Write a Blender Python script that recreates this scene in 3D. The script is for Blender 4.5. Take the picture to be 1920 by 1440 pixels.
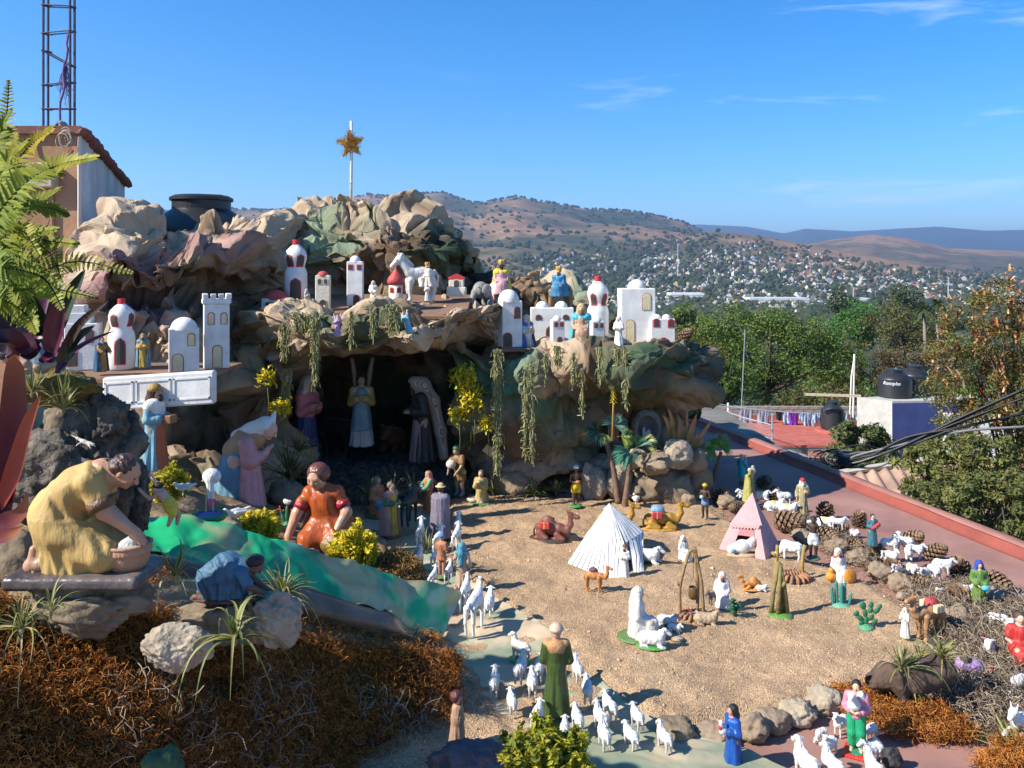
import bpy,math,random
import numpy as np
from mathutils import Vector,Matrix,geometry
for o in list(bpy.data.objects):bpy.data.objects.remove(o)
S=bpy.context.scene;COL=S.collection
PI=math.pi;R=math.radians
F=1566.0;HY=505.0;ZC=1.6
cd=bpy.data.cameras.new('camera');cam=bpy.data.objects.new('camera',cd);COL.objects.link(cam)
cd.sensor_width=36;cd.lens=F/1920*36;cd.shift_y=-(720-HY)/1920
cd.clip_start=.05;cd.clip_end=40000
cam.location=(0,0,ZC);cam.rotation_euler=(PI/2,0,0);S.camera=cam
SUN_EL=37.0;SUN_AZ=math.atan2(-.94,-.36)
w=bpy.data.worlds.new('World');S.world=w;w.use_nodes=True
nt=w.node_tree;nt.nodes.clear()
def nd(t,ty,**k):
 n=t.nodes.new(ty)
 for a,b in k.items():setattr(n,a,b)
 return n
sky=nd(nt,'ShaderNodeTexSky',sky_type='NISHITA',sun_disc=False)
sky.sun_elevation=R(SUN_EL);sky.sun_rotation=SUN_AZ;sky.altitude=1500;sky.air_density=1.0;sky.dust_density=.1;sky.ozone_density=5.0
hs=nd(nt,'ShaderNodeHueSaturation');hs.inputs['Saturation'].default_value=1.32;hs.inputs['Value'].default_value=1.0
nt.links.new(sky.outputs[0],hs.inputs['Color'])
tc=nd(nt,'ShaderNodeTexCoord');mp=nd(nt,'ShaderNodeMapping')
mp.inputs['Scale'].default_value=(2.2,2.2,15.0);mp.inputs['Rotation'].default_value=(0,.12,0)
n1=nd(nt,'ShaderNodeTexNoise');n1.inputs['Scale'].default_value=1.6;n1.inputs['Detail'].default_value=7;n1.inputs['Roughness'].default_value=.62;n1.inputs['Distortion'].default_value=.5
nt.links.new(tc.outputs['Generated'],mp.inputs[0]);nt.links.new(mp.outputs[0],n1.inputs['Vector'])
cr=nd(nt,'ShaderNodeValToRGB');cr.color_ramp.elements[0].position=.56;cr.color_ramp.elements[1].position=.80
cr.color_ramp.elements[0].color=(0,0,0,1);cr.color_ramp.elements[1].color=(.55,.55,.55,1)
nt.links.new(n1.outputs[0],cr.inputs[0])
sp=nd(nt,'ShaderNodeSeparateXYZ');nt.links.new(tc.outputs['Generated'],sp.inputs[0]);mr=nd(nt,'ShaderNodeMapRange');mr.inputs[1].default_value=-.15;mr.inputs[2].default_value=.35
mu=nd(nt,'ShaderNodeMath',operation='MULTIPLY');nt.links.new(sp.outputs[0],mr.inputs[0]);nt.links.new(mr.outputs[0],mu.inputs[0]);nt.links.new(cr.outputs[0],mu.inputs[1])
mx=nd(nt,'ShaderNodeMix',data_type='RGBA');nt.links.new(mu.outputs[0],mx.inputs[0])
nt.links.new(hs.outputs[0],mx.inputs[6]);mx.inputs[7].default_value=(6.2,6.6,7.2,1)
bg=nd(nt,'ShaderNodeBackground');bg.inputs[1].default_value=.115
wo=nd(nt,'ShaderNodeOutputWorld');nt.links.new(mx.outputs[2],bg.inputs[0]);nt.links.new(bg.outputs[0],wo.inputs[0])
sl=bpy.data.lights.new('sun','SUN');sl.energy=5.0;sl.angle=R(.53);sl.color=(1,.93,.82)
sun=bpy.data.objects.new('sun',sl);COL.objects.link(sun)
sd=Vector((math.sin(SUN_AZ)*math.cos(R(SUN_EL)),math.cos(SUN_AZ)*math.cos(R(SUN_EL)),math.sin(R(SUN_EL))))
sun.rotation_euler=(-sd).to_track_quat('-Z','Y').to_euler();sun.location=sd*20
S.view_settings.view_transform='Standard';S.view_settings.look='None';S.view_settings.exposure=.98;S.view_settings.gamma=1
S.view_settings.use_curve_mapping=False
S.render.engine='CYCLES';S.cycles.use_denoising=True
S.cycles.max_bounces=6;S.cycles.diffuse_bounces=3;S.cycles.glossy_bounces=2;S.cycles.transmission_bounces=4;S.cycles.transparent_max_bounces=8;S.cycles.volume_bounces=0
rs=np.random.RandomState(7);rnd=random.Random(5)
def P(px,py,d):return Vector(((px-960)/F*d,d,ZC-(py-HY)/F*d))
def PA(a):
 a=np.asarray(a,float);return np.stack([(a[...,0]-960)/F*a[...,2],a[...,2],ZC-(a[...,1]-HY)/F*a[...,2]],-1)
def FD(py,z=0.):return(ZC-z)*F/(py-HY)
def G(px,py,z=0.):return P(px,py,FD(py,z))
def hsh(ix,iy,iz,seed):
 n=(ix.astype(np.int64)*374761393+iy.astype(np.int64)*668265263+iz.astype(np.int64)*2147483647*3+seed*1274126177)&0xffffffff
 n=((n^(n>>13))*1274126177)&0xffffffff
 n=((n^(n>>16))*2246822519)&0xffffffff
 return((n^(n>>15))&0xffff)/32767.5-1
def vnoise(p,seed=0):
 p=np.asarray(p,float);i=np.floor(p).astype(np.int64);f=p-i;f=f*f*(3-2*f);r=0
 for a in(0,1):
  for b in(0,1):
   for c in(0,1):
    wgt=(f[...,0] if a else 1-f[...,0])*(f[...,1] if b else 1-f[...,1])*(f[...,2] if c else 1-f[...,2])
    r=r+wgt*hsh(i[...,0]+a,i[...,1]+b,i[...,2]+c,seed)
 return r
def fbm(p,o=4,seed=0,g=.5):
 p=np.asarray(p,float);r=0;a=1.;s=0
 for k in range(o):r=r+a*vnoise(p*(2**k)+k*17.3,seed+k);s+=a;a*=g
 return r/s
def tag(o,label,cat,group=None):
 o['label']=label;o['category']=cat
 if group:o['group']=group
 return o
def thing(name,label,cat,loc=(0,0,0),rz=0,s=1.,group=None):
 o=bpy.data.objects.new(name,None);COL.objects.link(o);o.empty_display_size=.02
 o.location=loc;o.rotation_euler=(0,0,R(rz));o.scale=(s,s,s)
 return tag(o,label,cat,group)
def link(name,me,parent=None,kind=None):
 o=bpy.data.objects.new(name,me);COL.objects.link(o)
 if parent is not None:o.parent=parent
 if kind:o['kind']=kind
 return o
def mesh(name,V,Fc,mat=None,smooth=True,mi=None,col=None,uv=None):
 me=bpy.data.meshes.new(name);V=np.asarray(V,np.float32).reshape(-1,3)
 if isinstance(Fc,np.ndarray) and Fc.ndim==2:
  n,k=Fc.shape;idx=Fc.astype(np.int32).ravel();st=np.arange(n,dtype=np.int32)*k;tot=np.full(n,k,np.int32)
 else:
  tot=np.array([len(f) for f in Fc],np.int32);idx=np.array([i for f in Fc for i in f],np.int32);n=len(tot)
  st=np.concatenate([[0],np.cumsum(tot)[:-1]]).astype(np.int32)
 me.vertices.add(len(V));me.vertices.foreach_set('co',V.ravel())
 me.loops.add(len(idx));me.loops.foreach_set('vertex_index',idx)
 me.polygons.add(n);me.polygons.foreach_set('loop_start',st);me.polygons.foreach_set('loop_total',tot)
 for m in(mat if isinstance(mat,(list,tuple)) else[mat]):
  if m:me.materials.append(m)
 if mi is not None:me.polygons.foreach_set('material_index',np.asarray(mi,np.int32))
 me.update(calc_edges=True)
 if col is not None:
  c=np.ones((len(V),4),np.float32);c[:,:3]=col
  at=me.color_attributes.new('Col','FLOAT_COLOR','POINT');at.data.foreach_set('color',c.ravel())
 if uv is not None:
  l=me.uv_layers.new(name='UV');l.data.foreach_set('uv',np.asarray(uv,np.float32)[idx].ravel())
 me.polygons.foreach_set('use_smooth',np.full(n,bool(smooth)))
 return me
class MB:
 def __init__(s):s.V=[];s.F=[];s.n=0;s.M=[]
 def add(s,V,Fc,m=0):
  V=np.asarray(V,float).reshape(-1,3);s.V.append(V)
  for f in Fc:s.F.append([int(i)+s.n for i in f]);s.M.append(m)
  s.n+=len(V);return s
 def box(s,c,h,rz=0,m=0,bev=0.):
  x,y,z=h;c=np.array(c,float)
  if bev>0:
   V=[];
   for sx in(-1,1):
    for sy in(-1,1):
     for sz in(-1,1):
      V+=[(sx*x,sy*(y-bev),sz*(z-bev)),(sx*(x-bev),sy*y,sz*(z-bev)),(sx*(x-bev),sy*(y-bev),sz*z)]
   V=np.array(V);hull=hullf(V)
   s.add(rot(V,rz)+c,hull,m);return s
  V=np.array([(a*x,b*y,d*z) for d in(-1,1) for a,b in((-1,-1),(1,-1),(1,1),(-1,1))])
  return s.add(rot(V,rz)+c,[(0,3,2,1),(4,5,6,7),(0,1,5,4),(1,2,6,5),(2,3,7,6),(3,0,4,7)],m)
 def tube(s,pts,r,n=6,m=0,cap=True):
  pts=np.array([tuple(p) for p in pts],float);k=len(pts);r=np.broadcast_to(np.asarray(r,float),(k,))
  T=np.gradient(pts,axis=0);T/=np.linalg.norm(T,axis=1)[:,None]+1e-9
  up=np.array([0,0,1.]) if abs(T[0][2])<.9 else np.array([0,1.,0]);V=[]
  for i in range(k):
   a=np.cross(up,T[i]);a/=np.linalg.norm(a)+1e-9;b=np.cross(T[i],a);up=b
   for j in range(n):
    th=2*PI*j/n;V.append(pts[i]+r[i]*(a*math.cos(th)+b*math.sin(th)))
  Fc=[(i*n+j,i*n+(j+1)%n,(i+1)*n+(j+1)%n,(i+1)*n+j) for i in range(k-1) for j in range(n)]
  if cap:Fc+=[tuple(range(n-1,-1,-1)),tuple((k-1)*n+j for j in range(n))]
  return s.add(V,Fc,m)
 def lathe(s,prof,n=24,c=(0,0,0),m=0,a0=0.,a1=2*PI):
  full=abs(a1-a0-2*PI)<1e-6;V=[];q=n if full else n+1
  for r,z in prof:
   for j in range(q):
    th=a0+(a1-a0)*j/n;V.append((c[0]+r*math.cos(th),c[1]+r*math.sin(th),c[2]+z))
  Fc=[]
  for i in range(len(prof)-1):
   for j in range(n):Fc.append((i*q+j,i*q+(j+1)%q,(i+1)*q+(j+1)%q,(i+1)*q+j))
  return s.add(V,Fc,m)
 def prism(s,poly,y0,y1,m=0):
  n=len(poly);V=[(x,y0,z) for x,z in poly]+[(x,y1,z) for x,z in poly]
  return s.add(V,[tuple(range(n)),tuple(range(2*n-1,n-1,-1))]+[(i,n+i,n+(i+1)%n,(i+1)%n) for i in range(n)],m)
 def xf(s,loc=(0,0,0),rz=0,sc=1.):
  s.V=[rot(v*sc,rz)+np.array(loc,float) for v in s.V];return s
 def mesh(s,name,mat,smooth=False):
  return mesh(name,np.concatenate(s.V),s.F,mat,smooth,s.M if isinstance(mat,(list,tuple)) else None)
 def build(s,name,mat,parent=None,smooth=False,kind=None):return link(name,s.mesh(name,mat,smooth),parent,kind)
def rot(V,rz):
 if not rz:return V
 c,q=math.cos(R(rz)),math.sin(R(rz));V=np.asarray(V);return np.stack([V[:,0]*c-V[:,1]*q,V[:,0]*q+V[:,1]*c,V[:,2]],1)
def hullf(V):
 import bmesh
 b=bmesh.new();vs=[b.verts.new(v) for v in V];r=bmesh.ops.convex_hull(b,input=vs);b.verts.index_update()
 bmesh.ops.recalc_face_normals(b,faces=b.faces)
 out=[[v.index for v in f.verts] for f in b.faces];b.free();return out
def smooth_auto(o,ang=40):
 pass
MATS={}
def mat(name,col=(.5,.5,.5),rough=.7,var=.25,vs=12.,bump=0.,bs=60.,spec=.4,attr=False,trans=0.,col2=None,coat=0.,sub=0.,dist=.01,obj=True,metal=0.):
 if name in MATS:return MATS[name]
 m=bpy.data.materials.new(name);m.use_nodes=True;t=m.node_tree;b=t.nodes['Principled BSDF'];L=t.links.new
 b.inputs['Roughness'].default_value=rough;b.inputs['Specular IOR Level'].default_value=spec;b.inputs['Metallic'].default_value=metal
 if coat:b.inputs['Coat Weight'].default_value=coat;b.inputs['Coat Roughness'].default_value=.12
 c=nd(t,'ShaderNodeTexCoord');co=c.outputs['Object']
 n=nd(t,'ShaderNodeTexNoise');n.inputs['Scale'].default_value=vs;n.inputs['Detail'].default_value=5;n.inputs['Roughness'].default_value=.6
 L(co,n.inputs['Vector'])
 mxn=nd(t,'ShaderNodeMix',data_type='RGBA');rp=nd(t,'ShaderNodeMapRange');rp.inputs[1].default_value=.3;rp.inputs[2].default_value=.7
 L(n.outputs[0],rp.inputs[0]);L(rp.outputs[0],mxn.inputs[0])
 c=np.array(col);lo=c*(1-var);hi=np.minimum(c*(1+var),.9)
 if col2 is not None:hi=np.array(col2)
 if attr:
  a=nd(t,'ShaderNodeVertexColor',layer_name='Col')
  for k,g in((6,1-var),(7,1+var)):
   q=nd(t,'ShaderNodeMix',data_type='RGBA',blend_type='MULTIPLY');q.inputs[0].default_value=1;L(a.outputs[0],q.inputs[6]);q.inputs[7].default_value=(g,g,g,1)
   L(q.outputs[2],mxn.inputs[k])
 else:mxn.inputs[6].default_value=(*lo,1);mxn.inputs[7].default_value=(*hi,1)
 L(mxn.outputs[2],b.inputs['Base Color'])
 if bump:
  n2=nd(t,'ShaderNodeTexNoise');n2.inputs['Scale'].default_value=bs;n2.inputs['Detail'].default_value=4;L(co,n2.inputs['Vector'])
  bp=nd(t,'ShaderNodeBump');bp.inputs['Strength'].default_value=bump;bp.inputs['Distance'].default_value=dist
  L(n2.outputs[0],bp.inputs['Height']);L(bp.outputs[0],b.inputs['Normal'])
 if trans:
  out=t.nodes['Material Output'];tr=nd(t,'ShaderNodeBsdfTranslucent');ms=nd(t,'ShaderNodeMixShader');ms.inputs[0].default_value=trans
  L(mxn.outputs[2],tr.inputs[0]);L(b.outputs[0],ms.inputs[1]);L(tr.outputs[0],ms.inputs[2]);L(ms.outputs[0],out.inputs[0])
 MATS[name]=m;return m
def paint(c,gl=.55):
 c=tuple(round(x,3) for x in c);k='paint_%s_%s'%('_'.join(str(int(x*1000)) for x in c),int(gl*100))
 if k in MATS:return MATS[k]
 m=mat(k,c,rough=gl,var=.2,vs=7,bump=.36,bs=1,spec=.45,dist=.02);t=m.node_tree;L=t.links.new;g=nd(t,'ShaderNodeTexCoord').outputs['Generated'];b=t.nodes['Principled BSDF'];mp=nd(t,'ShaderNodeMapping');mp.inputs['Scale'].default_value=(11,11,3.4);L(g,mp.inputs[0])
 n2=[x for x in t.nodes if x.bl_idname=='ShaderNodeTexNoise' and x.outputs[0].links and x.outputs[0].links[0].to_node.bl_idname=='ShaderNodeBump'][0];L(mp.outputs[0],n2.inputs['Vector'])
 n3=nd(t,'ShaderNodeTexNoise');n3.inputs['Scale'].default_value=13;n3.inputs['Detail'].default_value=6;L(g,n3.inputs['Vector']);r3=nd(t,'ShaderNodeMapRange');r3.inputs[1].default_value=.62;r3.inputs[2].default_value=.72;r3.inputs[4].default_value=.55;L(n3.outputs[0],r3.inputs[0]);x=nd(t,'ShaderNodeMix',data_type='RGBA');L(r3.outputs[0],x.inputs[0]);L(b.inputs['Base Color'].links[0].from_socket,x.inputs[6])
 q=sum(c)/3;x.inputs[7].default_value=(*[.45*v+.12*(q<.3) if q>.3 or k%3 else v*.4 for k,v in enumerate(c)],1) if False else(*[v*.5+.07 for v in c],1);L(x.outputs[2],b.inputs['Base Color']);return m
WHITE=(.64,.63,.60)
EYE=mat('painted_eye',(.02,.015,.012),.3,.0)
def surfnet(d,org,h):
 ins=d<0;c=[(a,b,e) for a in(0,1) for b in(0,1) for e in(0,1)];nx,ny,nz=[s-1 for s in d.shape]
 sl=lambda A,q:A[q[0]:q[0]+nx,q[1]:q[1]+ny,q[2]:q[2]+nz]
 cnt=sum(sl(ins,q).astype(np.int8) for q in c);I=np.argwhere((cnt>0)&(cnt<8))
 if len(I)==0:return None
 D={q:d[I[:,0]+q[0],I[:,1]+q[1],I[:,2]+q[2]] for q in c};acc=np.zeros((len(I),3));num=np.zeros(len(I))
 for q in c:
  for ax in range(3):
   if q[ax]:continue
   e=list(q);e[ax]=1;a=D[q];b=D[tuple(e)];k=(a<0)!=(b<0)
   t=np.where(k,a/np.where(k,a-b,1),0);p=np.tile(np.array(q,float),(len(I),1));p[:,ax]=t
   acc+=p*k[:,None];num+=k
 V=(I+acc/num[:,None])*h+np.asarray(org);idx=np.full((nx,ny,nz),-1,np.int64);idx[I[:,0],I[:,1],I[:,2]]=np.arange(len(I));Q=[]
 for ax in range(3):
  u,v=(ax+1)%3,(ax+2)%3
  s0=[slice(None)]*3;s1=[slice(None)]*3;s0[ax]=slice(0,-1);s1[ax]=slice(1,None)
  for qq in(u,v):s0[qq]=slice(1,-1);s1[qq]=slice(1,-1)
  A=ins[tuple(s0)];B=ins[tuple(s1)]
  for flip,msk in((0,A&~B),(1,~A&B)):
   J=np.argwhere(msk);
   if len(J)==0:continue
   J[:,u]+=1;J[:,v]+=1;q4=[]
   for du,dv in((-1,-1),(0,-1),(0,0),(-1,0)):
    K=J.copy();K[:,u]+=du;K[:,v]+=dv;q4.append(idx[K[:,0],K[:,1],K[:,2]])
   q4=np.stack(q4,1);Q.append(q4[:,::-1] if flip else q4)
 return V,np.concatenate(Q)
def smin(a,b,k):
 h=np.clip(.5+.5*(b-a)/k,0,1);return b*(1-h)+a*h-k*h*(1-h)
class Fig:
 def __init__(s,h):s.h=h;s.g={};s.m={};s.fold={};s.extra=[];s.cut={}
 def _a(s,g,fn,k,lo,hi):s.g.setdefault(g,[]).append((fn,k,np.array(lo),np.array(hi)))
 def cap(s,g,a,b,ra,rb=None,k=.02,flat=(1,1,1)):
  rb=ra if rb is None else rb;a=np.array(a,float);b=np.array(b,float);ba=b-a;L=max(ba@ba,1e-9)
  def fn(X,Y,Z):
   x,y,z=X-a[0],Y-a[1],Z-a[2];t=np.clip((x*ba[0]+y*ba[1]+z*ba[2])/L,0,1)
   return np.sqrt((x-t*ba[0])**2+(y-t*ba[1])**2+(z-t*ba[2])**2)-(ra+(rb-ra)*t)
  r=max(ra,rb);s._a(g,fn,k,np.minimum(a,b)-r,np.maximum(a,b)+r);return s
 def chain(s,g,pts,rr,k=.02):
  for i in range(len(pts)-1):s.cap(g,pts[i],pts[i+1],rr[i],rr[i+1],k)
  return s
 def ell(s,g,c,r,k=.02,M=None):
  c=np.array(c,float);r=np.array(r if hasattr(r,'__len__') else(r,)*3,float)
  def fn(X,Y,Z):
   x,y,z=X-c[0],Y-c[1],Z-c[2]
   if M is not None:x,y,z=(x*M[0][0]+y*M[1][0]+z*M[2][0],x*M[0][1]+y*M[1][1]+z*M[2][1],x*M[0][2]+y*M[1][2]+z*M[2][2])
   k0=np.sqrt((x/r[0])**2+(y/r[1])**2+(z/r[2])**2);k1=np.sqrt((x/r[0]**2)**2+(y/r[1]**2)**2+(z/r[2]**2)**2)+1e-9
   return k0*(k0-1)/k1
  q=r.max() if M is not None else r;s._a(g,fn,k,c-q,c+q);return s
 def robe(s,g,a,b,ra,rb,n=9,amp=.07,ph=0.,k=.02):
  a=np.array(a,float);b=np.array(b,float);H=b[2]-a[2]
  def fn(X,Y,Z):
   t=np.clip((Z-a[2])/H,0,1);x=X-(a[0]+(b[0]-a[0])*t);y=Y-(a[1]+(b[1]-a[1])*t);th=np.arctan2(y,x)
   f=1+amp*(1-.55*t)*(np.sin(n*th+ph+1.5*t)*.65+.35*np.sin(n*1.7*th+2*ph+2.2-2*t))
   rx=(ra[0]+(rb[0]-ra[0])*t)*f;ry=(ra[1]+(rb[1]-ra[1])*t)*f
   d=(np.sqrt((x/rx)**2+(y/ry)**2)-1)*np.minimum(rx,ry)
   return np.maximum(d,np.maximum(a[2]-Z,Z-b[2]))
  r=max(*ra,*rb)*1.1;s._a(g,fn,k,np.minimum(a,b)-[r,r,0],np.maximum(a,b)+[r,r,0]);return s
 def slab(s,g,c,hx,hy,hz,rnd=.01,k=.01,M=None):
  c=np.array(c,float)
  def fn(X,Y,Z):
   x,y,z=X-c[0],Y-c[1],Z-c[2]
   if M is not None:x,y,z=(x*M[0][0]+y*M[1][0]+z*M[2][0],x*M[0][1]+y*M[1][1]+z*M[2][1],x*M[0][2]+y*M[1][2]+z*M[2][2])
   qx,qy,qz=np.abs(x)-hx+rnd,np.abs(y)-hy+rnd,np.abs(z)-hz+rnd
   return np.sqrt(np.maximum(qx,0)**2+np.maximum(qy,0)**2+np.maximum(qz,0)**2)+np.minimum(np.maximum(qx,np.maximum(qy,qz)),0)-rnd
  q=np.array([hx,hy,hz]) if M is None else np.array([max(hx,hy,hz)*1.5]*3);s._a(g,fn,k,c-q,c+q);return s
 def meshes(s):
  out={}
  for g,pr in s.g.items():
   h=s.h;am,fr=s.fold.get(g,(0,1));lo=np.min([p[2] for p in pr],0)-h*2.5-abs(am);hi=np.max([p[3] for p in pr],0)+h*2.5+abs(am);n=np.ceil((hi-lo)/h).astype(int)+1
   X,Y,Z=np.meshgrid(*[(lo[i]+h*np.arange(n[i])).astype(np.float32) for i in range(3)],indexing='ij');D=np.full(X.shape,1e3,np.float32)
   for fn,k,l,q in pr:
    i0=np.maximum(np.floor((l-k-h*3-lo)/h).astype(int),0);i1=np.minimum(np.ceil((q+k+h*3-lo)/h).astype(int)+1,n)
    sl=tuple(slice(a,b) for a,b in zip(i0,i1));v=fn(X[sl],Y[sl],Z[sl]);cur=D[sl]
    D[sl]=np.where(cur>100,v,smin(cur,v,max(k,1e-4)))
   if am:D+=am*np.sin(fr*(X*.8+Y*.55)+2.2*np.sin(fr*.35*Z+X*fr*.3))*np.sin(fr*.23*Z+1+Y*fr*.2)
   if g in s.cut:
    for fn in s.cut[g]:D=np.maximum(D,-fn(X,Y,Z))
   r=surfnet(D,lo,h)
   if not r:continue
   V,Q=r;parts=[Q]
   if g not in('body','robe','dress'):
    lab=np.arange(len(V))
    while True:
     m=lab[Q].min(1);nw=lab.copy();np.minimum.at(nw,Q.ravel(),np.repeat(m,4));nw=nw[nw]
     if(nw==lab).all():break
     lab=nw
    fl=lab[Q[:,0]];parts=[Q[fl==k] for k in np.unique(fl)];big=max(len(p) for p in parts);parts=[p for p in parts if len(p)>max(10,big*.12)]
   for k,p in enumerate(parts):u=np.unique(p);mp=np.zeros(len(V),int);mp[u]=np.arange(len(u));out[g,k]=mesh(g,V[u],mp[p],s.m.get(g))
  return out
 def build(s,root):
  for(g,k),me in s.meshes().items():link(g,me,root)
  for e in s.extra:e(root)
  return root
def rotm(yaw=0,pitch=0,roll=0):return np.array(Matrix.Rotation(R(yaw),3,'Z')@Matrix.Rotation(R(pitch),3,'X')@Matrix.Rotation(R(roll),3,'Y'))
def ico(n=2):
 import bmesh
 b=bmesh.new();bmesh.ops.create_icosphere(b,subdivisions=n,radius=1);b.verts.index_update()
 V=np.array([v.co[:] for v in b.verts]);Fc=np.array([[v.index for v in f.verts] for f in b.faces]);b.free();return V,Fc
ICO={k:ico(k) for k in(1,2,3,4,5)}
def blobs(name,C,Rr,mat_,parent=None,n=1,kind=None,jit=.25,col=None,seed=0):
 V0,F0=ICO[n];C=np.asarray(C,float);N=len(C);q=np.random.RandomState(seed+3)
 Rr=np.broadcast_to(np.asarray(Rr,float).reshape(N,-1),(N,3));V=V0[None]*(1+jit*q.uniform(-1,1,(N,len(V0),1)))
 a=q.uniform(0,2*PI,N);ca,sa=np.cos(a)[:,None],np.sin(a)[:,None]
 V=np.stack([V[...,0]*ca-V[...,1]*sa,V[...,0]*sa+V[...,1]*ca,V[...,2]],-1)*Rr[:,None]+C[:,None]
 Fa=(F0[None]+(np.arange(N)*len(V0))[:,None,None]).reshape(-1,3)
 cc=None if col is None else np.repeat(np.asarray(col),len(V0),0)
 return link(name,mesh(name,V.reshape(-1,3),Fa,mat_,False,col=cc),parent,kind)
def eyes(root,pts,r):
 mb=MB()
 for p in pts:V,Fc=ICO[1];mb.add(V*r+np.array(p),Fc)
 return mb.build('eyes',EYE,root,True,'stuff')
def tubes(name,paths,rad,mat_,parent=None,n=3,kind=None,col=None):
 Pp=np.asarray(paths,float);N,K,_=Pp.shape;T=np.gradient(Pp,axis=1);T/=np.linalg.norm(T,axis=2,keepdims=True)+1e-9
 ref=np.array([.31,.23,.92]);a=np.cross(T,ref);a/=np.linalg.norm(a,axis=2,keepdims=True)+1e-9;b=np.cross(T,a)
 rad=np.broadcast_to(np.asarray(rad,float),(N,K))[...,None];V=np.stack([Pp+rad*(a*math.cos(2*PI*j/n)+b*math.sin(2*PI*j/n)) for j in range(n)],2)
 base=(np.arange(N)*K*n)[:,None,None]+(np.arange(K-1)*n)[None,:,None];j=np.arange(n)[None,None];j2=(j+1)%n
 Q=np.stack([base+j,base+j2,base+n+j2,base+n+j],-1).reshape(-1,4)
 cc=None if col is None else np.repeat(np.asarray(col),K*n,0)
 return link(name,mesh(name,V.reshape(-1,3),Q,mat_,True,col=cc),parent,kind)
def ribbons(name,paths,wid,mat_,parent=None,kind=None,col=None,fold=0.,up=(0,0,1),smooth=True):
 Pp=np.asarray(paths,float);N,K,_=Pp.shape;T=np.gradient(Pp,axis=1);T/=np.linalg.norm(T,axis=2,keepdims=True)+1e-9
 u=np.asarray(up,float);u=np.broadcast_to(u.reshape(-1,1,3) if u.ndim==2 else u.reshape(1,1,3),(N,K,3));a=np.cross(T,u);nn=np.linalg.norm(a,axis=2,keepdims=True);a=np.where(nn>.05,a/(nn+1e-9),np.array([1.,0,0]));b=np.cross(a,T)
 wid=np.broadcast_to(np.asarray(wid,float),(N,K))[...,None]*.5
 V=np.stack([Pp+a*wid+b*wid*fold,Pp,Pp-a*wid+b*wid*fold],2);base=(np.arange(N)*K*3)[:,None,None]+(np.arange(K-1)*3)[None,:,None];j=np.arange(2)[None,None]
 Q=np.stack([base+j,base+j+1,base+j+4,base+j+3],-1).reshape(-1,4)
 cc=None if col is None else np.repeat(np.asarray(col),K*3,0)
 return link(name,mesh(name,V.reshape(-1,3),Q,mat_,smooth,col=cc),parent,kind)
# =============== far terrain ===============
def ip(px,tab):t=np.array(tab,float);return np.interp(px,t[:,0],t[:,1])
R1=[(-2500,470),(-600,400),(0,380),(230,388),(300,396),(430,392),(520,394),(580,386),(640,374),(690,365),(730,368),(790,362),(830,361),(860,372),(890,380),(920,377),(970,367),(1000,374),(1040,382),(1090,390),(1130,393),(1180,395),(1220,402),(1280,416),(1330,440),(1420,470),(1550,520),(2000,560),(4500,560)]
R2=[(-2500,540),(900,540),(1100,520),(1200,470),(1280,444),(1330,432),(1420,440),(1500,455),(1600,474),(1700,492),(1800,508),(1950,530),(4500,540)]
R3=[(-2500,520),(1200,500),(1480,462),(1560,448),(1640,438),(1700,446),(1780,465),(1920,471),(2300,460),(4500,480)]
R4=[(-2500,450),(0,440),(900,430),(1200,424),(1310,420),(1400,424),(1470,437),(1510,428),(1600,433),(1700,427),(1760,424),(1850,432),(1920,430),(2300,440),(4500,450)]
def H(px,Y,rough=True):
 px=np.asarray(px,float);Y=np.asarray(Y,float)
 base=np.interp(Y,[5,12,30,60,130,300,20000],[-9,-10,-11,-14,-26,-46,-50]);z=base.copy()
 X=(px-960)/F*Y
 for k,(T,Yf,Yr,pw,am) in enumerate(((R1,1000,3400,1.35,1.),(R2,950,2300,1.6,.55),(R3,1900,3700,1.2,.6),(R4,4600,9500,1.1,.7))):
  zr=ZC-(ip(px,T)-HY)/F*Yr;t=(Y-Yf)/(Yr-Yf);p=np.where(t<1,np.clip(t,0,1)**pw,np.clip(2-t,0,1)**.8)
  q=np.stack([X/420,Y/560,np.full_like(X,k*9.)],-1)
  n=(1-2*np.abs(fbm(q,4,11+k)))*np.clip(t*(1-t)*4,0,1)*55*am if rough else 0
  z=np.maximum(z,base+(zr-base)*p+n*p)
 return z
def hit(px,py):
 Y=np.geomspace(250,9000,500);z=H(np.full_like(Y,px),Y);y=HY-(z-ZC)/Y*F
 i=np.argmax(y<=py);return Vector(((px-960)/F*Y[i],Y[i],z[i])) if y[i]<=py else None
pxs=np.concatenate([np.linspace(-1200,-100,40),np.linspace(-60,1980,420),np.linspace(2020,3200,40)]);Ys=np.concatenate([np.linspace(6,60,12),np.geomspace(70,12500,250)])
A,B=np.meshgrid(pxs,Ys,indexing='ij');V=np.stack([(A-960)/F*B,B,H(A,B)],-1);nu,nv=A.shape
i=(np.arange(nu-1)[:,None]*nv+np.arange(nv-1)[None]).ravel();Fq=np.stack([i,i+nv,i+nv+1,i+1],1)
hv=V.reshape(-1,3);a,b=A.ravel(),B.ravel()
n1_=fbm(np.stack([hv[:,0]/300,hv[:,1]/300,hv[:,2]*0],1),5,3);n2_=fbm(np.stack([hv[:,0]/70,hv[:,1]/90,hv[:,2]*0+5],1),3,4)
grass=np.array([.26,.155,.085]);scrub=np.array([.055,.065,.032]);wood=np.array([.03,.042,.02])
k=np.clip(.85+n1_*1.8+n2_*.8,0,1)
k=np.where(b>2000,k,np.clip(k+.25,0,1))
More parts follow.
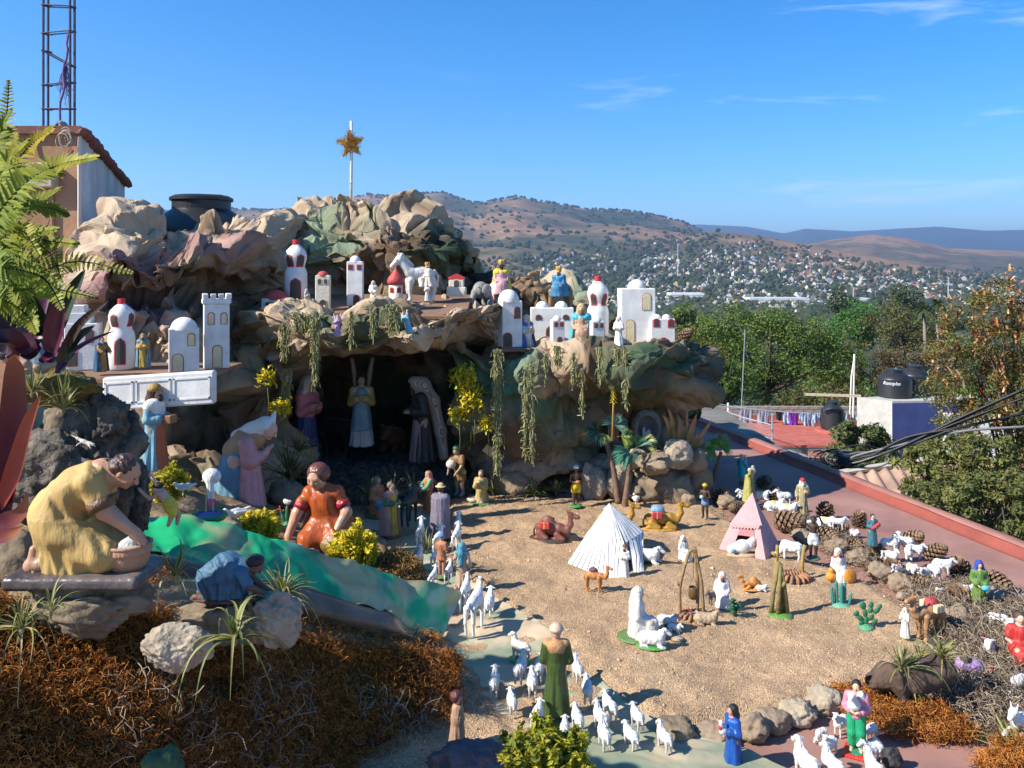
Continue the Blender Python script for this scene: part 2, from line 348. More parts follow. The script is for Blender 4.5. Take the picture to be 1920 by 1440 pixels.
brown=np.clip(1-np.abs(a-1560)/330,0,1)*((b>1500)&(b<2700))+np.clip(1-np.abs(a-960)/90,0,1)*(b>2900)*.7+np.clip(1-np.abs(a-760)/130,0,1)*(b>2700)*.8+((a>1500)&(b>2700)&(b<4500))*.3
k=np.clip(k-brown*.75,0,1)
hc=grass*(1-k[:,None])+np.where(n2_[:,None]>0,scrub,wood)*k[:,None];hc[b>4700]=np.array([.045,.065,.06])
link('hills',mesh('hills',hv,Fq,mat('hill_cover',attr=True,rough=1,var=.35,vs=.02,spec=.05,bump=.9,bs=.035,dist=6),True,col=hc))['kind']='structure'
YT=[(860,498),(1000,482),(1100,472),(1200,458),(1300,444),(1400,450),(1500,466),(1600,490),(1700,508),(1800,512),(1960,508)]
hm=mat('house_walls',attr=True,rough=.9,var=.1,vs=.3,spec=.1)
Ym=np.geomspace(420,3300,260);cand=[]
for _ in range(5200):
 px=rnd.uniform(880,1935);yt=ip(px,YT);py=yt+(604-yt)*rnd.random()**.8
 if py<yt+25 and rnd.random()<.55:continue
 if vnoise(np.array([px/38,py/22,0.]),5)<-.22+.35*(px<1180)-.2*(px>1250):continue
 cand.append((px,py))
hp=[];cache={}
for px,py in cand:
 kx=int(px/8)
 if kx not in cache:z=H(np.full_like(Ym,kx*8+4.),Ym);cache[kx]=(z,HY-(z-ZC)/Ym*F)
 z,y=cache[kx];j=int(np.argmax(y<=py))
 if y[j]>py or j==0:continue
 Y=Ym[j]*rnd.uniform(.985,1.015);hp.append((Y,px,float(z[j])))
hp.sort();pal=[(.40,.385,.36)]*4+[(.30,.295,.28)]*7+[(.55,.47,.38)]*4+[(.62,.58,.5)]*4+[(.42,.24,.12),(.36,.13,.09),(.44,.36,.14),(.2,.27,.38),(.36,.2,.14),(.5,.5,.52)]
def housemb(q,s=1.):
 mb=MB();wx,wy,hz=q.uniform(3,5.2),q.uniform(3,5),q.choice([1.6,1.7,2.6,3.2]);mb.box((0,0,hz-1),(wx,wy,hz+1))
 if q.random()<.6:mb.box((q.uniform(-1,1),q.uniform(-1,1),hz*2+1.2),(wx*.45,wy*.5,1.25))
 for k in range(3):mb.box((-wx*.6+k*wx*.6,-wy-.02,hz*1.1),(.55,.12,.6),m=1)
 return mb
hmats=[[mat('town_wall_%s'%n,c,.9,.12,.4),mat('window_dark',(.03,.03,.035),.3,0)] for n,c in(('white',pal[0]),('grey',pal[4]),('tan',pal[11]),('cream',pal[15]),('orange',pal[19]),('red',pal[20]),('yellow',pal[21]),('blue',pal[22]))]
hn=['white','grey','tan','cream','orange','red','yellow','blue'];hme={}
def where(px):return 'behind the domes of the right foam village' if px<1170 else 'right of the tallest foam tower' if px<1290 else 'straight above the big spreading tree' if px<1440 else 'between the big spreading tree and the bright green one' if px<1570 else 'above the bright green tree' if px<1690 else 'around the heads of the two palms' if px<1790 else 'close to the top of the flowering shrub'
near=hp[:300];rest=hp[300:]
for Y,px,z in near:
 c=rnd.choices(range(8),[5,7,5,4,1,.8,.6,.5])[0];v=rnd.randrange(3)
 if(c,v) not in hme:hme[c,v]=housemb(random.Random(c*7+v)).mesh('house',hmats[c])
 o=link('house',hme[c,v]);o.location=((px-960)/F*Y,Y,z);o.rotation_euler=(0,0,rnd.uniform(-.6,.6));sc=rnd.uniform(.5,.85);o.scale=(sc,sc,sc)
 wh=where(px);tag(o,'small %s flat-roofed house %s'%(hn[c],wh),'house','%s town houses %s'%(hn[c],wh))
Vh=[];Fh=[];Ch=[];nn=0
for Y,px,z in rest:
 mb=housemb(rnd);v=rot(np.concatenate(mb.V[:-3]),rnd.uniform(-40,40))*rnd.uniform(.55,.9)+np.array([(px-960)/F*Y,Y,z]);c=np.array(rnd.choice(pal))*rnd.uniform(.8,1.05)
 Vh.append(v);Ch.append(np.tile(c,(len(v),1)));Fh.append(np.array([f for f in mb.F[:-18]])+nn);nn+=len(v)
o=link('hillside_houses',mesh('hillside_houses',np.concatenate(Vh),np.concatenate(Fh),hm,False,col=np.concatenate(Ch)),kind='stuff');tag(o,'dense town of pale houses climbing the far hillside','town')
for px,py,wd,col,lab in((1285,556,62,.75,'long white warehouse roof beyond the pale foam tower'),(1455,566,110,.62,'longest pale grey warehouse roof beyond the crown of the big tree'),(1600,566,46,.72,'white shed roof in the valley above the bright green tree')):
 p=hit(px,py+4);mb=MB();hw=wd/F*p.y/2;mb.box((0,0,3),(hw,14,4));mb.box((0,-15,2.6),(hw*.94,1,2.6),m=1)
 o=thing('warehouse',lab,'warehouse',p);MB().box((0,0,2.2),(hw,14,2.9)).build('walls',hmats[3][0],o);MB().prism([(-hw*1.02,5.1),(hw*1.02,5.1),(hw,8),(-hw,8)],-14.3,14.3).build('roof',mat('shed_roof_%d'%px,(col,)*3,.6,.08,.1),o)
for px,py,hh in((1271,520,62),(1600,575,36),(1778,560,40)):
 p=hit(px,py);mb=MB();z=hh/F*p.y;mb.tube([(0,0,-1),(0,0,z)],[.9,.5],5)
 o=thing('radio_mast','thin grey mast %s'%{1271:'on the slope above the tallest foam tower',1600:'above the bright green tree in the valley',1778:'right of the two palms'}[px],'mast',p);mb.build('pole',mat('mast_grey',(.5,.5,.52),.5,.05),o)
 m2=MB();[m2.box((0,0,z*k),(2.6,.3,.25)) for k in(.7,.85,.97)];m2.build('crossbar',MATS['mast_grey'],o)
q=np.random.RandomState(21);cc=[];rr=[];colr=[]
for _ in range(7000):
 px=q.uniform(860,1940);yt=ip(px,YT)-8;py=yt+(620-yt)*q.random()**.75;kx=int(px/8)
 if kx not in cache:z=H(np.full_like(Ym,kx*8+4.),Ym);cache[kx]=(z,HY-(z-ZC)/Ym*F)
 z,y=cache[kx];j=int(np.argmax(y<=py))
 if y[j]>py:continue
 Y=Ym[j];s=q.uniform(2.6,5.5)*(1.25 if Y<900 else 1);cc.append(((px-960)/F*Y,Y*q.uniform(.985,1.015),z[j]+s*.5));rr.append((s*q.uniform(.8,1.4),s,s*q.uniform(.75,1.2)))
 g=q.random();colr.append(np.array([.028,.045,.02])*(1-g)+np.array([.06,.065,.028])*g)
for _ in range(1500):
 px=q.uniform(-100,1350);Y=3390+q.normal(0,22) if q.random()<.33 else q.uniform(1800,3300);z=float(H(np.array([px]),np.array([Y]))[0]);s=q.uniform(4,8)
 cc.append(((px-960)/F*Y,Y,z+s*.4));rr.append((s*1.1,s,s*.8));colr.append(np.array([.03,.042,.02]))
o=blobs('town_trees',cc,rr,mat('far_leaf',attr=True,rough=1,var=.3,vs=.15,spec=.05),None,1,'stuff',.3,np.array(colr));tag(o,'dark trees scattered between the houses of the distant town','trees')
# =============== trees and bushes ===============
leafm=mat('leaf',attr=True,rough=.6,var=.22,vs=3,spec=.3,trans=.28)
barkm=mat('bark',(.10,.075,.05),.9,.3,6,.6,20)
def leafmesh(name,C,rad,per,size,cols,seed,flat=.75,out=None):
 q=np.random.RandomState(seed);C=np.asarray(C,float);rad=np.broadcast_to(np.asarray(rad,float),(len(C),));N=len(C)*per
 d=q.normal(size=(N,3));d/=np.linalg.norm(d,axis=1)[:,None];c=np.repeat(C,per,0)+d*(q.random(N)**.45*np.repeat(rad,per))[:,None]*[1,1,flat]
 n=d*.5+q.normal(size=(N,3))*.55+[0,0,.55];n/=np.linalg.norm(n,axis=1)[:,None];t=np.cross(n,q.normal(size=(N,3)));t/=np.linalg.norm(t,axis=1)[:,None];b=np.cross(n,t)
 s=size*q.uniform(.6,1.35,(N,1));wv=.42
 V=np.stack([c-t*s,c+b*s*wv+n*s*.08,c+t*s,c-b*s*wv+n*s*.08],1);Q=np.arange(N*4).reshape(-1,4)
 pc=np.asarray(cols,float);cl=np.repeat(pc[q.randint(len(pc),size=len(C))],per,0)*.6+pc[q.randint(len(pc),size=N)]*.4;cl=cl*q.uniform(.75,1.25,(N,1))
 return mesh(name,V.reshape(-1,3),Q,leafm,False,col=np.repeat(cl,4,0))
GREEN=[(.095,.165,.03),(.13,.20,.036),(.18,.23,.045),(.06,.10,.022)]
OLIVE=[(.10,.11,.03),(.13,.13,.035),(.08,.085,.03),(.15,.13,.04)]
YELL=[(.14,.13,.02),(.17,.145,.022),(.10,.11,.02),(.07,.09,.02)]
BRIGHT=[(.075,.19,.04),(.09,.21,.04),(.055,.14,.03)]
BROWN=[(.18,.12,.045),(.10,.085,.03),(.075,.07,.03),(.16,.10,.045)]
DARK=[(.045,.075,.03),(.06,.085,.032),(.07,.095,.042)]
TREES={}
def crown_pts(lobes,n,seed,shell=.55):
 q=np.random.RandomState(seed);out=[];L=np.array(lobes,float);wts=L[:,3]**2;wts/=wts.sum()
 for _ in range(n):
  l=L[q.choice(len(L),p=wts)];d=q.normal(size=3);d/=np.linalg.norm(d)
  out.append(l[:3]+d*l[3]*(shell+(1-shell)*q.random())*[1,1,.8])
 return np.array(out)
def tree(label,cat,base,top,lobes,pal_,ncl=150,per=26,size=.2,clr=.5,group=None,seed=0,name='tree',trunk_r=None):
 o=thing(name,label,cat,base,group=group);Hh=top;L=np.array(lobes,float)
 C=crown_pts(lobes,ncl,seed);link('crown',leafmesh('crown',C,clr,per,size,pal_,seed+1),o)
 r0=trunk_r or Hh*.035;mb=MB();f=(L[:,:3]*L[:,3:4]).sum(0)/L[:,3].sum();fork=np.array([f[0]*.3,f[1]*.3,max(.3*Hh,f[2]*.45)])
 mb.tube([(0,0,-.6),fork*[.4,.4,.5],fork],[r0*1.3,r0,r0*.85],8);mb.build('trunk',barkm,o,True)
 q=np.random.RandomState(seed+9);m2=MB()
 for l in L:
  for _ in range(3):
   e=l[:3]+q.normal(size=3)*l[3]*.45;m=fork*.5+e*.5+q.normal(size=3)*l[3]*.15;m2.tube([fork,m,e],[r0*.6,r0*.35,r0*.1],5)
 m2.build('limb',barkm,o,True,kind='stuff');return o
def px2(l,d):return l/F*d
def imtree(label,cx,cy,rx,ry,d,pal_,base_y=None,seed=0,ncl=150,per=26,leaf=3.2,group=None,nl=9,name='tree',cat='tree',clf=.17):
 q=np.random.RandomState(seed+50);c=P(cx,cy,d);Rx,Rz=px2(rx,d),px2(ry,d);zb=(P(cx,base_y,d).z if base_y else c.z-Rz*1.6)
 lobes=[]
 for k in range(nl):
  a=2*PI*k/nl+q.uniform(-.3,.3);rr_=q.uniform(.35,.72);lobes.append((Rx*rr_*math.cos(a),Rx*.8*q.uniform(-.6,.6),c.z-zb+Rz*rr_*math.sin(a),min(Rx,Rz)*q.uniform(.38,.62)))
 lobes.append((0,0,c.z-zb,min(Rx,Rz)*.7))
 return tree(label,cat,(c.x,c.y,zb),c.z-zb,lobes,pal_,ncl,per,px2(leaf,d),max(Rx,Rz)*clf,group,seed,name)
imtree('big spreading dark green tree behind the paper mountain',1440,655,165,100,45,GREEN,800,1,460,70,2.9,nl=14,clf=.13)
imtree('yellowish green tree at the left edge of the big dark tree',1300,690,55,95,41,YELL,810,2,150,50,2.7)
imtree('small leafy tree below the crown of the big dark tree by the mast',1362,715,48,50,40,GREEN,800,33,100,50,2.6)
imtree('bright fresh green tree in the middle of the valley',1610,605,62,52,110,BRIGHT,690,3,190,40,2.5)
imtree('olive green broad tree below the two palms',1695,615,95,50,105,OLIVE,700,4,230,36,2.4)
imtree('golden green tree between the big dark tree and the bright green one',1575,690,62,55,62,YELL,780,5,170,44,2.5)
imtree('brown leafed tree behind the paired water tanks',1690,690,85,52,62,BROWN,790,6,210,40,2.5)
imtree('dark evergreen tree above the olive tree left of the palms',1690,572,52,40,170,DARK,650,7,120,22,3)
imtree('tall dark tree beyond the bright green tree',1580,568,34,36,230,DARK,640,8,90,20,3)
imtree('sparse twiggy olive bush behind the clothes line',1500,755,95,34,37,OLIVE,800,9,170,16,3.2,name='bush',cat='bush')
imtree('dull olive tree behind the concrete wall right of the clothes line',1590,740,60,30,40,OLIVE,800,34,90,18,3.2)
imtree('low green tree filling the gap beside the mountain end',1285,600,40,34,60,GREEN,700,35,80,26,3.4)
q=np.random.RandomState(77);var=[]
for k in range(6):
 pal_=np.array([DARK[:3],GREEN[:3],OLIVE[:3],BRIGHT,BROWN[:3],DARK[:3]][k])*1.25;L=[(q.uniform(-2.2,2.2),q.uniform(-2,2),q.uniform(3,6.2),q.uniform(1.4,2.4)) for _ in range(7)]
 C=crown_pts(L,70,300+k);var.append((leafmesh('crown',C,.8,18,.42,pal_,400+k),MB().tube([(0,0,-1),(0,0,3.5)],[.35,.2],6).mesh('trunk',barkm,True),['dark green','mid green','olive','fresh green','brownish','deep green'][k]))
for i in range(80):
 px=q.uniform(1215,1960);py=q.uniform(588,660);d=np.interp(py,[570,600,650],[560,300,130])*q.uniform(.85,1.15)
 if 1700<px<1800 and d<180:continue
 k=int(q.choice(6,p=[.26,.24,.2,.07,.08,.15]))
 c=P(px,py,d);s=q.uniform(.75,1.25)*(1 if d<250 else 1.15);c.z=min(c.z,float(H(np.array([px]),np.array([d]))[0])+6)
 wh=where(px);o=thing('valley_tree','%s valley tree %s'%(var[k][2],wh),'tree',(c.x,c.y,c.z-4.5*s),q.uniform(0,360),s,'%s valley trees %s'%(var[k][2],wh))
 link('crown',var[k][0],o);link('trunk',var[k][1],o)
for px,py,lab in((1733,580,'taller nearer palm tree with shaggy crown in the valley'),(1757,571,'slimmer palm tree behind the nearer palm in the valley')):
 d=100;c=P(px,py,d);o=thing('palm_tree',lab,'palm',(c.x,d,c.z-8.5),group='two palms in the valley')
 MB().tube([(0,0,-1),(.1,0,4),(0,0,8.5)],[.3,.2,.18],8).build('trunk',mat('palm_bark',(.2,.16,.12),.9),o,True)
 pa=[];
 for k in range(46):
  a=q.uniform(0,2*PI);e=q.uniform(-.6,1.3);L=q.uniform(1.5,2.1);t=np.linspace(0,1,5);pa.append(np.stack([math.cos(a)*math.cos(e)*L*t,math.sin(a)*math.cos(e)*L*t,8.5+math.sin(e)*L*t-.8*t*t],1))
 ribbons('fronds',pa,np.array([.12,.34,.34,.22,.03]),leafm,o,'stuff',np.tile([(.05,.075,.025)],(46,1)))
# =============== neighbouring roofs ===============
redroof=mat('red_roof_paint',(.40,.115,.085),.85,.2,3,.2,60,.2)
conc=mat('raw_concrete',(.42,.40,.36),.9,.22,3,.4,30);conc_dk=mat('stained_concrete',(.16,.15,.13),.95,.4,2.2,.4,20)
zr=-4.43
o=thing('neighbour_house','neighbouring house with red painted flat roof below the clothes line','house',(0,0,0))
MB().box((8.6,30.8,zr-1.6),(2.9,2.3,1.58)).build('wall',conc_dk,o);MB().box((8.6,30.8,zr-.01),(2.92,2.32,.04)).build('roof',redroof,o)
brickm=mat('grey_brick',(.30,.24,.2),.9,.25,5)
par=MB().box((10.2,33.2,zr+.02),(4.5,.09,.2)).build('parapet',redroof,o)
bm_=MB().box((0,0,0),(.19,.085,.055)).mesh('brick',brickm)
for r_ in range(3):
 for k in range(22):
  b_=link('brick',bm_,par);b_.location=(5.95+k*.40+(r_%2)*.2,33.2,zr+.285+r_*.125)
MB().box((11.0,28.6,zr-.35),(.9,.5,.14)).build('step',redroof,o)
def rail():
 o=thing('chain_link_railing','grey pipe railing with chain link mesh beside the red neighbour roof','railing');g=mat('galvanised',(.36,.39,.42),.45,.1,metal=.3);pts=[(28.,1448),(29.4,1394),(31.5,1343),(33.4,1305)]
 tp=[P(px,505+292*28/d,d) for d,px in pts];bt=[P(px,505+318*28/d,d) for d,px in pts]
 for(d,px),t in zip(pts,tp):MB().tube([(t.x,t.y,zr),(t.x,t.y,t.z+(.4 if px==1448 else.03))],.024,6).build('post',g,o)
 MB().tube(tp,.02,6).build('top_rail',g,o);MB().tube(bt,.017,6).build('bottom_rail',g,o)
 pa=[];a,b=np.array(tp[0]),np.array(tp[-1]);L=np.linalg.norm(b-a);hh=.5
 for k in range(-6,int(L/.09)):
  for s_ in(1,-1):
   u0=k*.09;u1=u0+hh;
   if s_<0:u0,u1=u1,u0
   u0c,u1c=np.clip([u0,u1],0,L);z0=(u0c-u0)/(u1-u0)*hh;z1=hh+(u1c-u1)/(u1-u0)*hh
   pa.append([a+(b-a)*u0c/L-[0,0,z0],a+(b-a)*u1c/L-[0,0,z1]])
 tubes('wire_mesh',pa,.0028,g,o,3,'stuff')
rail()
blk=mat('black_tank_plastic',(.018,.019,.021),.42,.2,4,spec=.5)
def tank(name,label,loc,r,h,s_mat=blk,group=None,letter=False,rz=0):
 o=thing(name,label,'water tank',loc,rz,group=group);pr=[(r*.96,0),(r,.04*h)]
 for k in range(9):z=.06*h+k*.066*h;pr+=[(r,z),(r*.985,z+.02*h),(r,z+.045*h)]
 pr+=[(r,.68*h),(r*.97,.72*h),(r*.5,.89*h),(r*.47,.9*h),(0,.905*h)]
 MB().lathe(pr,40).build('body',s_mat,o,True);n=MB().lathe([(r*.48,.88*h),(r*.48,.97*h),(r*.52,.975*h),(r*.52,1.0*h),(r*.45,1.02*h),(0,1.03*h)],36).build('lid',s_mat,o,False)
 if letter:
  f=bpy.data.curves.new('lettering','FONT');f.body='Rotoplas';f.size=.17*h;f.shear=.25;f.align_x='CENTER';f.extrude=.004;t=bpy.data.objects.new('t',f);COL.objects.link(t)
  me=bpy.data.meshes.new_from_object(t.evaluated_get(bpy.context.evaluated_depsgraph_get()));bpy.data.objects.remove(t);me.name='lettering'
  co=np.empty(len(me.vertices)*3,np.float32);me.vertices.foreach_get('co',co);co=co.reshape(-1,3);th=co[:,0]/r-PI/2-.62;R_=r*1.006+co[:,2]
  co=np.stack([R_*np.cos(th),R_*np.sin(th),co[:,1]+.5*h],1);me.vertices.foreach_set('co',co.astype(np.float32).ravel());me.materials.clear();me.materials.append(mat('white_print',(.7,.72,.75),.6,0));link('lettering',me,o)
 return o
p=P(1561,815,31);tank('water_tank','single black ribbed water tank standing on the red neighbour roof',(p.x,p.y,zr+.12),.42,1.0)
o=thing('tank_base','low round red plinth under the single black tank','plinth',(p.x,p.y,zr+.03));MB().lathe([(.62,0),(.62,.085),(0,.085)],24).build('slab',redroof,o)
o=thing('blue_wall_building','building with raw grey side wall and blue painted front','building',(0,0,0));zt=-3.05
a,b,c,e=(12.35,29.9),(13.2,29.0),(17.2,29.4),(16.4,30.6)
def wallq(name,p0,p1,z0,z1,th,m,par):
 v=np.array([p1[0]-p0[0],p1[1]-p0[1]]);n=np.array([-v[1],v[0]])/np.linalg.norm(v)*th;V=[(*p0,z0),(*p1,z0),(p1[0]+n[0],p1[1]+n[1],z0),(p0[0]+n[0],p0[1]+n[1],z0),(*p0,z1),(*p1,z1),(p1[0]+n[0],p1[1]+n[1],z1),(p0[0]+n[0],p0[1]+n[1],z1)]
 return MB().add(V,[(0,3,2,1),(4,5,6,7),(0,1,5,4),(1,2,6,5),(2,3,7,6),(3,0,4,7)]).build(name,m,par)
wallq('side_wall',a,b,-8,zt,.2,conc,o);wallq('front_wall',(b[0]+.004,b[1]),c,-8,zt-.003,.2,mat('blue_wall_paint',(.055,.07,.19),.8,.18,2,.2,20),o)
MB().add([(*a,zt),(b[0],b[1],zt),(*c,zt),(*e,zt),(a[0],a[1],zt+.07),(b[0],b[1],zt+.07),(*c,zt+.07),(*e,zt+.07)],[(0,3,2,1),(4,5,6,7),(0,1,5,4),(1,2,6,5),(2,3,7,6),(3,0,4,7)]).build('roof',conc,o)
MB().box((11.6,30.2,zt+.1),(.95,.06,.04),rz=-12).build('beam',mat('old_plank',(.45,.36,.25),.9),o)
tank('water_tank','black lettered water tank in front on the blue walled building',(13.75,30.0,zt+.07),.58,.98,letter=True,group='paired tanks on the blue building');tank('water_tank','black water tank behind the lettered one on the blue walled building',(14.75,30.6,zt+.07),.55,1.05,group='paired tanks on the blue building')
wp=mat('pvc_pipe',(.72,.70,.62),.5,.05)
for(x0,y0,x1,y1,d,lab) in((1599,770,1602,664,31,'pair of tall pale vent pipes beside the raw grey wall'),(1680,715,1680,690,31,'short pale pipe behind the lettered tank'),(1388,765,1397,618,27.6,'tall thin grey aerial mast behind the clothes line')):
 o=thing('pipe' if d>30 else 'aerial_mast',lab,'pipe' if d>30 else 'aerial',P(x0,y0,d));b0=P(x0,y0,d);e0=P(x1,y1,d)-b0
 MB().tube([(0,0,-.8),e0],.035 if d>30 else.014,6).build('pole',wp if d>30 else MATS['galvanised'],o)
 if x0==1599:MB().tube([(-.12,0,-.4),(-.05,0,e0.z*.6),(.06,0,e0.z*.93)],.03,6).build('pole',wp,o)
 if d<30:MB().tube([(-.9,0,.08),(1.1,0,-.1)],.025,5).build('crossbar',MATS['galvanised'],o)
l0,l1=P(1345,757,33.0),P(1620,772,31.5);o=thing('clothes_line','thin line hung with washing above the red roof','clothes line',(0,0,0));t=np.linspace(0,1,14)
pts=[l0*(1-k)+l1*k-Vector((0,0,.18*math.sin(PI*k))) for k in t];MB().tube(pts,.012,4).build('line',mat('line_grey',(.3,.3,.3),.7),o);[MB().tube([(x.x,x.y,zr),(x.x,x.y,x.z+.1)],.04,6).build('post',wp,o) for x in(pts[1],pts[-1])]
cl=[(1400,25,34,(.27,.29,.33),'grey trousers at the left end of the clothes line'),(1434,26,44,(.30,.33,.38),'pale grey trousers second on the clothes line'),(1466,18,16,(.02,.02,.025),'black garment bunched on the clothes line'),(1482,22,22,(.38,.47,.58),'light blue shirt behind the purple one'),(1491,20,32,(.22,.03,.36),'purple shirt in the middle of the clothes line'),(1508,14,16,(.36,.46,.60),'pale blue cloth right of the purple shirt'),(1519,18,30,(.30,.40,.54),'blue jeans right of the purple shirt'),(1537,18,18,(.33,.44,.58),'faded blue jeans near the black tank'),(1582,16,18,(.42,.5,.6),'pale blue cloth right of the black tank'),(1600,12,14,(.5,.55,.62),'small whitish cloth at the right end of the clothes line')]
for px,wpx,hpx,c,lab in cl:
 k=(px-1345)/275.;p=l0*(1-k)+l1*k-Vector((0,0,.18*math.sin(PI*k)));W_,Hh=px2(wpx,p.y)/2,px2(hpx,p.y);nx,nz=12,10;u,v=np.meshgrid(np.linspace(-1,1,nx),np.linspace(0,1,nz),indexing='ij')
 sh=1-.18*v+.1*np.sin(u*3+px);y=.05*np.sin(u*7+px)*v+.03*np.sin(u*13+v*4);leg=(np.abs(u)<.14)*(v>.45)*.12
 Vv=np.stack([u*W_*sh+leg*0,y-.03,-v*Hh*(1+.08*np.sin(u*4+px))-.0],-1).reshape(-1,3);i=(np.arange(nx-1)[:,None]*nz+np.arange(nz-1)[None]).ravel();Q=np.stack([i,i+nz,i+nz+1,i+1],1)
 if 'jeans' in lab or 'trousers' in lab:u2=u.reshape(-1);keep=[not(abs(u2[f].mean())<.1 and v.reshape(-1)[f].mean()>.42) for f in Q];Q=Q[np.array(keep)]
 V2=Vv+np.array([0,.03,0]);n=len(Vv);o=link('hung_garment',mesh('hung_garment',np.concatenate([Vv,V2]),np.concatenate([Q,Q[:,::-1]+n]),mat('cloth_%d'%px,c,.9,.15,8),True));o.location=p;tag(o,lab,'garment','washing on the clothes line')
for X0,Y0,X1,Y1,z0,z1,c,lab,nm in((7.3,13.2,9.6,12.4,-6,-2.2,(.55,.52,.47),'pale plastered wall behind the flowering shrub','wall'),(13.5,26,20,25,-6,-2.9,(.6,.57,.53),'pale house wall beyond the flowering shrub','garden_wall')):
 o=wallq(nm,(X0,Y0),(X1,Y1),z0,z1,.25,mat('plaster_%d'%X0,c,.9,.2,1.5,.2,12),None);tag(o,lab,'wall')
o=thing('tin_roof','rusty corrugated roof edge below the hedge beside the red curb','roof',(0,0,0));n=60;u=np.linspace(0,1,n);q0,q1=P(1560,893,9.2),P(1850,850,9.0)
V=[];
for k in u:
 b0=q0*(1-k)+q1*k;zz=.03*math.sin(k*n*1.3);V+=[(b0.x,b0.y,b0.z+zz),(b0.x-.25,b0.y-1.6,b0.z-.35+zz)]
V=np.array(V);Q=np.array([(2*i,2*i+2,2*i+3,2*i+1) for i in range(n-1)]);link('sheet',mesh('sheet',np.concatenate([V,V-[0,0,.02]]),np.concatenate([Q,Q[:,::-1]+len(V)]),mat('rusty_tin',(.30,.20,.15),.8,.35,4),True),o)
MB().tube([q0+Vector((0,0,.03)),q1+Vector((0,0,.03))],.035,6).build('edge_beam',conc,o)
# =============== our roof terrace, sand, path ===============
def rx(d):return 2.69+(5.66-d)*.235
ys=np.linspace(-1,10.4,40);zf=-.004
deck=mat('faded_red_deck',(.29,.155,.125),.82,.28,2.2,.25,90,.3,dist=.004)
V=[];
for y in ys:V+=[(-6,y,zf),(rx(y)-.12,y,zf)]
link('roof_deck',mesh('roof_deck',V,np.array([(2*i,2*i+1,2*i+3,2*i+2) for i in range(39)]),deck,False),kind='structure')
link('roof_slab',MB().box((-1.9,4.7,-.32),(4.35,5.9,.3)).mesh('roof_slab',conc_dk),kind='structure')
def strip(name,prof,m,kind='structure',wob=.006):
 V=[];q=np.random.RandomState(4)
 for y in ys:
  for dx,z in prof:V.append((rx(y)+dx+q.normal()*wob,y,z))
 n=len(prof);Q=np.array([(i*n+j,i*n+j+1,(i+1)*n+j+1,(i+1)*n+j) for i in range(39) for j in range(n-1)]);o=link(name,mesh(name,V,Q,m,True),kind=kind);return o
strip('kerb',[(-.085,.05),(-.07,.06),(-.01,.062),(.0,.055),(.0,-.6)],mat('kerb_faded_red',(.31,.14,.11),.85,.18,5,.3,50))
strip('kerb_fillet',[(-.13,-.001),(-.118,.003),(-.098,.02),(-.085,.05)],mat('kerb_bright_red',(.23,.058,.042),.8,.18,6,.3,50))
# =============== the air over the valley ===============
hb=bpy.data.materials.new('valley_air');hb.use_nodes=True;t=hb.node_tree;t.nodes.remove(t.nodes['Principled BSDF']);pv=nd(t,'ShaderNodeVolumePrincipled');pv.inputs['Color'].default_value=(.48,.68,1,1);pv.inputs['Density'].default_value=1.4e-4;pv.inputs['Anisotropy'].default_value=.35
t.links.new(pv.outputs[0],t.nodes['Material Output'].inputs['Volume'])
link('haze',MB().box((0,4900,245),(19500,8000,320)).mesh('haze',hb),kind='stuff')
# =============== crumpled paper mountain ===============
def facet(nu,nv,LU,LV,cell,seed,ch=3):
 q=np.random.RandomState(seed);a,b=max(2,int(LU/cell)+1),max(2,int(LV/cell)+1)
 gx,gy=np.meshgrid(np.arange(-1,a+1),np.arange(-1,b+1),indexing='ij');pts=np.stack([(gx+q.uniform(-.55,.55,gx.shape))/(a-1)*(nu-1),(gy+q.uniform(-.55,.55,gx.shape))/(b-1)*(nv-1)],-1).reshape(-1,2)
 hts=q.uniform(-1,1,(len(pts),ch));hts[:,0]=np.sign(hts[:,0])*np.abs(hts[:,0])**.7;vs,_,fs,orig,_,_=geometry.delaunay_2d_cdt([Vector(p) for p in pts],[],[],0,1e-5);out=np.zeros((nu,nv,ch))
 hv_=np.array([hts[o[0]] if o else hts[0]*0 for o in orig]);vv=np.array([v[:] for v in vs])
 for f in fs:
  p=vv[f];h_=hv_[f];lo=np.maximum(np.ceil(p.min(0)-1e-6),0).astype(int);hi=np.minimum(np.floor(p.max(0)+1e-6),[nu-1,nv-1]).astype(int)
  if(hi<lo).any():continue
  X,Y=np.meshgrid(np.arange(lo[0],hi[0]+1),np.arange(lo[1],hi[1]+1),indexing='ij');d=(p[1,1]-p[2,1])*(p[0,0]-p[2,0])+(p[2,0]-p[1,0])*(p[0,1]-p[2,1])
  if abs(d)<1e-9:continue
  w0=((p[1,1]-p[2,1])*(X-p[2,0])+(p[2,0]-p[1,0])*(Y-p[2,1]))/d;w1=((p[2,1]-p[0,1])*(X-p[2,0])+(p[0,0]-p[2,0])*(Y-p[2,1]))/d;w2=1-w0-w1
  m=(w0>=-1e-6)&(w1>=-1e-6)&(w2>=-1e-6);sub=out[lo[0]:hi[0]+1,lo[1]:hi[1]+1];sub[m]=(w0[...,None]*h_[0]+w1[...,None]*h_[1]+w2[...,None]*h_[2])[m]
 return out
def cr1(A,n):
 k=len(A);t=np.linspace(0,k-1,n);i=np.minimum(t.astype(int),k-2);f=(t-i).reshape(-1,*([1]*(A.ndim-1)));g=lambda j:A[np.clip(j,0,k-1)]
 p0,p1,p2,p3=g(i-1),g(i),g(i+1),g(i+2);return.5*(2*p1+(p2-p0)*f+(2*p0-5*p1+4*p2-p3)*f*f+(3*p1-p0-3*p2+p3)*f**3)
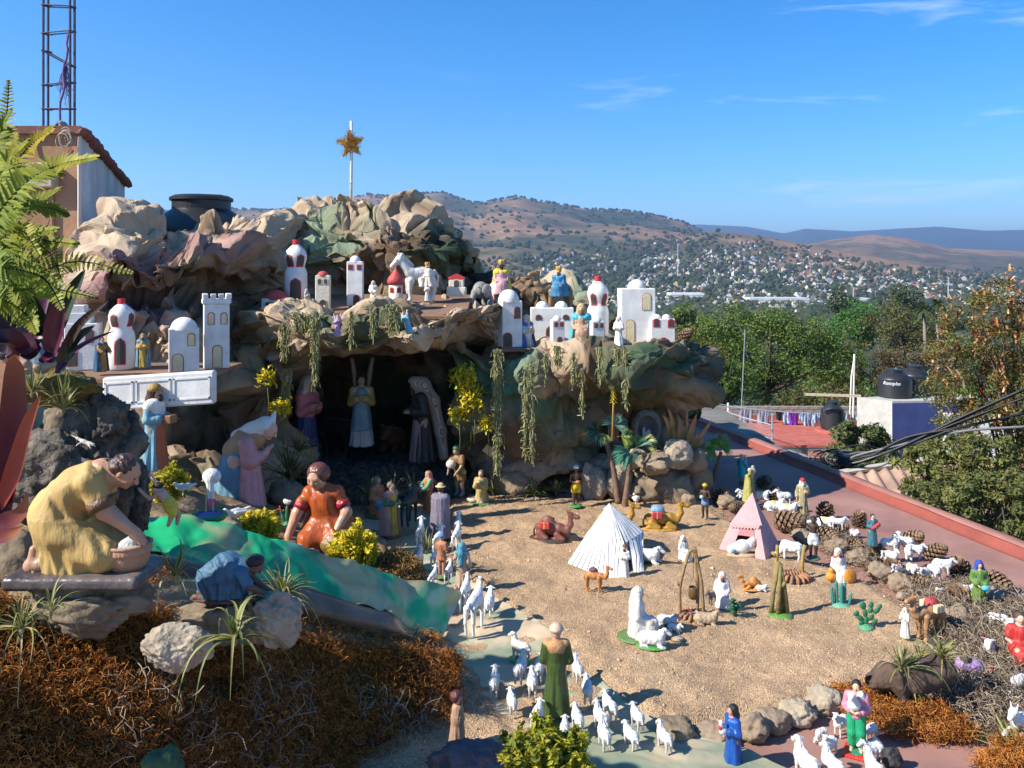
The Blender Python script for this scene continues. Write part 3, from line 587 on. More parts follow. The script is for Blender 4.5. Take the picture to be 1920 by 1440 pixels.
def sheet(name,rows,step=.010,amps=((.26,.05),(.11,.022),(.045,.008)),seed=1,mat_=None,paint_=None,parent=None,kind=None,tang=.5,nz=0.,fade=None,flat=False):
 A=PA(rows);
 LU=np.linalg.norm(np.diff(A,axis=0),axis=2).sum(0).mean();LV=np.linalg.norm(np.diff(A,axis=1),axis=2).sum(1).mean();nu,nv=int(LU/step)+2,int(LV/step)+2
 B=cr1(np.swapaxes(cr1(A,nu),0,1),nv).swapaxes(0,1);du=np.gradient(B,axis=0);dv=np.gradient(B,axis=1);n=np.cross(dv,du);n/=np.linalg.norm(n,axis=2,keepdims=True)+1e-9
 tu=du/(np.linalg.norm(du,axis=2,keepdims=True)+1e-9);tv=dv/(np.linalg.norm(dv,axis=2,keepdims=True)+1e-9);C=B.copy()
 fd=1. if fade is None else fade(np.linspace(0,1,nu)[:,None],np.linspace(0,1,nv)[None])[...,None]
 for k,(cell,a) in enumerate(amps):
  f3=facet(nu,nv,LU,LV,cell,seed*31+k*7);C+=fd*a*(n*f3[...,:1]+tang*(tu*f3[...,1:2]+tv*f3[...,2:3]))
 if flat:r_=1-2.4*np.abs(vnoise(B*[2.2,2.2,4.6]+seed,seed));r2=1-2.4*np.abs(vnoise(B*[6,6,10]+seed*3,seed+1));C+=fd*n*(.07*r_+.03*r2*np.clip(.4+r_,0,1))[...,None]
 if nz:C+=nz*n*fbm(B*9,4,seed)[...,None]
 i=(np.arange(nu-1)[:,None]*nv+np.arange(nv-1)[None]).ravel();Q=np.stack([i,i+1,i+nv+1,i+nv],1);V=C.reshape(-1,3);c=paint_(B.reshape(-1,3)) if paint_ else None
 o=link(name,mesh(name,V,Q,mat_,not flat,col=c),parent,kind);return o,C,n
def kraftmat():
 m=mat('kraft_paper',attr=True,rough=.88,var=.10,vs=9,spec=.15);t=m.node_tree;L=t.links.new;b=t.nodes['Principled BSDF'];c=nd(t,'ShaderNodeTexCoord')
 a=nd(t,'ShaderNodeTexNoise',noise_type='RIDGED_MULTIFRACTAL');a.inputs['Scale'].default_value=22;a.inputs['Detail'].default_value=4;a.inputs['Distortion'].default_value=.3
 L(c.outputs['Object'],a.inputs['Vector']);bp=nd(t,'ShaderNodeBump');bp.inputs['Strength'].default_value=.45;bp.inputs['Distance'].default_value=.008;L(a.outputs[0],bp.inputs['Height']);L(bp.outputs[0],b.inputs['Normal']);return m
KM=kraftmat()
KRAFT=np.array([.40,.305,.21]);DKB=np.array([.115,.07,.038]);BLKP=np.array([.035,.03,.022]);GRN=np.array([.035,.085,.045]);LGRN=np.array([.17,.25,.165]);TEAL=np.array([.06,.22,.15]);PUR=np.array([.25,.13,.135])
SPOTS=[(610,440,45,60,LGRN,.75),(650,452,45,22,LGRN,.8),(700,402,40,18,GRN,.45),(840,432,50,16,LGRN,.5),(790,470,85,48,BLKP,.95),(835,470,40,45,BLKP,.7),(710,465,50,36,DKB,.75),(740,430,60,30,DKB,.6),(700,500,150,40,DKB,.6),(830,500,60,40,GRN,.5),(640,420,40,40,DKB,.45),(300,470,130,16,PUR,.55),(190,560,80,40,PUR,.65),(400,468,60,18,PUR,.5),(270,545,90,28,PUR,.6),(250,600,120,30,PUR,.4),(380,520,80,25,DKB,.55),(430,560,80,40,DKB,.6),(460,500,70,30,DKB,.4),(245,470,30,40,DKB,.35),(600,640,90,26,DKB,.4),(720,622,90,22,GRN,.5),(830,625,80,22,BLKP,.5),(880,610,50,30,DKB,.5),(640,610,60,20,GRN,.35),(950,690,75,40,TEAL,.6),(1000,700,60,22,LGRN,.55),(970,735,60,30,TEAL,.6),(900,700,60,50,GRN,.7),(1070,700,80,40,DKB,.7),(1050,780,100,50,GRN,.6),(1130,770,70,60,BLKP,.55),(1210,690,80,26,GRN,.65),(1270,720,90,30,BLKP,.55),(1220,745,90,18,GRN,.5),(1200,770,90,30,DKB,.6),(1290,690,50,20,GRN,.5),(1010,860,110,30,KRAFT,.6),(1120,880,70,30,BLKP,.5),(1080,840,60,20,GRN,.3),(960,790,60,50,DKB,.7),(1300,750,40,30,KRAFT,.3),(960,545,90,30,DKB,.75),(900,540,40,30,BLKP,.7),(1080,535,40,14,LGRN,.7),(1010,580,120,25,DKB,.7),(400,730,70,60,DKB,.8),(440,820,90,60,BLKP,.55),(370,860,60,50,DKB,.7),(340,800,60,50,BLKP,.5),(520,720,60,60,DKB,.5),(470,660,40,30,GRN,.35),(540,800,50,80,DKB,.5),(420,700,40,20,GRN,.5)]
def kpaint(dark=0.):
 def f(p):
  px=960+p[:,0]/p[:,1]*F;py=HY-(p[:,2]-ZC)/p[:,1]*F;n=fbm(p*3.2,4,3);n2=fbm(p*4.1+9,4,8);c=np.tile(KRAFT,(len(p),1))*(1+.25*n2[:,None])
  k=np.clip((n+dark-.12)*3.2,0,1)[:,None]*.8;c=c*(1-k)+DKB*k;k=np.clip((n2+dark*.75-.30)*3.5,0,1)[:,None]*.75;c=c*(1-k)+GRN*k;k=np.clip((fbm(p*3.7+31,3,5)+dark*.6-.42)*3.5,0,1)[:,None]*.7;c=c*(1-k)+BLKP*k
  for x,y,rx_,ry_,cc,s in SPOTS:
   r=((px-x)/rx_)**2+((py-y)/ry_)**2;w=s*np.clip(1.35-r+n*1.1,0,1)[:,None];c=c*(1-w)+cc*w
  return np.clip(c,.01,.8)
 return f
mount=thing('paper_mountain','big nativity mountain of crumpled kraft paper sprayed green brown and purple','nativity mountain',(0,0,0))
def sh(name,rows,dark=0.,**k):return sheet(name,rows,mat_=KM,paint_=kpaint(dark),parent=mount,flat=True,**k)
def rep(row,dy,dd):return[(x,y+dy,d+dd) for x,y,d in row]
dome=[[(500,470,8.2),(560,402,8.2),(620,387,8.2),(680,387,8.2),(740,392,8.2),(800,407,8.2),(850,440,8.2),(890,530,8.2)],[(505,440,7.4),(560,397,7.3),(620,368,7.3),(680,371,7.3),(740,372,7.3),(800,390,7.3),(852,424,7.35),(888,492,7.6)],[(510,450,7.0),(565,425,6.85),(620,408,6.72),(680,410,6.65),(740,412,6.6),(800,425,6.65),(852,452,6.9),(893,500,7.3)],[(500,490,6.8),(560,478,6.65),(620,466,6.5),(680,468,6.4),(740,470,6.35),(800,468,6.4),(850,485,6.6),(891,520,7.15)],[(495,535,6.7),(560,530,6.65),(620,525,6.55),(680,525,6.5),(740,525,6.45),(800,522,6.5),(845,530,6.65),(886,545,7.05)],[(490,590,6.7),(560,585,6.7),(620,582,6.6),(680,580,6.6),(740,580,6.6),(800,580,6.65),(845,580,6.75),(880,585,7.0)]]
sh('paper_dome',dome,.06,amps=((.42,.08),(.2,.075),(.085,.042),(.038,.015)),seed=3,tang=.9)
leftm=[rep([(105,520,5.6),(165,455,5.6),(215,412,5.6),(262,420,5.7),(305,450,5.8),(350,445,6.0),(400,422,6.2),(450,410,6.6),(500,412,6.8),(560,424,7.0)],40,.9),[(105,520,5.6),(165,450,5.6),(215,406,5.6),(262,413,5.7),(305,445,5.8),(350,440,6.0),(400,416,6.2),(450,403,6.6),(500,406,6.8),(560,418,7.0)],[(110,560,5.3),(165,490,5.2),(215,455,5.12),(262,460,5.15),(305,478,5.3),(350,470,5.55),(400,450,5.75),(450,440,6.15),(500,448,6.4),(560,450,6.75)],[(105,590,5.2),(160,545,5.0),(215,518,4.92),(260,522,4.95),(305,516,5.05),(350,500,5.25),(400,492,5.5),(450,485,5.8),(500,490,6.15),(560,490,6.6)],[(105,610,5.25),(160,568,5.25),(215,545,5.3),(260,548,5.35),(305,542,5.4),(350,530,5.5),(400,525,5.65),(450,520,5.95),(500,530,6.3),(560,540,6.65)],[(100,640,5.0),(160,600,4.98),(215,590,4.98),(260,592,5.0),(305,590,5.02),(350,580,5.15),(400,575,5.35),(450,575,5.8),(490,575,6.1),(540,575,6.4)],[(95,705,5.0),(160,690,4.98),(215,690,4.96),(260,690,4.98),(305,690,5.0),(350,690,5.05),(400,680,5.3),(440,655,5.8),(480,625,6.1),(520,595,6.4)]]
sh('paper_fold',leftm,-.05,amps=((.46,.09),(.2,.085),(.085,.038),(.036,.013)),seed=5,tang=.9)
ridge=[rep([(865,560,7.4),(900,545,7.4),(930,535,7.4),(970,545,7.4),(1005,530,7.4),(1050,530,7.4),(1095,535,7.4),(1130,575,7.4)],25,.8),[(865,540,7.3),(900,524,7.3),(930,522,7.3),(970,532,7.3),(1005,520,7.3),(1050,521,7.3),(1095,526,7.3),(1135,560,7.4)],[(865,575,7.0),(900,560,6.95),(930,555,6.9),(970,560,6.9),(1005,555,6.9),(1050,552,6.9),(1095,558,6.95),(1140,590,7.1)],[(865,635,6.95),(900,640,6.85),(930,640,6.85),(970,640,6.85),(1005,640,6.85),(1050,640,6.85),(1095,640,6.9),(1150,640,7.0)]]
sh('paper_ridge',ridge,.12,amps=((.3,.07),(.14,.06),(.06,.024)),seed=8,tang=.8)
X8=[845,930,1010,1090,1170,1250,1312,1330]
def rw(ys_,ds,xs=X8):return list(zip(xs,ys_,ds))
wall=[rw([640,634,634,634,634,634,640,648],[6.6]*7+[7.2]),rw([648,645,645,643,642,641,650,655],[6.0,5.95,5.9,5.9,5.9,5.9,6.1,6.9]),rw([668,668,672,668,665,662,680,690],[5.9,5.68,5.6,5.6,5.58,5.6,5.85,6.8],[848,930,1010,1090,1170,1250,1322,1335]),rw([720,715,715,712,705,700,715,725],[5.9,5.66,5.56,5.58,5.5,5.48,5.78,6.7],[850,930,1010,1090,1170,1250,1333,1342]),rw([790,780,780,775,755,748,748,755],[6.0,5.74,5.72,5.78,5.66,5.62,5.86,6.7],[853,930,1010,1090,1170,1250,1334,1342]),rw([850,845,845,825,795,780,772,778],[6.05,5.86,5.82,5.92,6.05,6.05,6.15,6.8],[856,930,1010,1090,1170,1245,1312,1322]),rw([900,895,890,875,845,825,800,800],[6.05,5.9,5.88,6.0,6.3,6.4,6.5,6.9],[862,930,1010,1090,1170,1240,1292,1300]),rw([942,938,938,930,922,905,880,870],[6.0,5.88,5.88,5.98,6.15,6.35,6.6,7.0],[870,930,1010,1090,1170,1235,1285,1295])]
sh('paper_wall',wall,.36,amps=((.42,.09),(.2,.055),(.09,.026),(.038,.010)),seed=11,tang=.8)
X9=[425,500,560,640,720,800,860,905,930]
over=[rw([610,590,585,582,580,578,578,585,600],[6.5,6.5,6.6,6.6,6.6,6.6,6.6,6.7,6.8],X9),rw([602,583,584,582,578,574,570,578,600],[5.9,5.8,5.75,5.7,5.7,5.7,5.8,6.0,6.2],X9),rw([615,592,600,596,590,584,580,588,608],[5.75,5.5,5.42,5.4,5.38,5.38,5.48,5.7,5.95],X9),rw([650,622,632,625,625,615,605,605,615],[5.65,5.42,5.3,5.28,5.24,5.24,5.36,5.6,5.9],X9),rw([685,655,662,652,664,654,640,625,630],[5.7,5.5,5.45,5.42,5.38,5.38,5.5,5.75,5.95],X9),rw([690,668,668,664,664,662,655,645,645],[6.3,6.4,6.6,6.7,6.7,6.6,6.4,6.2,6.2],X9),rw([700,690,660,658,658,658,664,670,670],[6.4,6.6,7.4,7.4,7.4,7.4,7.0,6.4,6.4],X9)]
sh('paper_overhang',over,.07,amps=((.3,.07),(.15,.055),(.065,.026),(.032,.009)),seed=14,tang=.8,fade=lambda u,v:np.clip((.82-u)*6,.15,1)+0*v)
col_=[rw([655,648,640,640,645,650,655],[5.6,5.62,5.7,5.62,5.6,5.75,6.6],[330,385,430,470,510,552,575]),rw([710,700,690,690,690,700,700],[5.5,5.55,5.5,5.42,5.45,5.7,6.6],[330,385,425,465,510,552,580]),rw([770,760,755,750,750,760,760],[5.4,5.5,5.5,5.4,5.5,5.75,6.6],[325,385,425,465,508,545,580]),rw([830,820,820,820,825,830,830],[5.25,5.35,5.4,5.35,5.5,5.8,6.6],[320,380,425,465,508,545,580]),rw([890,890,895,895,895,890,880],[4.95,5.1,5.2,5.25,5.4,5.75,6.6],[315,375,425,468,512,550,582]),rw([930,945,955,955,955,945,920],[4.6,4.75,4.9,5.05,5.25,5.6,6.4],[305,370,425,472,518,555,585])]
sh('paper_pillar',col_,.22,amps=((.3,.075),(.16,.075),(.07,.03)),seed=17,tang=.9)
low=[rw([690,690,690,690],[5.15,5.15,5.2,5.5],[130,215,300,380]),rw([760,760,765,765],[5.05,5.1,5.15,5.4],[130,215,300,380]),rw([830,830,835,840],[4.9,4.95,5.0,5.2],[130,215,300,380]),rw([890,905,915,930],[4.6,4.6,4.6,4.8],[130,215,300,380])]
sh('paper_skirt',low,.38,amps=((.26,.05),(.11,.02),(.05,.008)),seed=19,tang=.8)
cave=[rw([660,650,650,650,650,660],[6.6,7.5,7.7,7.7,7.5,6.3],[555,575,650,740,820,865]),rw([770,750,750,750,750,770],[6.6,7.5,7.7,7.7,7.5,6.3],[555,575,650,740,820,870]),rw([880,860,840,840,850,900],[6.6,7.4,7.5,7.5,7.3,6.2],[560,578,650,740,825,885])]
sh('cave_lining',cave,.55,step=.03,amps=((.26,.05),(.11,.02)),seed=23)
plank=mat('shelf_plank',(.21,.12,.075),.85,.25,4,.3,40)
for x0,y0,x1,y1,z,lab in((925,5.72,1270,6.6,1.045,'brown plank shelf under the white village on the right'),(480,5.62,880,6.5,1.30,'brown plank shelf under the village above the cave'),(150,4.25,415,5.0,1.03,'brown plank shelf under the white castle on the left')):
 a,b=(x0-960)/F*(y0+y1)/2,(x1-960)/F*(y0+y1)/2;o=thing('shelf',lab,'shelf',((a+b)/2,(y0+y1)/2,z),group='plank shelves of the mountain');n=3;dy=(y1-y0)/n
 if z==1.30:o.rotation_euler=(.14,0,0);o.location.z=1.335
 for k in range(n):MB().box((0,-(y1-y0)/2+dy*(k+.5),0),((b-a)/2,dy/2-.004,.012),bev=.003).build('plank',plank,o)
# =============== sand, path, bench ===============
def poly3(pp,z=0.):return np.array([G(x,y,z)[:2] for x,y in pp])
def pdist(P2,poly):
 d=np.full(len(P2),1e9);ins=np.zeros(len(P2),bool);n=len(poly)
 for i in range(n):
  a,b=poly[i],poly[(i+1)%n];ab=b-a;t=np.clip(((P2-a)@ab)/(ab@ab),0,1);d=np.minimum(d,np.linalg.norm(P2-a-t[:,None]*ab,axis=1))
  c=((a[1]>P2[:,1])!=(b[1]>P2[:,1]));xx=a[0]+(P2[:,1]-a[1])/(b[1]-a[1]+1e-12)*ab[0];ins^=c&(P2[:,0]<xx)
 return np.where(ins,d,-d)
SANDP=poly3([(640,962),(720,945),(900,930),(1100,938),(1190,945),(1310,940),(1352,962),(1410,1000),(1520,1048),(1630,1098),(1715,1152),(1775,1205),(1775,1250),(1700,1300),(1640,1305),(1560,1335),(1480,1352),(1380,1372),(1250,1402),(1100,1440),(960,1560),(560,1560),(600,1100)])
PATHR=[(660,955,850,942),(680,1000,842,1000),(700,1050,852,1050),(720,1100,888,1100),(770,1165,975,1152),(835,1230,1068,1215),(892,1290,1130,1290),(930,1350,1215,1350),(960,1410,1360,1400),(985,1500,1560,1490)]
PATHP=poly3([(a,b) for a,b,_,_ in PATHR]+[(c,d) for _,_,c,d in PATHR[::-1]])
gx=np.arange(-1.35,2.25,.011);gy=np.arange(2.35,6.15,.011);A,B=np.meshgrid(gx,gy,indexing='ij');P2=np.stack([A.ravel(),B.ravel()],1)
n=fbm(np.stack([P2[:,0]*4,P2[:,1]*4,0*P2[:,0]],1),4,2);sdn=pdist(P2,SANDP)+n*.05;pth=pdist(P2,PATHP)+n*.05
def sandh(P2,sdn,pth,n):return.042*np.clip(sdn/.1,-.4,1)-.018*np.clip(pth/.05+.3,0,1)+.020*n+.009*fbm(np.stack([P2[:,0]*24,P2[:,1]*24,0*P2[:,0]],1),4,6)
z=sandh(P2,sdn,pth,n);nu,nv=A.shape;i=(np.arange(nu-1)[:,None]*nv+np.arange(nv-1)[None]).ravel();Q=np.stack([i,i+nv,i+nv+1,i+1],1);Q=Q[(z[Q].max(1)>-.006)]
use=np.unique(Q);mp_=np.full(len(P2),-1);mp_[use]=np.arange(len(use))
sandm=mat('coarse_sand',(.44,.30,.18),.95,.27,4.5,.9,260,.15,dist=.006);t=sandm.node_tree
vn=nd(t,'ShaderNodeTexVoronoi');vn.inputs['Scale'].default_value=230;c_=nd(t,'ShaderNodeTexCoord');t.links.new(c_.outputs['Object'],vn.inputs['Vector']);b_=t.nodes['Bump'];t.links.new(vn.outputs['Distance'],b_.inputs['Height']);b_.invert=True
vm=nd(t,'ShaderNodeMix',data_type='RGBA',blend_type='OVERLAY');vm.inputs[0].default_value=.38;src=t.nodes['Principled BSDF'].inputs['Base Color'].links[0].from_socket;t.links.new(src,vm.inputs[6]);vr=nd(t,'ShaderNodeSeparateColor');t.links.new(vn.outputs['Color'],vr.inputs[0]);t.links.new(vr.outputs[0],vm.inputs[7]);t.links.new(vm.outputs[2],t.nodes['Principled BSDF'].inputs['Base Color'])
so=link('sand',mesh('sand',np.concatenate([P2,z[:,None]],1)[use],mp_[Q],sandm,True),kind='stuff');tag(so,'tan coarse sand spread over the roof terrace','sand')
q=np.random.RandomState(31);Np=60000;P3=np.stack([q.uniform(-1.0,2.2,Np),2.4+3.6*q.random(Np)**1.25],1);n=fbm(np.stack([P3[:,0]*4,P3[:,1]*4,0*P3[:,0]],1),4,2);s1=pdist(P3,SANDP)+n*.05+q.normal(size=Np)*.02;p1=pdist(P3,PATHP)+n*.05
zz=np.maximum(sandh(P3,s1,p1,n),0);ok=(s1>-.02)&((p1<.01)|(q.random(Np)<.05));P3,zz=P3[ok],zz[ok];r=.0014+.0032*q.random(len(P3))**3;cg=np.array([.46,.315,.19])*q.uniform(.55,1.35,(len(P3),1))
r+=(q.random(len(P3))<.006)*q.uniform(.003,.008,len(P3));oct_=np.array([[1,0,0],[0,1,0],[-1,0,0],[0,-1,0],[0,0,.8],[0,0,-.8]]);of=np.array([[0,1,4],[1,2,4],[2,3,4],[3,0,4]])
V=oct_[None]*r[:,None,None]*q.uniform(.6,1.4,(len(P3),6,1))+np.concatenate([P3,zz[:,None]+r[:,None]*.2],1)[:,None];Q=(of[None]+(np.arange(len(P3))*6)[:,None,None]).reshape(-1,3)
po=link('gravel',mesh('gravel',V.reshape(-1,3),Q,mat('grit',attr=True,rough=.9,var=.1,vs=80,spec=.2),False,col=np.repeat(cg,6,0)),kind='stuff');tag(po,'loose gravel grains scattered over the tan sand','gravel')
rows=[];
for a,b,c,d in PATHR:rows.append([(a+(c-a)*k,b+(d-b)*k,FD(b+(d-b)*k,.034)) for k in np.linspace(-.04,1.04,7)])
def ppaint(p):
 n=fbm(p*3.5,4,41);n2=fbm(p*[2.2,5,2]+7,4,43);c=np.tile(np.array([.48,.37,.25]),(len(p),1));k=np.clip(n*3+.05,0,1)[:,None]*.6;c=c*(1-k)+np.array([.23,.32,.2])*k
 near_=np.clip((3.25-p[:,1])*2,0,1);k=np.clip(n2*3+.25*near_,0,1)[:,None]*.55;c=c*(1-k)+np.array([.09,.21,.15])*k;k=(near_*np.clip(.5+n*2,0,1))[:,None]*.35;return c*(1-k)+np.array([.13,.15,.12])*k
link_p,PC,_=sheet('painted_path',rows,step=.012,amps=((.16,.014),(.07,.006)),seed=29,mat_=KM,paint_=ppaint,tang=.3,kind='structure')
dirt=mat('bench_earth',attr=True,rough=.95,var=.25,vs=14,bump=.7,bs=60,spec=.1)
def dpaint(p):
 n=fbm(p*6,4,51)[:,None];return np.clip(np.array([.24,.17,.10])*(1+.7*n),.02,.6)
bank=[rw([860,880,920,945,955,962],[4.6,4.7,4.85,5.3,5.5,5.5],[60,300,450,600,690,705]),rw([900,930,975,1000,1000,1010],[3.9,3.9,4.2,4.6,4.9,4.9],[60,290,450,600,700,712]),rw([960,980,1010,1050,1075,1085],[3.2,3.3,3.6,3.95,4.1,4.1],[40,280,450,610,745,760]),rw([1040,1056,1086,1140,1178,1186],[2.6,2.7,2.95,3.25,3.6,3.6],[-40,270,450,620,790,805]),rw([1125,1140,1165,1208,1226,1234],[2.0,2.3,2.6,2.9,3.05,3.05],[-120,260,450,640,820,838])]
bo,BC,Bn=sheet('earth_bank',bank,step=.014,amps=((.2,.025),(.08,.012),(.03,.004)),seed=33,mat_=dirt,paint_=dpaint,kind='structure')
face=[bank[4],rw([1230,1250,1270,1290,1290,1300],[1.92,2.17,2.47,2.8,2.98,3.0],[-140,255,450,640,824,841]),rw([1340,1350,1360,1365,1370,1375],[1.8,2.03,2.33,2.68,2.88,2.92],[-160,250,450,640,832,850]),rw([1560,1560,1560,1560,1500,1480],[1.66,1.85,2.14,2.48,2.74,2.79],[-180,250,450,640,842,862])]
def fpaint(p):
 k=np.clip((p[:,0]+.33)/.1+fbm(p*7,3,5)*1.2,0,1)[:,None];return np.array([.085,.042,.016])*(1+.8*fbm(p*14,3,9)[:,None])*(1-k)+np.array([.36,.25,.155])*(1+.3*fbm(p*9,3,8)[:,None])*k
fo,FC,Fn=sheet('bench_front',face,step=.014,amps=((.2,.03),(.07,.012)),seed=35,mat_=dirt,paint_=fpaint,kind='structure')
side=[[(x,y,d) for x,y,d in(bank[k][5] for k in range(4,-1,-1))]];
for f_ in(.5,1.):side.append([(960+p.x/p.y*F,HY-((p.z*(1-f_)+(-.02)*f_)-ZC)/p.y*F,p.y) for p in(P(*bank[k][5]) for k in range(4,-1,-1))])
sheet('bench_side',side,step=.02,amps=((.15,.02),),seed=37,mat_=dirt,paint_=dpaint,kind='structure')
mossm=mat('dry_moss',attr=True,rough=.85,var=.2,vs=30,spec=.15,trans=.15)
def curls(name,pts,nrm,L,rad,cols,label,cat,seed,lift=.4,parent=None,curl=2.2,K=5):
 q=np.random.RandomState(seed);N=len(pts);d=q.normal(size=(N,3));d+=nrm*q.uniform(0,1.1,(N,1));d/=np.linalg.norm(d,axis=1)[:,None];ax=q.normal(size=(N,3));ax/=np.linalg.norm(ax,axis=1)[:,None]
 p=pts+nrm*(q.random((N,1))**1.6*lift);Ls=L*q.uniform(.5,1.5,(N,1));out=[p]
 for k in range(K-1):
  p=p+d*Ls/(K-1);out.append(p);a=curl*q.uniform(.3,1.2,(N,1))/(K-1)*2;d=d*np.cos(a)+np.cross(ax,d)*np.sin(a);d/=np.linalg.norm(d,axis=1)[:,None]
 c=np.array(cols)[q.randint(len(cols),size=N)]*q.uniform(.6,1.4,(N,1));o=tubes(name,np.stack(out,1),rad*q.uniform(.7,1.3,(N,1)),mossm,parent,3,'stuff',c)
 if label:tag(o,label,cat)
 return o
def surfpts(C,n_,N,seed,fn=None):
 q=np.random.RandomState(seed);u=q.uniform(0,C.shape[0]-1.01,N*3);v=q.uniform(0,C.shape[1]-1.01,N*3);i,j=u.astype(int),v.astype(int);p=C[i,j]*(1-(u-i))[:,None]+C[np.minimum(i+1,C.shape[0]-1),j]*(u-i)[:,None];p=p+(C[i,np.minimum(j+1,C.shape[1]-1)]-C[i,j])*(v-j)[:,None]
 m=np.ones(len(p),bool) if fn is None else fn(p,u/(C.shape[0]-1),v/(C.shape[1]-1));return p[m][:N],n_[i,j][m][:N]
RUST=[(.48,.165,.032),(.54,.22,.045),(.28,.09,.022),(.15,.052,.016),(.56,.26,.065)]
GREYM=[(.36,.28,.2),(.26,.2,.145),(.42,.34,.25),(.17,.13,.1)]
def up(n_):return np.where(n_[:,1:2]>0,-n_,n_)
keep=lambda p,u,v:(p[:,0]<-.36-.10*np.random.RandomState(1).random(len(p)))|(np.random.RandomState(2).random(len(p))<.25)
pp,nn_=surfpts(FC,Fn,58000,3,lambda p,u,v:keep(p,u,v)&(u<.88));curls('rust_moss',pp,up(nn_),.030,.00075,RUST,'thick rust brown curly moss covering the front of the bench','moss',5,.055)
pp,nn_=surfpts(BC,Bn,9000,4,lambda p,u,v:(u>.8)&(p[:,0]<-.3)&~((p[:,0]>-1.05)&(p[:,1]>2.35)&(p[:,0]<-.75)));nn_=np.where(nn_[:,2:3]<0,-nn_,nn_);curls('rust_moss',pp,nn_,.03,.0008,RUST,'rust brown curly moss along the top edge of the bench','moss',6,.035)
pp,nn_=surfpts(FC,Fn,1500,9,lambda p,u,v:(u>.45)&(p[:,0]>-1.0)&(p[:,0]<-.3)&(np.abs(fbm(p*5,2,3))<.25));curls('grey_moss',pp,up(nn_),.09,.0011,GREYM,'grey tangled moss strands low on the front of the bench','moss',7,.07)
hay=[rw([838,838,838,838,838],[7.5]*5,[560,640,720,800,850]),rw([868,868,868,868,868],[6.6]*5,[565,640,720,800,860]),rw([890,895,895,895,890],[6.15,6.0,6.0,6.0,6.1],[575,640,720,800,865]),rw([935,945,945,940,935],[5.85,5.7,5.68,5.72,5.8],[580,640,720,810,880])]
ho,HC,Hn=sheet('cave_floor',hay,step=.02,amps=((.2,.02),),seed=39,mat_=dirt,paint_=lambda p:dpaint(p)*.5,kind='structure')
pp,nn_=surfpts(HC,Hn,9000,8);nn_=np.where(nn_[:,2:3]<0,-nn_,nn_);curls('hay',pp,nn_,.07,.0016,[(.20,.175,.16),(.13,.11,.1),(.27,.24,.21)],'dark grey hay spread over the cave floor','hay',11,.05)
def patch(name,poly,N,L,rad,cols,label,seed,lift,z0=.01):
 pl=poly3(poly);q=np.random.RandomState(seed);lo,hi=pl.min(0),pl.max(0);p=q.uniform(lo,hi,(N*3,2));d=pdist(p,pl)+fbm(np.concatenate([p*9,p[:,:1]*0],1),3,seed)*.06;p=p[d>0][:N];d=d[d>0][:N]
 pts=np.concatenate([p,z0+np.minimum(d,.08)[:,None]*.5],1);return curls(name,pts,np.tile([0,0,1.],(len(p),1)),L,rad,cols,label,'moss',seed,lift)
patch('grey_moss',[(1690,1120),(1800,1110),(1960,1150),(2000,1420),(1880,1390),(1780,1350),(1740,1310),(1770,1250),(1700,1170)],9000,.06,.0014,GREYM,'grey curly dry moss carpet along the right edge of the sand',61,.045)
patch('rust_moss',[(1560,1310),(1640,1290),(1700,1320),(1780,1340),(1830,1400),(1700,1390),(1600,1370)],5500,.035,.001,RUST,'rust brown moss patch around the driftwood on the right',62,.03)
patch('grey_moss',[(1420,940),(1540,985),(1640,1040),(1760,1110),(1700,1130),(1560,1050),(1480,1000)],1500,.05,.0012,GREYM,'thin grey moss strip beneath the pine cones',63,.015,.0)
patch('rust_moss',[(1830,1440),(1900,1400),(1990,1420),(1990,1520),(1830,1500)],2500,.035,.001,RUST,'rust brown moss tuft at the lower right corner',64,.03)
# =============== building, rebar and tank on the left ===============
o=thing('stucco_building','tan stucco building with white side wall and red roof edge','building',(0,0,0))
tan=mat('tan_stucco',(.36,.205,.125),.9,.2,2.5,.35,30,.15);wht=mat('stained_white_wall',(.52,.5,.48),.9,.3,1.6,.3,20,.15);cop=mat('dark_red_coping',(.17,.07,.055),.85,.35,5,.6,25)
x0,x1=(149-960)/F*6.0,(234-960)/F*9.75;zt=ZC+(505-252)/F*6.0
wallq('front_wall',(-7.2,6.0),(x0-.002,6.0),-.2,zt,.02,tan,o);wallq('side_wall',(x0,6.03),(x1,9.75),-.2,zt,.05,wht,o)
MB().add([(-7.2,5.96,zt),(x0+.03,5.96,zt),(x1+.05,9.8,zt),(x1-.5,9.8,zt),(-7.2,7.5,zt),(-7.2,5.96,zt+.055),(x0+.03,5.96,zt+.055),(x1+.05,9.8,zt+.055),(x1-.5,9.8,zt+.055),(-7.2,7.5,zt+.055)],[(4,3,2,1,0),(5,6,7,8,9),(0,1,6,5),(1,2,7,6),(2,3,8,7),(3,4,9,8),(4,0,5,9)]).build('coping',cop,o)
q=np.random.RandomState(12);mb=MB();t=np.linspace(0,1,40)
for k in t:V,Fc=ICO[1];mb.add(V*np.array([.045,.07,.04])*q.uniform(.7,1.3)+np.array([x0+.03+(x1-x0)*k,6.0+3.78*k,zt+.02]),Fc)
mb.build('mortar_edge',cop,o,kind='stuff')
MB().tube([(x0-.19,5.985,zt-1.9),(x0-.19,5.985,zt-.3)],.012,6).build('conduit',tan,o);MB().box((x0-.30,5.97,zt-.30),(.15,.05,.09),bev=.01).build('mortar_patch',mat('mortar',(.36,.31,.25),.95,.3,8,.5,30),o)
for k,(a,b,c) in enumerate(((x0-.06,zt-.1,16),(x0-.5,zt-.5,14))):
 p=[(a,5.994,b)];
 for i in range(c):a+=q.normal()*.02;b-=.05;p.append((a,5.994,b))
 MB().tube(p,.003,3).build('crack',mat('crack_dark',(.05,.035,.03),1),o)
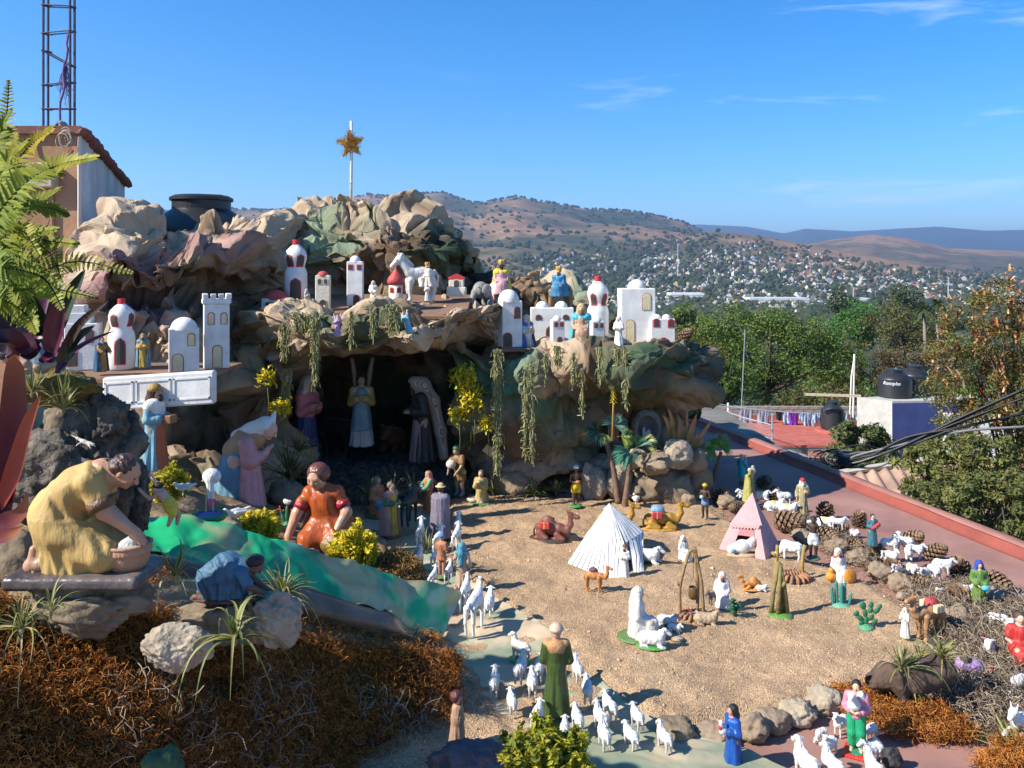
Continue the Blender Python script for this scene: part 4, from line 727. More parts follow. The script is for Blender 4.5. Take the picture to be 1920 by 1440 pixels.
MB().tube([(x0+.01,5.98,zt-2.5),(x0+.01,5.98,zt-.02)],.014,4).build('corner_bead',wht,o)
o=thing('rebar_column','bare starter bars of a column tied with stirrups on the roof corner','rebar',P(111,250,6.35));rb=mat('rusty_rebar',(.06,.045,.07),.6,.3,20,metal=.4)
hx=px2(25,6.3)
bars=[(-hx,-.035),(-hx,.03),(hx,.03),(hx,-.035)]
for x,y in bars:MB().tube([(x,y,-.2),(x*1.01,y,.6),(x*.99,y,1.3)],.010,6).build('bar',rb,o)
for k,z in enumerate((.18,.37,.56,.76,.96,1.10)):
 tl=(.0,.01,-.06,.01,-.005,.02)[k];pts=[(x*1.08,y*1.3,z+tl*(x/hx)+(.01 if y>0 else 0)) for x,y in bars];pts=pts+[pts[0],(pts[0][0]+.07,pts[0][1]+.02,pts[0][2]-.01)]
 MB().tube(pts,.0055,5).build('stirrup',rb,o)
def wob(a,b,n,am,seed):r=np.random.RandomState(seed);a,b=np.array(a),np.array(b);return[a+(b-a)*k+r.normal(size=3)*am*(0<k<1) for k in np.linspace(0,1,n)]
p0_=P(111,250,6.2);o=thing('rope','frayed purple rope tied down the bars onto the wall top','rope',p0_);vi=mat('purple_rope',(.17,.11,.27),.9,.35,60,.5,200)
MB().tube(wob((.09,-.05,.72),(.06,-.1,.1),12,.008,1)+wob((.06,-.1,.08),(-.12,-.26,-.2),8,.008,2),.009,5).build('strand',vi,o,True)
pa=[wob((-.12,-.26,-.2),(-.14+q.normal()*.05,-.28,-.3+q.normal()*.04),6,.012,k+5) for k in range(40)]+[wob((.08,-.05,.5),(.08+q.normal()*.03,-.06,.3+q.normal()*.05),6,.01,k+60) for k in range(30)];tubes('frayed_end',pa,.0022,vi,o,3,'stuff')
o=thing('wire_coil','tangle of pale tie wire hanging at the corner of the tan wall','wire',P(124,252,5.93));pa=[]
for k in range(9):
 th=np.linspace(0,2*PI,22)+k;rr_=.045+.012*q.random();pa.append(np.stack([rr_*np.cos(th)*.8+q.normal()*.015,np.full(22,q.normal()*.01),-.02+rr_*np.sin(th)+q.normal()*.02],1))
tubes('coil',pa,.003,mat('tie_wire',(.38,.32,.25),.7),o,3)
def lump(name,label,cat,loc,r,m,seed=0,n=4,rough=.25,fine=.05,flat=1.,group=None,rz=0,fr=1.6):
 V,Fc=ICO[n];d=1+rough*fbm(V*fr+seed*7.7,3,seed)*1.6+fine*fbm(V*8+seed,3,seed+1)*1.5;W_=V*d[:,None]*np.asarray(r,float);W_[:,2]=np.where(W_[:,2]<0,W_[:,2]*flat,W_[:,2])
 o=link(name,mesh(name,W_,Fc,m,True));o.location=loc;o.rotation_euler=(0,0,R(rz));return tag(o,label,cat,group)
stone_g=mat('grey_pebble',(.22,.22,.21),.8,.2,12,.3,40);lump('stone','round grey stone on the roof corner behind the rope','stone',P(117,236,6.1),(.038,.038,.034),stone_g,3)
tank('water_tank','big black water tank with open rim behind the paper mountain',(P(378,470,8.6).x,8.6,P(378,470,8.6).z-.60),.60,1.14)
brick2=mat('old_brick',(.27,.17,.12),.95,.3,10,.6,40)
lump('stone','flat brown brick piece lying on the big black tank','stone',P(404,369,8.5),(.085,.06,.028),brick2,4,3,.15);lump('stone','small dark slab lying on the left of the big black tank','stone',P(335,372,8.5),(.055,.05,.018),blk,6,3,.15)
p=P(658,374,7.25);o=thing('star','golden tinsel star on a white pole at the mountain top','star',p);wp2=mat('white_pole',(.62,.6,.56),.6,.12,20)
sc=7.25/F;MB().tube([(0,0,-.15),(.004,0,60*sc),(.003,0,147*sc)],.0125,8).build('pole',wp2,o,True)
MB().tube([(-.012,-.02,30*sc),(.012,-.02,33*sc)],.006,5).build('wire_tie',wp2,o)
cz=104*sc;pts=[];
for k in range(10):r_=(28 if k%2==0 else 12)*sc;a=PI/2+k*PI/5+.1;pts.append((r_*math.cos(a),cz+r_*math.sin(a)))
MB().prism(pts,-.028,-.006).build('star_body',mat('gold_card',(.42,.24,.05),.5,.3,40),o)
pa=[];
for k in range(1500):
 i=q.randint(10);a=np.array(pts[i]);b=np.array(pts[(i+1)%10]);f=q.random();c=np.array([0,cz]);e=(a+(b-a)*f);e=e+(c-e)*q.random()**1.5*.8;d=q.normal(size=3)*.018;pa.append([(e[0],-.017,e[1]),(e[0]+d[0]*.6,-.017+d[1]*.7-.004,e[1]+d[2]*.6),(e[0]+d[0],-.017+d[1],e[1]+d[2])])
gold=[np.array([.50,.27,.04]),np.array([.36,.17,.03]),np.array([.62,.40,.10])]
ribbons('tinsel',pa,.004,mat('tinsel',attr=True,rough=.35,var=.2,vs=50,spec=.6,metal=.35),o,'stuff',[gold[q.randint(3)] for _ in pa])
# =============== plants ===============
lf2=mat('broad_leaf',attr=True,rough=.38,var=.18,vs=14,spec=.5,trans=.18)
def cols_grad(n,k,c0,c1,jit=.15,seed=0):
 r=np.random.RandomState(seed);a=np.linspace(0,1,k)[None,:,None];c=np.array(c0)*(1-a)+np.array(c1)*a;return c*r.uniform(1-jit,1+jit,(n,1,1))
def blade(name,pts,wid,m,parent,col,fold=.35,n=14,upv=(0,0,1),th=None,side=5):
 Pp=cr1(np.array([tuple(p) for p in pts],float),n);t=np.linspace(0,1,n);T=np.gradient(Pp,axis=0);T/=np.linalg.norm(T,axis=1)[:,None];u=np.array(upv,float);a=np.cross(T,u);a/=np.linalg.norm(a,axis=1)[:,None]+1e-9;b=np.cross(a,T)
 w_=wid*np.interp(t,[0,.12,.4,.75,.92,1],[.55,.8,1,.62,.24,.02]);s=np.linspace(-1,1,side);th=wid*.05 if th is None else th
 V=[];
 for i in range(n):
  for k in s:V.append(Pp[i]+a[i]*k*w_[i]*.5+b[i]*(abs(k)**1.5*w_[i]*fold*.5))
 V=np.array(V);V2=V-np.repeat(b,side,0)*th*np.repeat(np.minimum(1,w_/wid*2),side)[:,None]*np.tile(1-np.abs(s)*.85,n)[:,None];i=(np.arange(n-1)[:,None]*side+np.arange(side-1)[None]).ravel();Q=np.stack([i,i+1,i+side+1,i+side],1);N=n*side
 ca=np.array(col(t)) if callable(col) else np.tile(col,(n,1));cc=np.repeat(ca,side,0);return link(name,mesh(name,np.concatenate([V,V2]),np.concatenate([Q,Q[:,::-1]+N]),m,True,col=np.concatenate([cc,cc])),parent)
fo_=thing('fern','lush boston fern with yellow green fronds at the left edge','fern',P(-70,470,1.55));base=np.array(fo_.location)
fr_=[[(-60,470),(40,350),(110,310),(186,295)],[(-60,480),(20,400),(70,375),(116,352)],[(-60,480),(30,395),(90,390),(132,405)],[(-50,500),(40,520),(140,490),(252,512)],[(-60,470),(-10,360),(50,280),(104,238)],[(-70,460),(-20,330),(10,230),(17,150)],[(-60,470),(0,330),(20,280),(28,248)],[(-60,500),(30,450),(90,470),(118,530)],[(-60,490),(20,440),(90,452),(150,458)],[(-60,470),(-20,300),(5,240),(22,205)],[(-60,520),(10,545),(90,540),(185,560)],[(-60,480),(-10,420),(40,430),(75,480)],[(-60,500),(-10,480),(30,500),(60,560)],[(-70,470),(-20,380),(30,330),(70,310)],[(-60,500),(0,570),(20,600),(35,640)],[(-60,450),(0,400),(30,370),(60,345)],[(-60,520),(20,480),(60,500),(100,545)],[(-60,450),(-10,410),(20,395),(40,330)],[(-60,500),(0,470),(60,440),(110,430)],[(-60,560),(0,560),(50,590),(70,625)],[(-60,400),(0,330),(15,300),(55,262)],[(-60,480),(0,500),(80,520),(120,585)]]
for k,f in enumerate(fr_):
 d0=1.5+.12*q.normal();pts=np.array([P(x,y,d0+dz) for(x,y),dz in zip(f,(0,-.03,.02,.08*q.normal()))]);L=cr1(pts,40);T=np.gradient(L,axis=0);Ln=np.linalg.norm(T,axis=1).sum();T/=np.linalg.norm(T,axis=1)[:,None];nl=int(Ln/.0066);pa=[];cl=[];yel={4:.9,0:.5,5:.6,6:.5}.get(k,(.2+.25*q.random()))
 for i in range(4,nl):
  t=i/nl;c=L[min(39,int(t*39))];tt=T[min(39,int(t*39))];sd_=np.cross(tt,np.array([.15,-.9,.35]));sd_/=np.linalg.norm(sd_);ll=.031*np.interp(t,[0,.2,.6,1],[.6,1,.85,.12])*q.uniform(.85,1.1)
  for s_ in(1,-1):
   dirn=sd_*s_*.9+tt*.35+np.array([0,-.15,.12-.25*q.random()]);pa.append([c,c+dirn*ll*.5+[0,0,ll*.06],c+dirn*ll]);g=yel*np.clip(t*1.5,0,1);cl.append((np.array([.16,.25,.02])*(1-g)+np.array([.42,.30,.02])*g)*q.uniform(.7,1.25))
 fp=ribbons('frond',np.array(pa)-base,np.array([.0048,.0052,.0015]),leafm,fo_,None,cl,.15,(.1,-.75,.6));MB().tube([p-base for p in L[::3]],.0012,4).build('midrib',leafm,fp)
def pl_(f,d):return[P(x,y,d+(z if len(r) else 0)) for x,y,*r in f for z in[r[0] if r else 0]]
o=thing('boat_lily','purple and green boat lily with long pointed leaves','plant',P(60,670,1.75));base=np.array(o.location);pur=np.array([.10,.018,.05]);dgr=np.array([.035,.06,.025]);mid=np.array([.06,.04,.035])
LV=[([(95,640),(55,560),(60,468)],36,dgr),([(90,650),(120,580),(160,505)],38,dgr),([(60,650),(80,590),(92,540)],44,pur),([(95,660),(110,600),(118,545)],40,pur),([(60,660),(20,600),(45,545)],44,pur*.7),([(50,660),(-10,620),(-30,560)],40,pur*.6),([(110,680),(150,610),(203,565)],20,mid),([(110,700),(140,640),(178,610)],22,dgr),([(105,700),(150,650),(215,620)],11,pur*1.2),([(40,660),(10,640),(-20,650)],50,pur*.6),([(70,665),(30,640),(0,650)],44,pur*.5),([(95,680),(108,640),(100,585)],26,pur*1.2),([(20,640),(12,590),(14,520)],34,dgr*.9),([(100,660),(100,600),(112,520)],30,mid),([(80,680),(95,665),(100,630)],24,np.array([.2,.02,.05])),([(30,660),(60,620),(75,600)],40,pur*.8),([(0,660),(10,610),(-10,590)],44,pur*.5)]
for k,(f,wpx,c) in enumerate(LV):
 d=1.78-.02*(k%5);pts=[np.array(P(x,y,d+.05*j*((k%3)-1)))-base for j,(x,y) in enumerate(f)];blade('leaf',pts,px2(wpx,d),lf2,o,lambda t,c=c:np.array([c*(1-.3*x)+np.array([.03,.035,.02])*.3*x for x in t]),.45,14,(.2,-.9,.3))
o=thing('bromeliad','red and orange bromeliad with a tall pointed leaf at the left edge','plant',P(0,1000,1.3));base=np.array(o.location)
def ored(t):return np.array([np.array([.10,.012,.028])*(1-x)+np.array([.33,.12,.055])*x for x in np.clip((t-.3)*1.9,0,1)])
for f,wpx,cf in(([(0,990),(25,800),(30,690),(37,668)],46,ored),([(-10,960),(20,900),(50,800),(76,742)],30,lambda t:np.array([np.array([.30,.03,.03])*(1-x)+np.array([.46,.12,.06])*x for x in t])),([(-20,985),(15,975),(40,960),(52,928)],34,lambda t:ored(t)*.95),([(-60,1000),(-50,880),(-40,800),(-25,740)],40,ored),([(-40,1000),(0,1005),(20,1000),(45,985)],26,ored)):
 pts=[np.array(P(x,y,1.3-.02*j))-base for j,(x,y) in enumerate(f)];blade('leaf',pts,px2(wpx,1.3),lf2,o,cf,.3,22,(.25,-.95,.1))
grassm=mat('grass_blade',attr=True,rough=.5,var=.15,vs=20,spec=.35,trans=.25)
AIR=[np.array([.31,.30,.09]),np.array([.22,.23,.065]),np.array([.40,.37,.17]),np.array([.14,.16,.045])]
def tuft(label,loc,hpx,d,n=40,wpx=5.,spread=.9,cols=AIR,seed=0,droop=.7,group=None,name='air_plant',lean=(0,0)):
 r=np.random.RandomState(seed);o=thing(name,label,'plant',loc,group=group);Ls=px2(hpx,d);pa=[];cl=[];t=np.linspace(0,1,9)
 for k in range(n):
  a=r.uniform(0,2*PI);e=r.uniform(.25,1.45) if spread>.5 else r.uniform(.9,1.5);L=Ls*r.uniform(.55,1.2);dx,dy=math.cos(a)*math.cos(e)*spread+lean[0],math.sin(a)*math.cos(e)*spread+lean[1];dr=droop*L*r.uniform(.4,1.3);w1,w2=r.normal(size=2)*.06*L
  pa.append(np.stack([dx*L*t+w1*np.sin(3*t),dy*L*t+w2*np.sin(3*t),math.sin(e)*L*t*1.15-dr*t**2.4],1));cl.append(cols[r.randint(len(cols))]*r.uniform(.75,1.25))
 w_=px2(wpx,d)*np.interp(t,[0,.2,.6,1],[1,.9,.55,.08]);lv=ribbons('leaves',pa,w_,grassm,o,'stuff',cl,.5);bmb=MB();bmb.lathe([(0,-.1*Ls),(Ls*.05,-.02*Ls),(Ls*.035,.08*Ls),(0,.12*Ls)],8);bmb.build('bulb',grassm if False else mat('plant_bulb',(.2,.17,.09),.8),o,True);return o
for k,(x,y,d,h,n,wpx,sp,dr,lab) in enumerate(((118,770,2.55,95,34,6,.7,.5,'stiff green grass tuft above the grey block near the foam shelf'),(60,740,2.5,70,30,5,.7,.5,'thin grass tuft below the reclining blue figure'),(330,1085,2.15,125,26,6,.75,.7,'pale grass tuft between the kneeling woman and the blue washer'),(530,1125,2.7,95,60,4.5,1.0,.75,'wispy pale air plant on the near lip of the river'),(440,1200,1.95,125,30,9,1.0,1.0,'green spidery air plant with long hanging leaves beside the flat rock'),(470,1145,2.3,85,16,8,.9,.8,'small broad bladed tuft on the rock behind the spidery plant'),(40,1180,1.75,130,40,4.5,1.0,.9,'grey green wispy tuft at the lower left edge'),(95,1150,1.85,90,20,4,1.0,.8,'thin grey tuft under the base of the kneeling woman'),(545,900,5.0,125,70,4.5,.9,.7,'large dark grass tuft left of the cave mouth'),(560,850,5.15,70,26,4,.9,.8,'arching pale grass beside the cave opening'),(690,935,5.35,45,26,3.2,.9,.6,'small grass tuft left of the row of figures at the cave'),(735,935,5.4,62,30,3.2,.9,.6,'yellowish grass tuft behind the pink cloaked figure'),(775,930,5.45,55,26,3.2,.9,.6,'grass tuft behind the dark goat'),(925,925,5.7,60,24,3,.8,.6,'dark grass behind the kneeling figure by the boulder'),(880,840,5.9,60,26,3,.9,.7,'dim grass tuft at the right side of the cave mouth'),(1000,930,5.75,58,40,3.2,.9,.6,'green tuft right of the boulder under the hanging moss'),(1043,925,5.8,45,34,3.2,1.0,.6,'low arching tuft beside the boy in yellow shorts'),(1690,1255,2.95,80,40,4.5,.9,.6,'pale green air plant on the left of the driftwood'),(1765,1235,3.0,85,40,4.5,.9,.7,'pale green air plant on the right of the driftwood'),(1725,1240,3.05,62,30,4,.9,.6,'small air plant between the two on the driftwood'),(1715,1300,2.95,42,26,4,1.0,.6,'low pale tuft at the foot of the driftwood'),(1905,1420,2.75,105,46,7,.95,.7,'broad yellow green tuft at the lower right corner'),(1380,1500,2.2,100,12,5,.7,.7,'long pale stalks rising at the bottom edge by the blue dress'),(800,1035,4.0,60,26,3,.9,.4,'dark thin grass beside the dried moss clump'))):
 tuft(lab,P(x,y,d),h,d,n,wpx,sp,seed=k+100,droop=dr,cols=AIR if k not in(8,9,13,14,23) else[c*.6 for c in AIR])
sedm=mat('sedum',attr=True,rough=.5,var=.12,vs=20,spec=.4,trans=.15)
def sedum(label,cx,cy,d,wpx,hpx,n,cols,seed,lp=6,base_y=None):
 r=np.random.RandomState(seed);o=thing('sedum',label,'plant',P(cx,base_y or cy+hpx/2,d));W_,Hh=px2(wpx/2,d),px2(hpx,d);st=MB();C=[]
 for k in range(n):
  x=r.uniform(-1,1);y=r.uniform(-.7,.7);h_=Hh*r.uniform(.55,1.0)*(1-.4*abs(x));tip=np.array([x*W_*.95,y*W_,h_]);b=np.array([x*W_*.5,y*W_*.5,0]);st.tube([b,b*.5+tip*.5,tip*.9+b*.1],px2(1.2,d),4)
  for t in np.linspace(.3,1,11):C.append(b+(tip-b)*t)
 link('leaves',leafmesh('leaves',C,px2(lp*1.3,d),11,px2(lp,d),cols,seed+1,1.),o);st.build('stem',mat('sedum_stem',(.16,.15,.04),.8),o,True,'stuff');return o
SY=[np.array([.68,.52,.02]),np.array([.58,.48,.025]),np.array([.40,.42,.03]),np.array([.74,.56,.03])];SG=[np.array([.26,.27,.02]),np.array([.42,.36,.02]),np.array([.13,.17,.02])]
sedum('bright yellow sedum clump left of the red kneeling woman',485,985,3.7,80,70,50,SY,1);sedum('larger bright yellow sedum clump in front of the red kneeling woman',665,1025,3.75,95,90,65,SY,2);sedum('yellow green bush beside the climbing toy boy',318,905,3.5,62,70,40,SG+SY[:2],3)
sedum('yellow green sedum at the bottom edge before the flock',1020,1405,2.35,175,95,90,SG,4,7)
for x,y,d,w_,lab in((500,705,5.15,34,'yellow flower head high on the left pillar of the cave'),(527,760,5.15,36,'yellow flower head low on the left pillar of the cave'),(868,700,5.5,44,'topmost yellow flower cluster right of the cave'),(882,730,5.5,44,'second yellow flower cluster from the top right of the cave'),(860,772,5.5,38,'lower left yellow flower cluster right of the cave'),(888,752,5.45,36,'bright yellow flower cluster in the middle right of the cave'),(914,790,5.45,32,'lowest yellow flower cluster beside the hanging moss')):
 r=np.random.RandomState(x);o=thing('goldenrod',lab,'flower',P(x,y+w_,d),group='yellow flowers by the cave');h0=px2(w_,d);MB().tube([(0,.03,-h0*1.3),(.01,.01,-h0*.4),(0,0,h0)],.004,5).build('stem',mat('green_stem',(.09,.12,.03),.8),o,True);pa=[]
 for k in range(170):a=r.uniform(0,2*PI);rad=r.random()**.5*h0*.55;z=h0+r.normal()*h0*.22-rad*.25;p=np.array([math.cos(a)*rad,math.sin(a)*rad*.7,z]);pa.append([p,p+r.normal(size=3)*h0*.06,p+r.normal(size=3)*h0*.13])
 ribbons('petals',pa,px2(4.5,d)*np.array([.7,1,.4]),sedm,o,'stuff',[SY[r.randint(4)]*r.uniform(.8,1.2) for _ in pa])
spm=[np.array([.33,.32,.13]),np.array([.24,.24,.10]),np.array([.42,.40,.2])]
def hang(label,x,y,L,d,wpx,n,seed):
 r=np.random.RandomState(seed);o=thing('hanging_moss',label,'moss',P(x,y,d),group='hanging moss on the mountain');pa=[];cl=[]
 for k in range(n):
  z0=-px2(L,d)*r.random()**1.1;x0_=r.normal()*px2(wpx/5,d)*(1+z0/px2(L,d)*.45);v=r.normal(size=3)*px2(6,d);v[1]*=.6;v[2]-=px2(8,d);pa.append([(x0_,-.02-.012*r.random(),z0),(x0_+v[0]*.6,-.02+v[1]*.6,z0+v[2]*.4),(x0_+v[0]*.7,-.02+v[1],z0+v[2])]);cl.append(spm[r.randint(3)]*r.uniform(.7,1.2))
 tubes('strands',pa,px2(.8,d),mossm,o,3,'stuff',cl)
 for k in range(4):xx=r.normal()*px2(wpx/4,d);MB().tube([(xx,-.02,0),(xx*.7+r.normal()*.004,-.025,-px2(L*.5,d)),(xx*.5,-.02,-px2(L*r.uniform(.8,1.02),d))],px2(1.2,d),4).build('cord',mossm if False else mat('moss_cord',(.2,.21,.11),.9),o)
for k,(x,y,L,d,w_,n,lab) in enumerate(((592,590,125,5.15,22,300,'long hanging moss at the left of the cave roof'),(536,605,62,5.2,22,220,'short hanging moss curtain left of the long one'),(565,585,30,5.2,60,240,'low fringe of moss along the roof left of the angel in lilac'),(540,690,70,5.35,20,160,'dim moss strand hanging by the pink praying figure'),(660,583,60,5.15,8,70,'thin moss thread hanging beside the lilac angel'),(700,582,45,5.15,14,90,'faint moss hanging right of the lilac angel'),(738,570,50,5.15,34,260,'moss patch hanging over the roof edge left of the blue angel'),(933,655,230,5.45,20,620,'longest moss strand hanging left on the green wall'),(985,690,160,5.4,9,220,'left of the twin thin moss strands on the green wall'),(997,680,180,5.4,9,240,'right of the twin thin moss strands on the green wall'),(1022,662,45,5.42,8,60,'short wisp of moss under the small white tower'),(1048,648,36,5.45,22,90,'moss tuft spilling over the ledge at the small tower'),(1075,660,55,5.42,10,80,'thin moss wisp hanging in the middle of the ledge'),(1125,650,60,5.42,10,80,'moss hanging at the ledge left of the flower spike'),(1160,652,40,5.42,28,110,'moss tuft on the ledge by the white robed figure'),(1172,660,100,5.4,8,110,'long moss string hanging right of the flower spike'),(1090,690,90,5.42,7,60,'faint moss thread in the centre of the green wall'))):hang(lab,x,y,L,d,w_,n,k+500)
def shrub(label,cx,cy,rx_,ry_,d,pal_,n,per,leaf,seed,base_y,name='shrub',clf=.2,twigs=40,extra=None):
 r=np.random.RandomState(seed);c=np.array(P(cx,cy,d));zb=P(cx,base_y,d).z;o=thing(name,label,'shrub',(c[0],d,zb));Rx,Rz=px2(rx_,d),px2(ry_,d);C=[]
 while len(C)<n:
  v=r.uniform(-1,1,3);L=np.linalg.norm(v*[1,.9,1])
  if L<1 and L>.25+.3*r.random():C.append(v*[Rx,Rx*.6,Rz]+[0,0,c[2]-zb])
 C=np.array(C);C=C[fbm(C/Rx*2.2,2,seed)>-.28];link('crown',leafmesh('crown',C,min(Rx,Rz)*clf,per,px2(leaf,d),pal_,seed+1),o);m2=MB();f=np.array([0,0,(c[2]-zb)*.35]);m2.tube([(0,0,-.2),f],[Rx*.05,Rx*.035],6);m2.build('trunk',barkm,o,True);tw=MB()
 for k in range(twigs):e=C[r.randint(len(C))];tw.tube([f,f*.4+e*.6+r.normal(size=3)*Rx*.06,e],[Rx*.018,Rx*.01,Rx*.003],4)
 tw.build('twigs',barkm,o,True,'stuff')
 if extra:extra(o,C,r,d)
 return o
def blossoms(o,C,r,d):
 for nm,cols,n_,lp in(('seed_heads',[np.array([.50,.22,.06]),np.array([.42,.14,.04]),np.array([.60,.42,.24]),np.array([.36,.2,.07])],210,4.5),('red_pods',[np.array([.24,.015,.025]),np.array([.16,.01,.02])],26,4.2)):
  pa=[];cl=[]
  for k in range(n_):
   e=C[r.randint(len(C))]+r.normal(size=3)*.05+np.array([0,-.06,.03]);L=px2(34,d)*r.uniform(.5,1.1)*(1 if nm=='seed_heads' else.9);s_=1 if nm=='seed_heads' else-1
   for j in range(12):p=e+np.array([0,0,s_*L*j/12])+r.normal(size=3)*px2(3,d);pa.append([p,p+r.normal(size=3)*px2(3.2,d),p+r.normal(size=3)*px2(5.5,d)]);cl.append(cols[r.randint(len(cols))]*r.uniform(.7,1.3))
  ribbons(nm,pa,px2(lp,d)*np.array([.6,1,.6]),sedm,o,'stuff',cl,.2)
shrub('tall flowering shrub with orange seed heads and dark red pods on the right',1945,710,205,205,9,[(.12,.14,.025),(.15,.165,.035),(.17,.125,.035),(.10,.125,.025),(.20,.13,.045)],430,110,3.3,41,1250,'flowering_shrub',.11,90,blossoms)
shrub('leafy green twigs of the shrub above the hedge at the right edge',1820,880,130,70,7.6,[(.14,.15,.04),(.10,.12,.03),(.19,.19,.05)],200,44,5,42,1100,'hedge_shrub',.2,70)
shrub('dense leafy hedge along the outside of the red kerb',1880,950,190,62,6.6,[(.15,.16,.045),(.10,.12,.035),(.20,.19,.06),(.08,.10,.03)],360,60,4.8,43,1200,'hedge',.22,60)
shrub('young yellow green sprigs beside the blue wall',1740,890,70,62,8.2,[(.20,.21,.05),(.13,.16,.04)],46,18,7.5,44,1100,'sprig_shrub',.2,50)
shrub('rounded green bush beyond the cable bundle',1615,850,62,66,15,[(.10,.12,.04),(.13,.15,.05),(.07,.09,.03)],220,34,5,45,1050,'round_bush',.2,40)
shrub('low dark bush below the rounded one behind the kerb',1680,890,75,38,12.5,[(.07,.09,.03),(.10,.12,.035)],160,30,5.5,46,1100,'low_bush',.25,30)
shrub('unseen leafy shrub added at the left to shade the lower bench',-1010,990,380,150,1.42,[(.06,.09,.02),(.09,.11,.03)],150,24,34,47,2233,'shade_shrub',.3,30)  # out of view, added to cast shade on the lower left of the moss
o=thing('cable_bundle','bundle of black cables sagging over the kerb towards the right','cables',(0,0,0));cb=mat('black_cable',(.022,.022,.024),.5,.2,30);cg=mat('grey_cable',(.16,.16,.16),.6,.15,30);r=np.random.RandomState(8)
for k in range(9):
 e=[(1925,728,6.6),(1925,742,6.6),(1925,775,6.8),(1925,800,6.6)][k%4];a=[(1385,822,9.2),(1430,838,8.7),(1500,858,8.0),(1560,868,7.5),(1610,862,7.2),(1700,825+(k%3)*6,7.0),(1800,785+(k%4)*8,6.8),e]
 MB().tube(cr1(np.array([tuple(P(x+r.normal()*3,y+r.normal()*5*(x<1750),d)+Vector((0,0,.0))) for x,y,d in a]),40),(.008 if k%3 else.011),6).build('cable',cg if k%4==3 else cb,o,True)
for k in range(7):
 th=np.linspace(0,2*PI*1.4,26)+k;cx,cy=1540+14*k,862+r.normal()*5;MB().tube([P(cx+40*math.cos(x)*(.6+.08*k),cy+15*math.sin(x),7.6-.05*k) for x in th],.008,5).build('cable_loop',cb if k%3 else cg,o,True)
MB().box(P(1588,862,7.3),(.07,.05,.05),20,bev=.015).build('clamp_box',cb,o)
# =============== foam villages ===============
foam=mat('white_foam',(.64,.63,.60),.75,.17,9,.4,70,.25,dist=.003);cream=mat('cream_foam',(.62,.56,.46),.75,.08,14,.3,60);redp=paint((.50,.025,.03),.5);darkw=paint((.055,.045,.042),.6);yelw=paint((.60,.53,.32),.6);rust=paint((.33,.06,.03),.5);domeR=paint((.48,.06,.055),.6)
def archp(w,h,n=8,rnd_=True):
 if not rnd_:return[(-w,0),(w,0),(w,h),(-w,h)]
 k=h-w;return[(-w,0),(w,0)]+[(w*math.cos(PI*i/n),k+w*math.sin(PI*i/n)) for i in range(n+1)]
class House:
 def __init__(s,label,cx,base,d=None,z=None,rz=0,group=None,cat='toy house',name='toy_house'):
  d=FD(base,z) if z is not None else d;s.d=d;p=P(cx,base,d);s.o=thing(name,label,cat,p,rz,group=group);s.u=px2(1,d)
 def box(s,x0,x1,h,dep,y0=0,m=foam,nm='walls',z0=0,bev=1.2):u=s.u;MB().box(((x0+x1)/2*u,(y0+dep/2)*u,(z0+h/2)*u),((x1-x0)/2*u,dep/2*u,h/2*u),bev=bev*u).build(nm,m,s.o);return s
 def dome(s,x,y,z,r,h=None,m=foam,nm='dome'):u=s.u;h=h or r;MB().lathe([(r*u*math.cos(a),h*u*math.sin(a)) for a in np.linspace(-.1,PI/2,12)],28,(x*u,y*u,z*u)).build(nm,m,s.o,True);return s
 def win(s,x,z,w,h,m=darkw,fm=redp,rnd_=True,rz=0,y=0,ft=1.6,nm='window',xc=0,yc=0):
  u=s.u;o=bpy.data.objects;fr=MB().prism([(a*u,b*u) for a,b in[(p[0]*(w/2+ft)/(w/2),p[1]*(h+ft*1.6)/h-ft*.6) for p in archp(w/2,h,rnd_=rnd_)]],-.9*u,.6*u)
  pn=MB().prism([(a*u,b*u) for a,b in archp(w/2,h,rnd_=rnd_)],-1.25*u,.5*u);L=(x*u,(y-.2)*u,z*u)
  for q in(fr,pn):q.xf((0,0,0),0);q.V=[rot(v+np.array([x*u,(y)*u,z*u]),rz)+np.array([xc*u,yc*u,0]) for v in q.V]
  wo=fr.build('frame' if False else nm,fm,s.o);pn.build('pane',m,wo);return s
 def bottle(s,prof,m=foam,cap=True):
  u=s.u;pr=[(r*u,z*u) for r,z in prof];V=MB().lathe(pr,40);v=V.V[0];v*=1+.012*fbm(v*60,3,4)[:,None];MB_=V.build('bottle',m,s.o,True)
  if cap:r,z=prof[-1];MB().lathe([((r+1)*u,(z-2)*u),((r+1)*u,(z+8)*u),(0,(z+8.5)*u)],20).build('cap',redp,s.o)
  return s
 def bwin(s,prof,ang,z,w,h,nm='window'):
  u=s.u;pz=[p[1] for p in prof];pr=[p[0] for p in prof]
  for k,(ww,hh,off,m) in enumerate(((w/2+2,h+4,.5,redp),(w/2,h,.9,darkw))):
   V=[];n=9;zz=np.linspace(z-(2 if k==0 else 0),z-(2 if k==0 else 0)+hh,9);Fc=[]
   for i,z_ in enumerate(zz):
    t=(z_-zz[0])/hh;wd=ww*(1 if t<.7 else math.sqrt(max(0,1-((t-.7)/.3)**2))*.9+.1)
    for x in np.linspace(-1,1,n):r=float(np.interp(z_,pz,pr))+off;a=R(ang)-PI/2+x*wd/r;V.append((r*u*math.cos(a),r*u*math.sin(a),z_*u))
   Fc=[(i*n+j,i*n+j+1,(i+1)*n+j+1,(i+1)*n+j) for i in range(8) for j in range(n-1)]
   ob=MB().add(V,Fc).build(nm if k==0 else 'pane',m,s.o if k==0 else par,True);par=ob
  return s
BOT=[(20,0),(23,3),(23.5,30),(23.5,60),(22,68),(18,76),(18.5,80),(22.5,92),(23,100),(20,110),(12,118),(7,122),(6,124)]
def sc_(pr,a,b):return[(r*a,z*b) for r,z in pr]
zl,zu,zr_=1.045,1.315,1.06
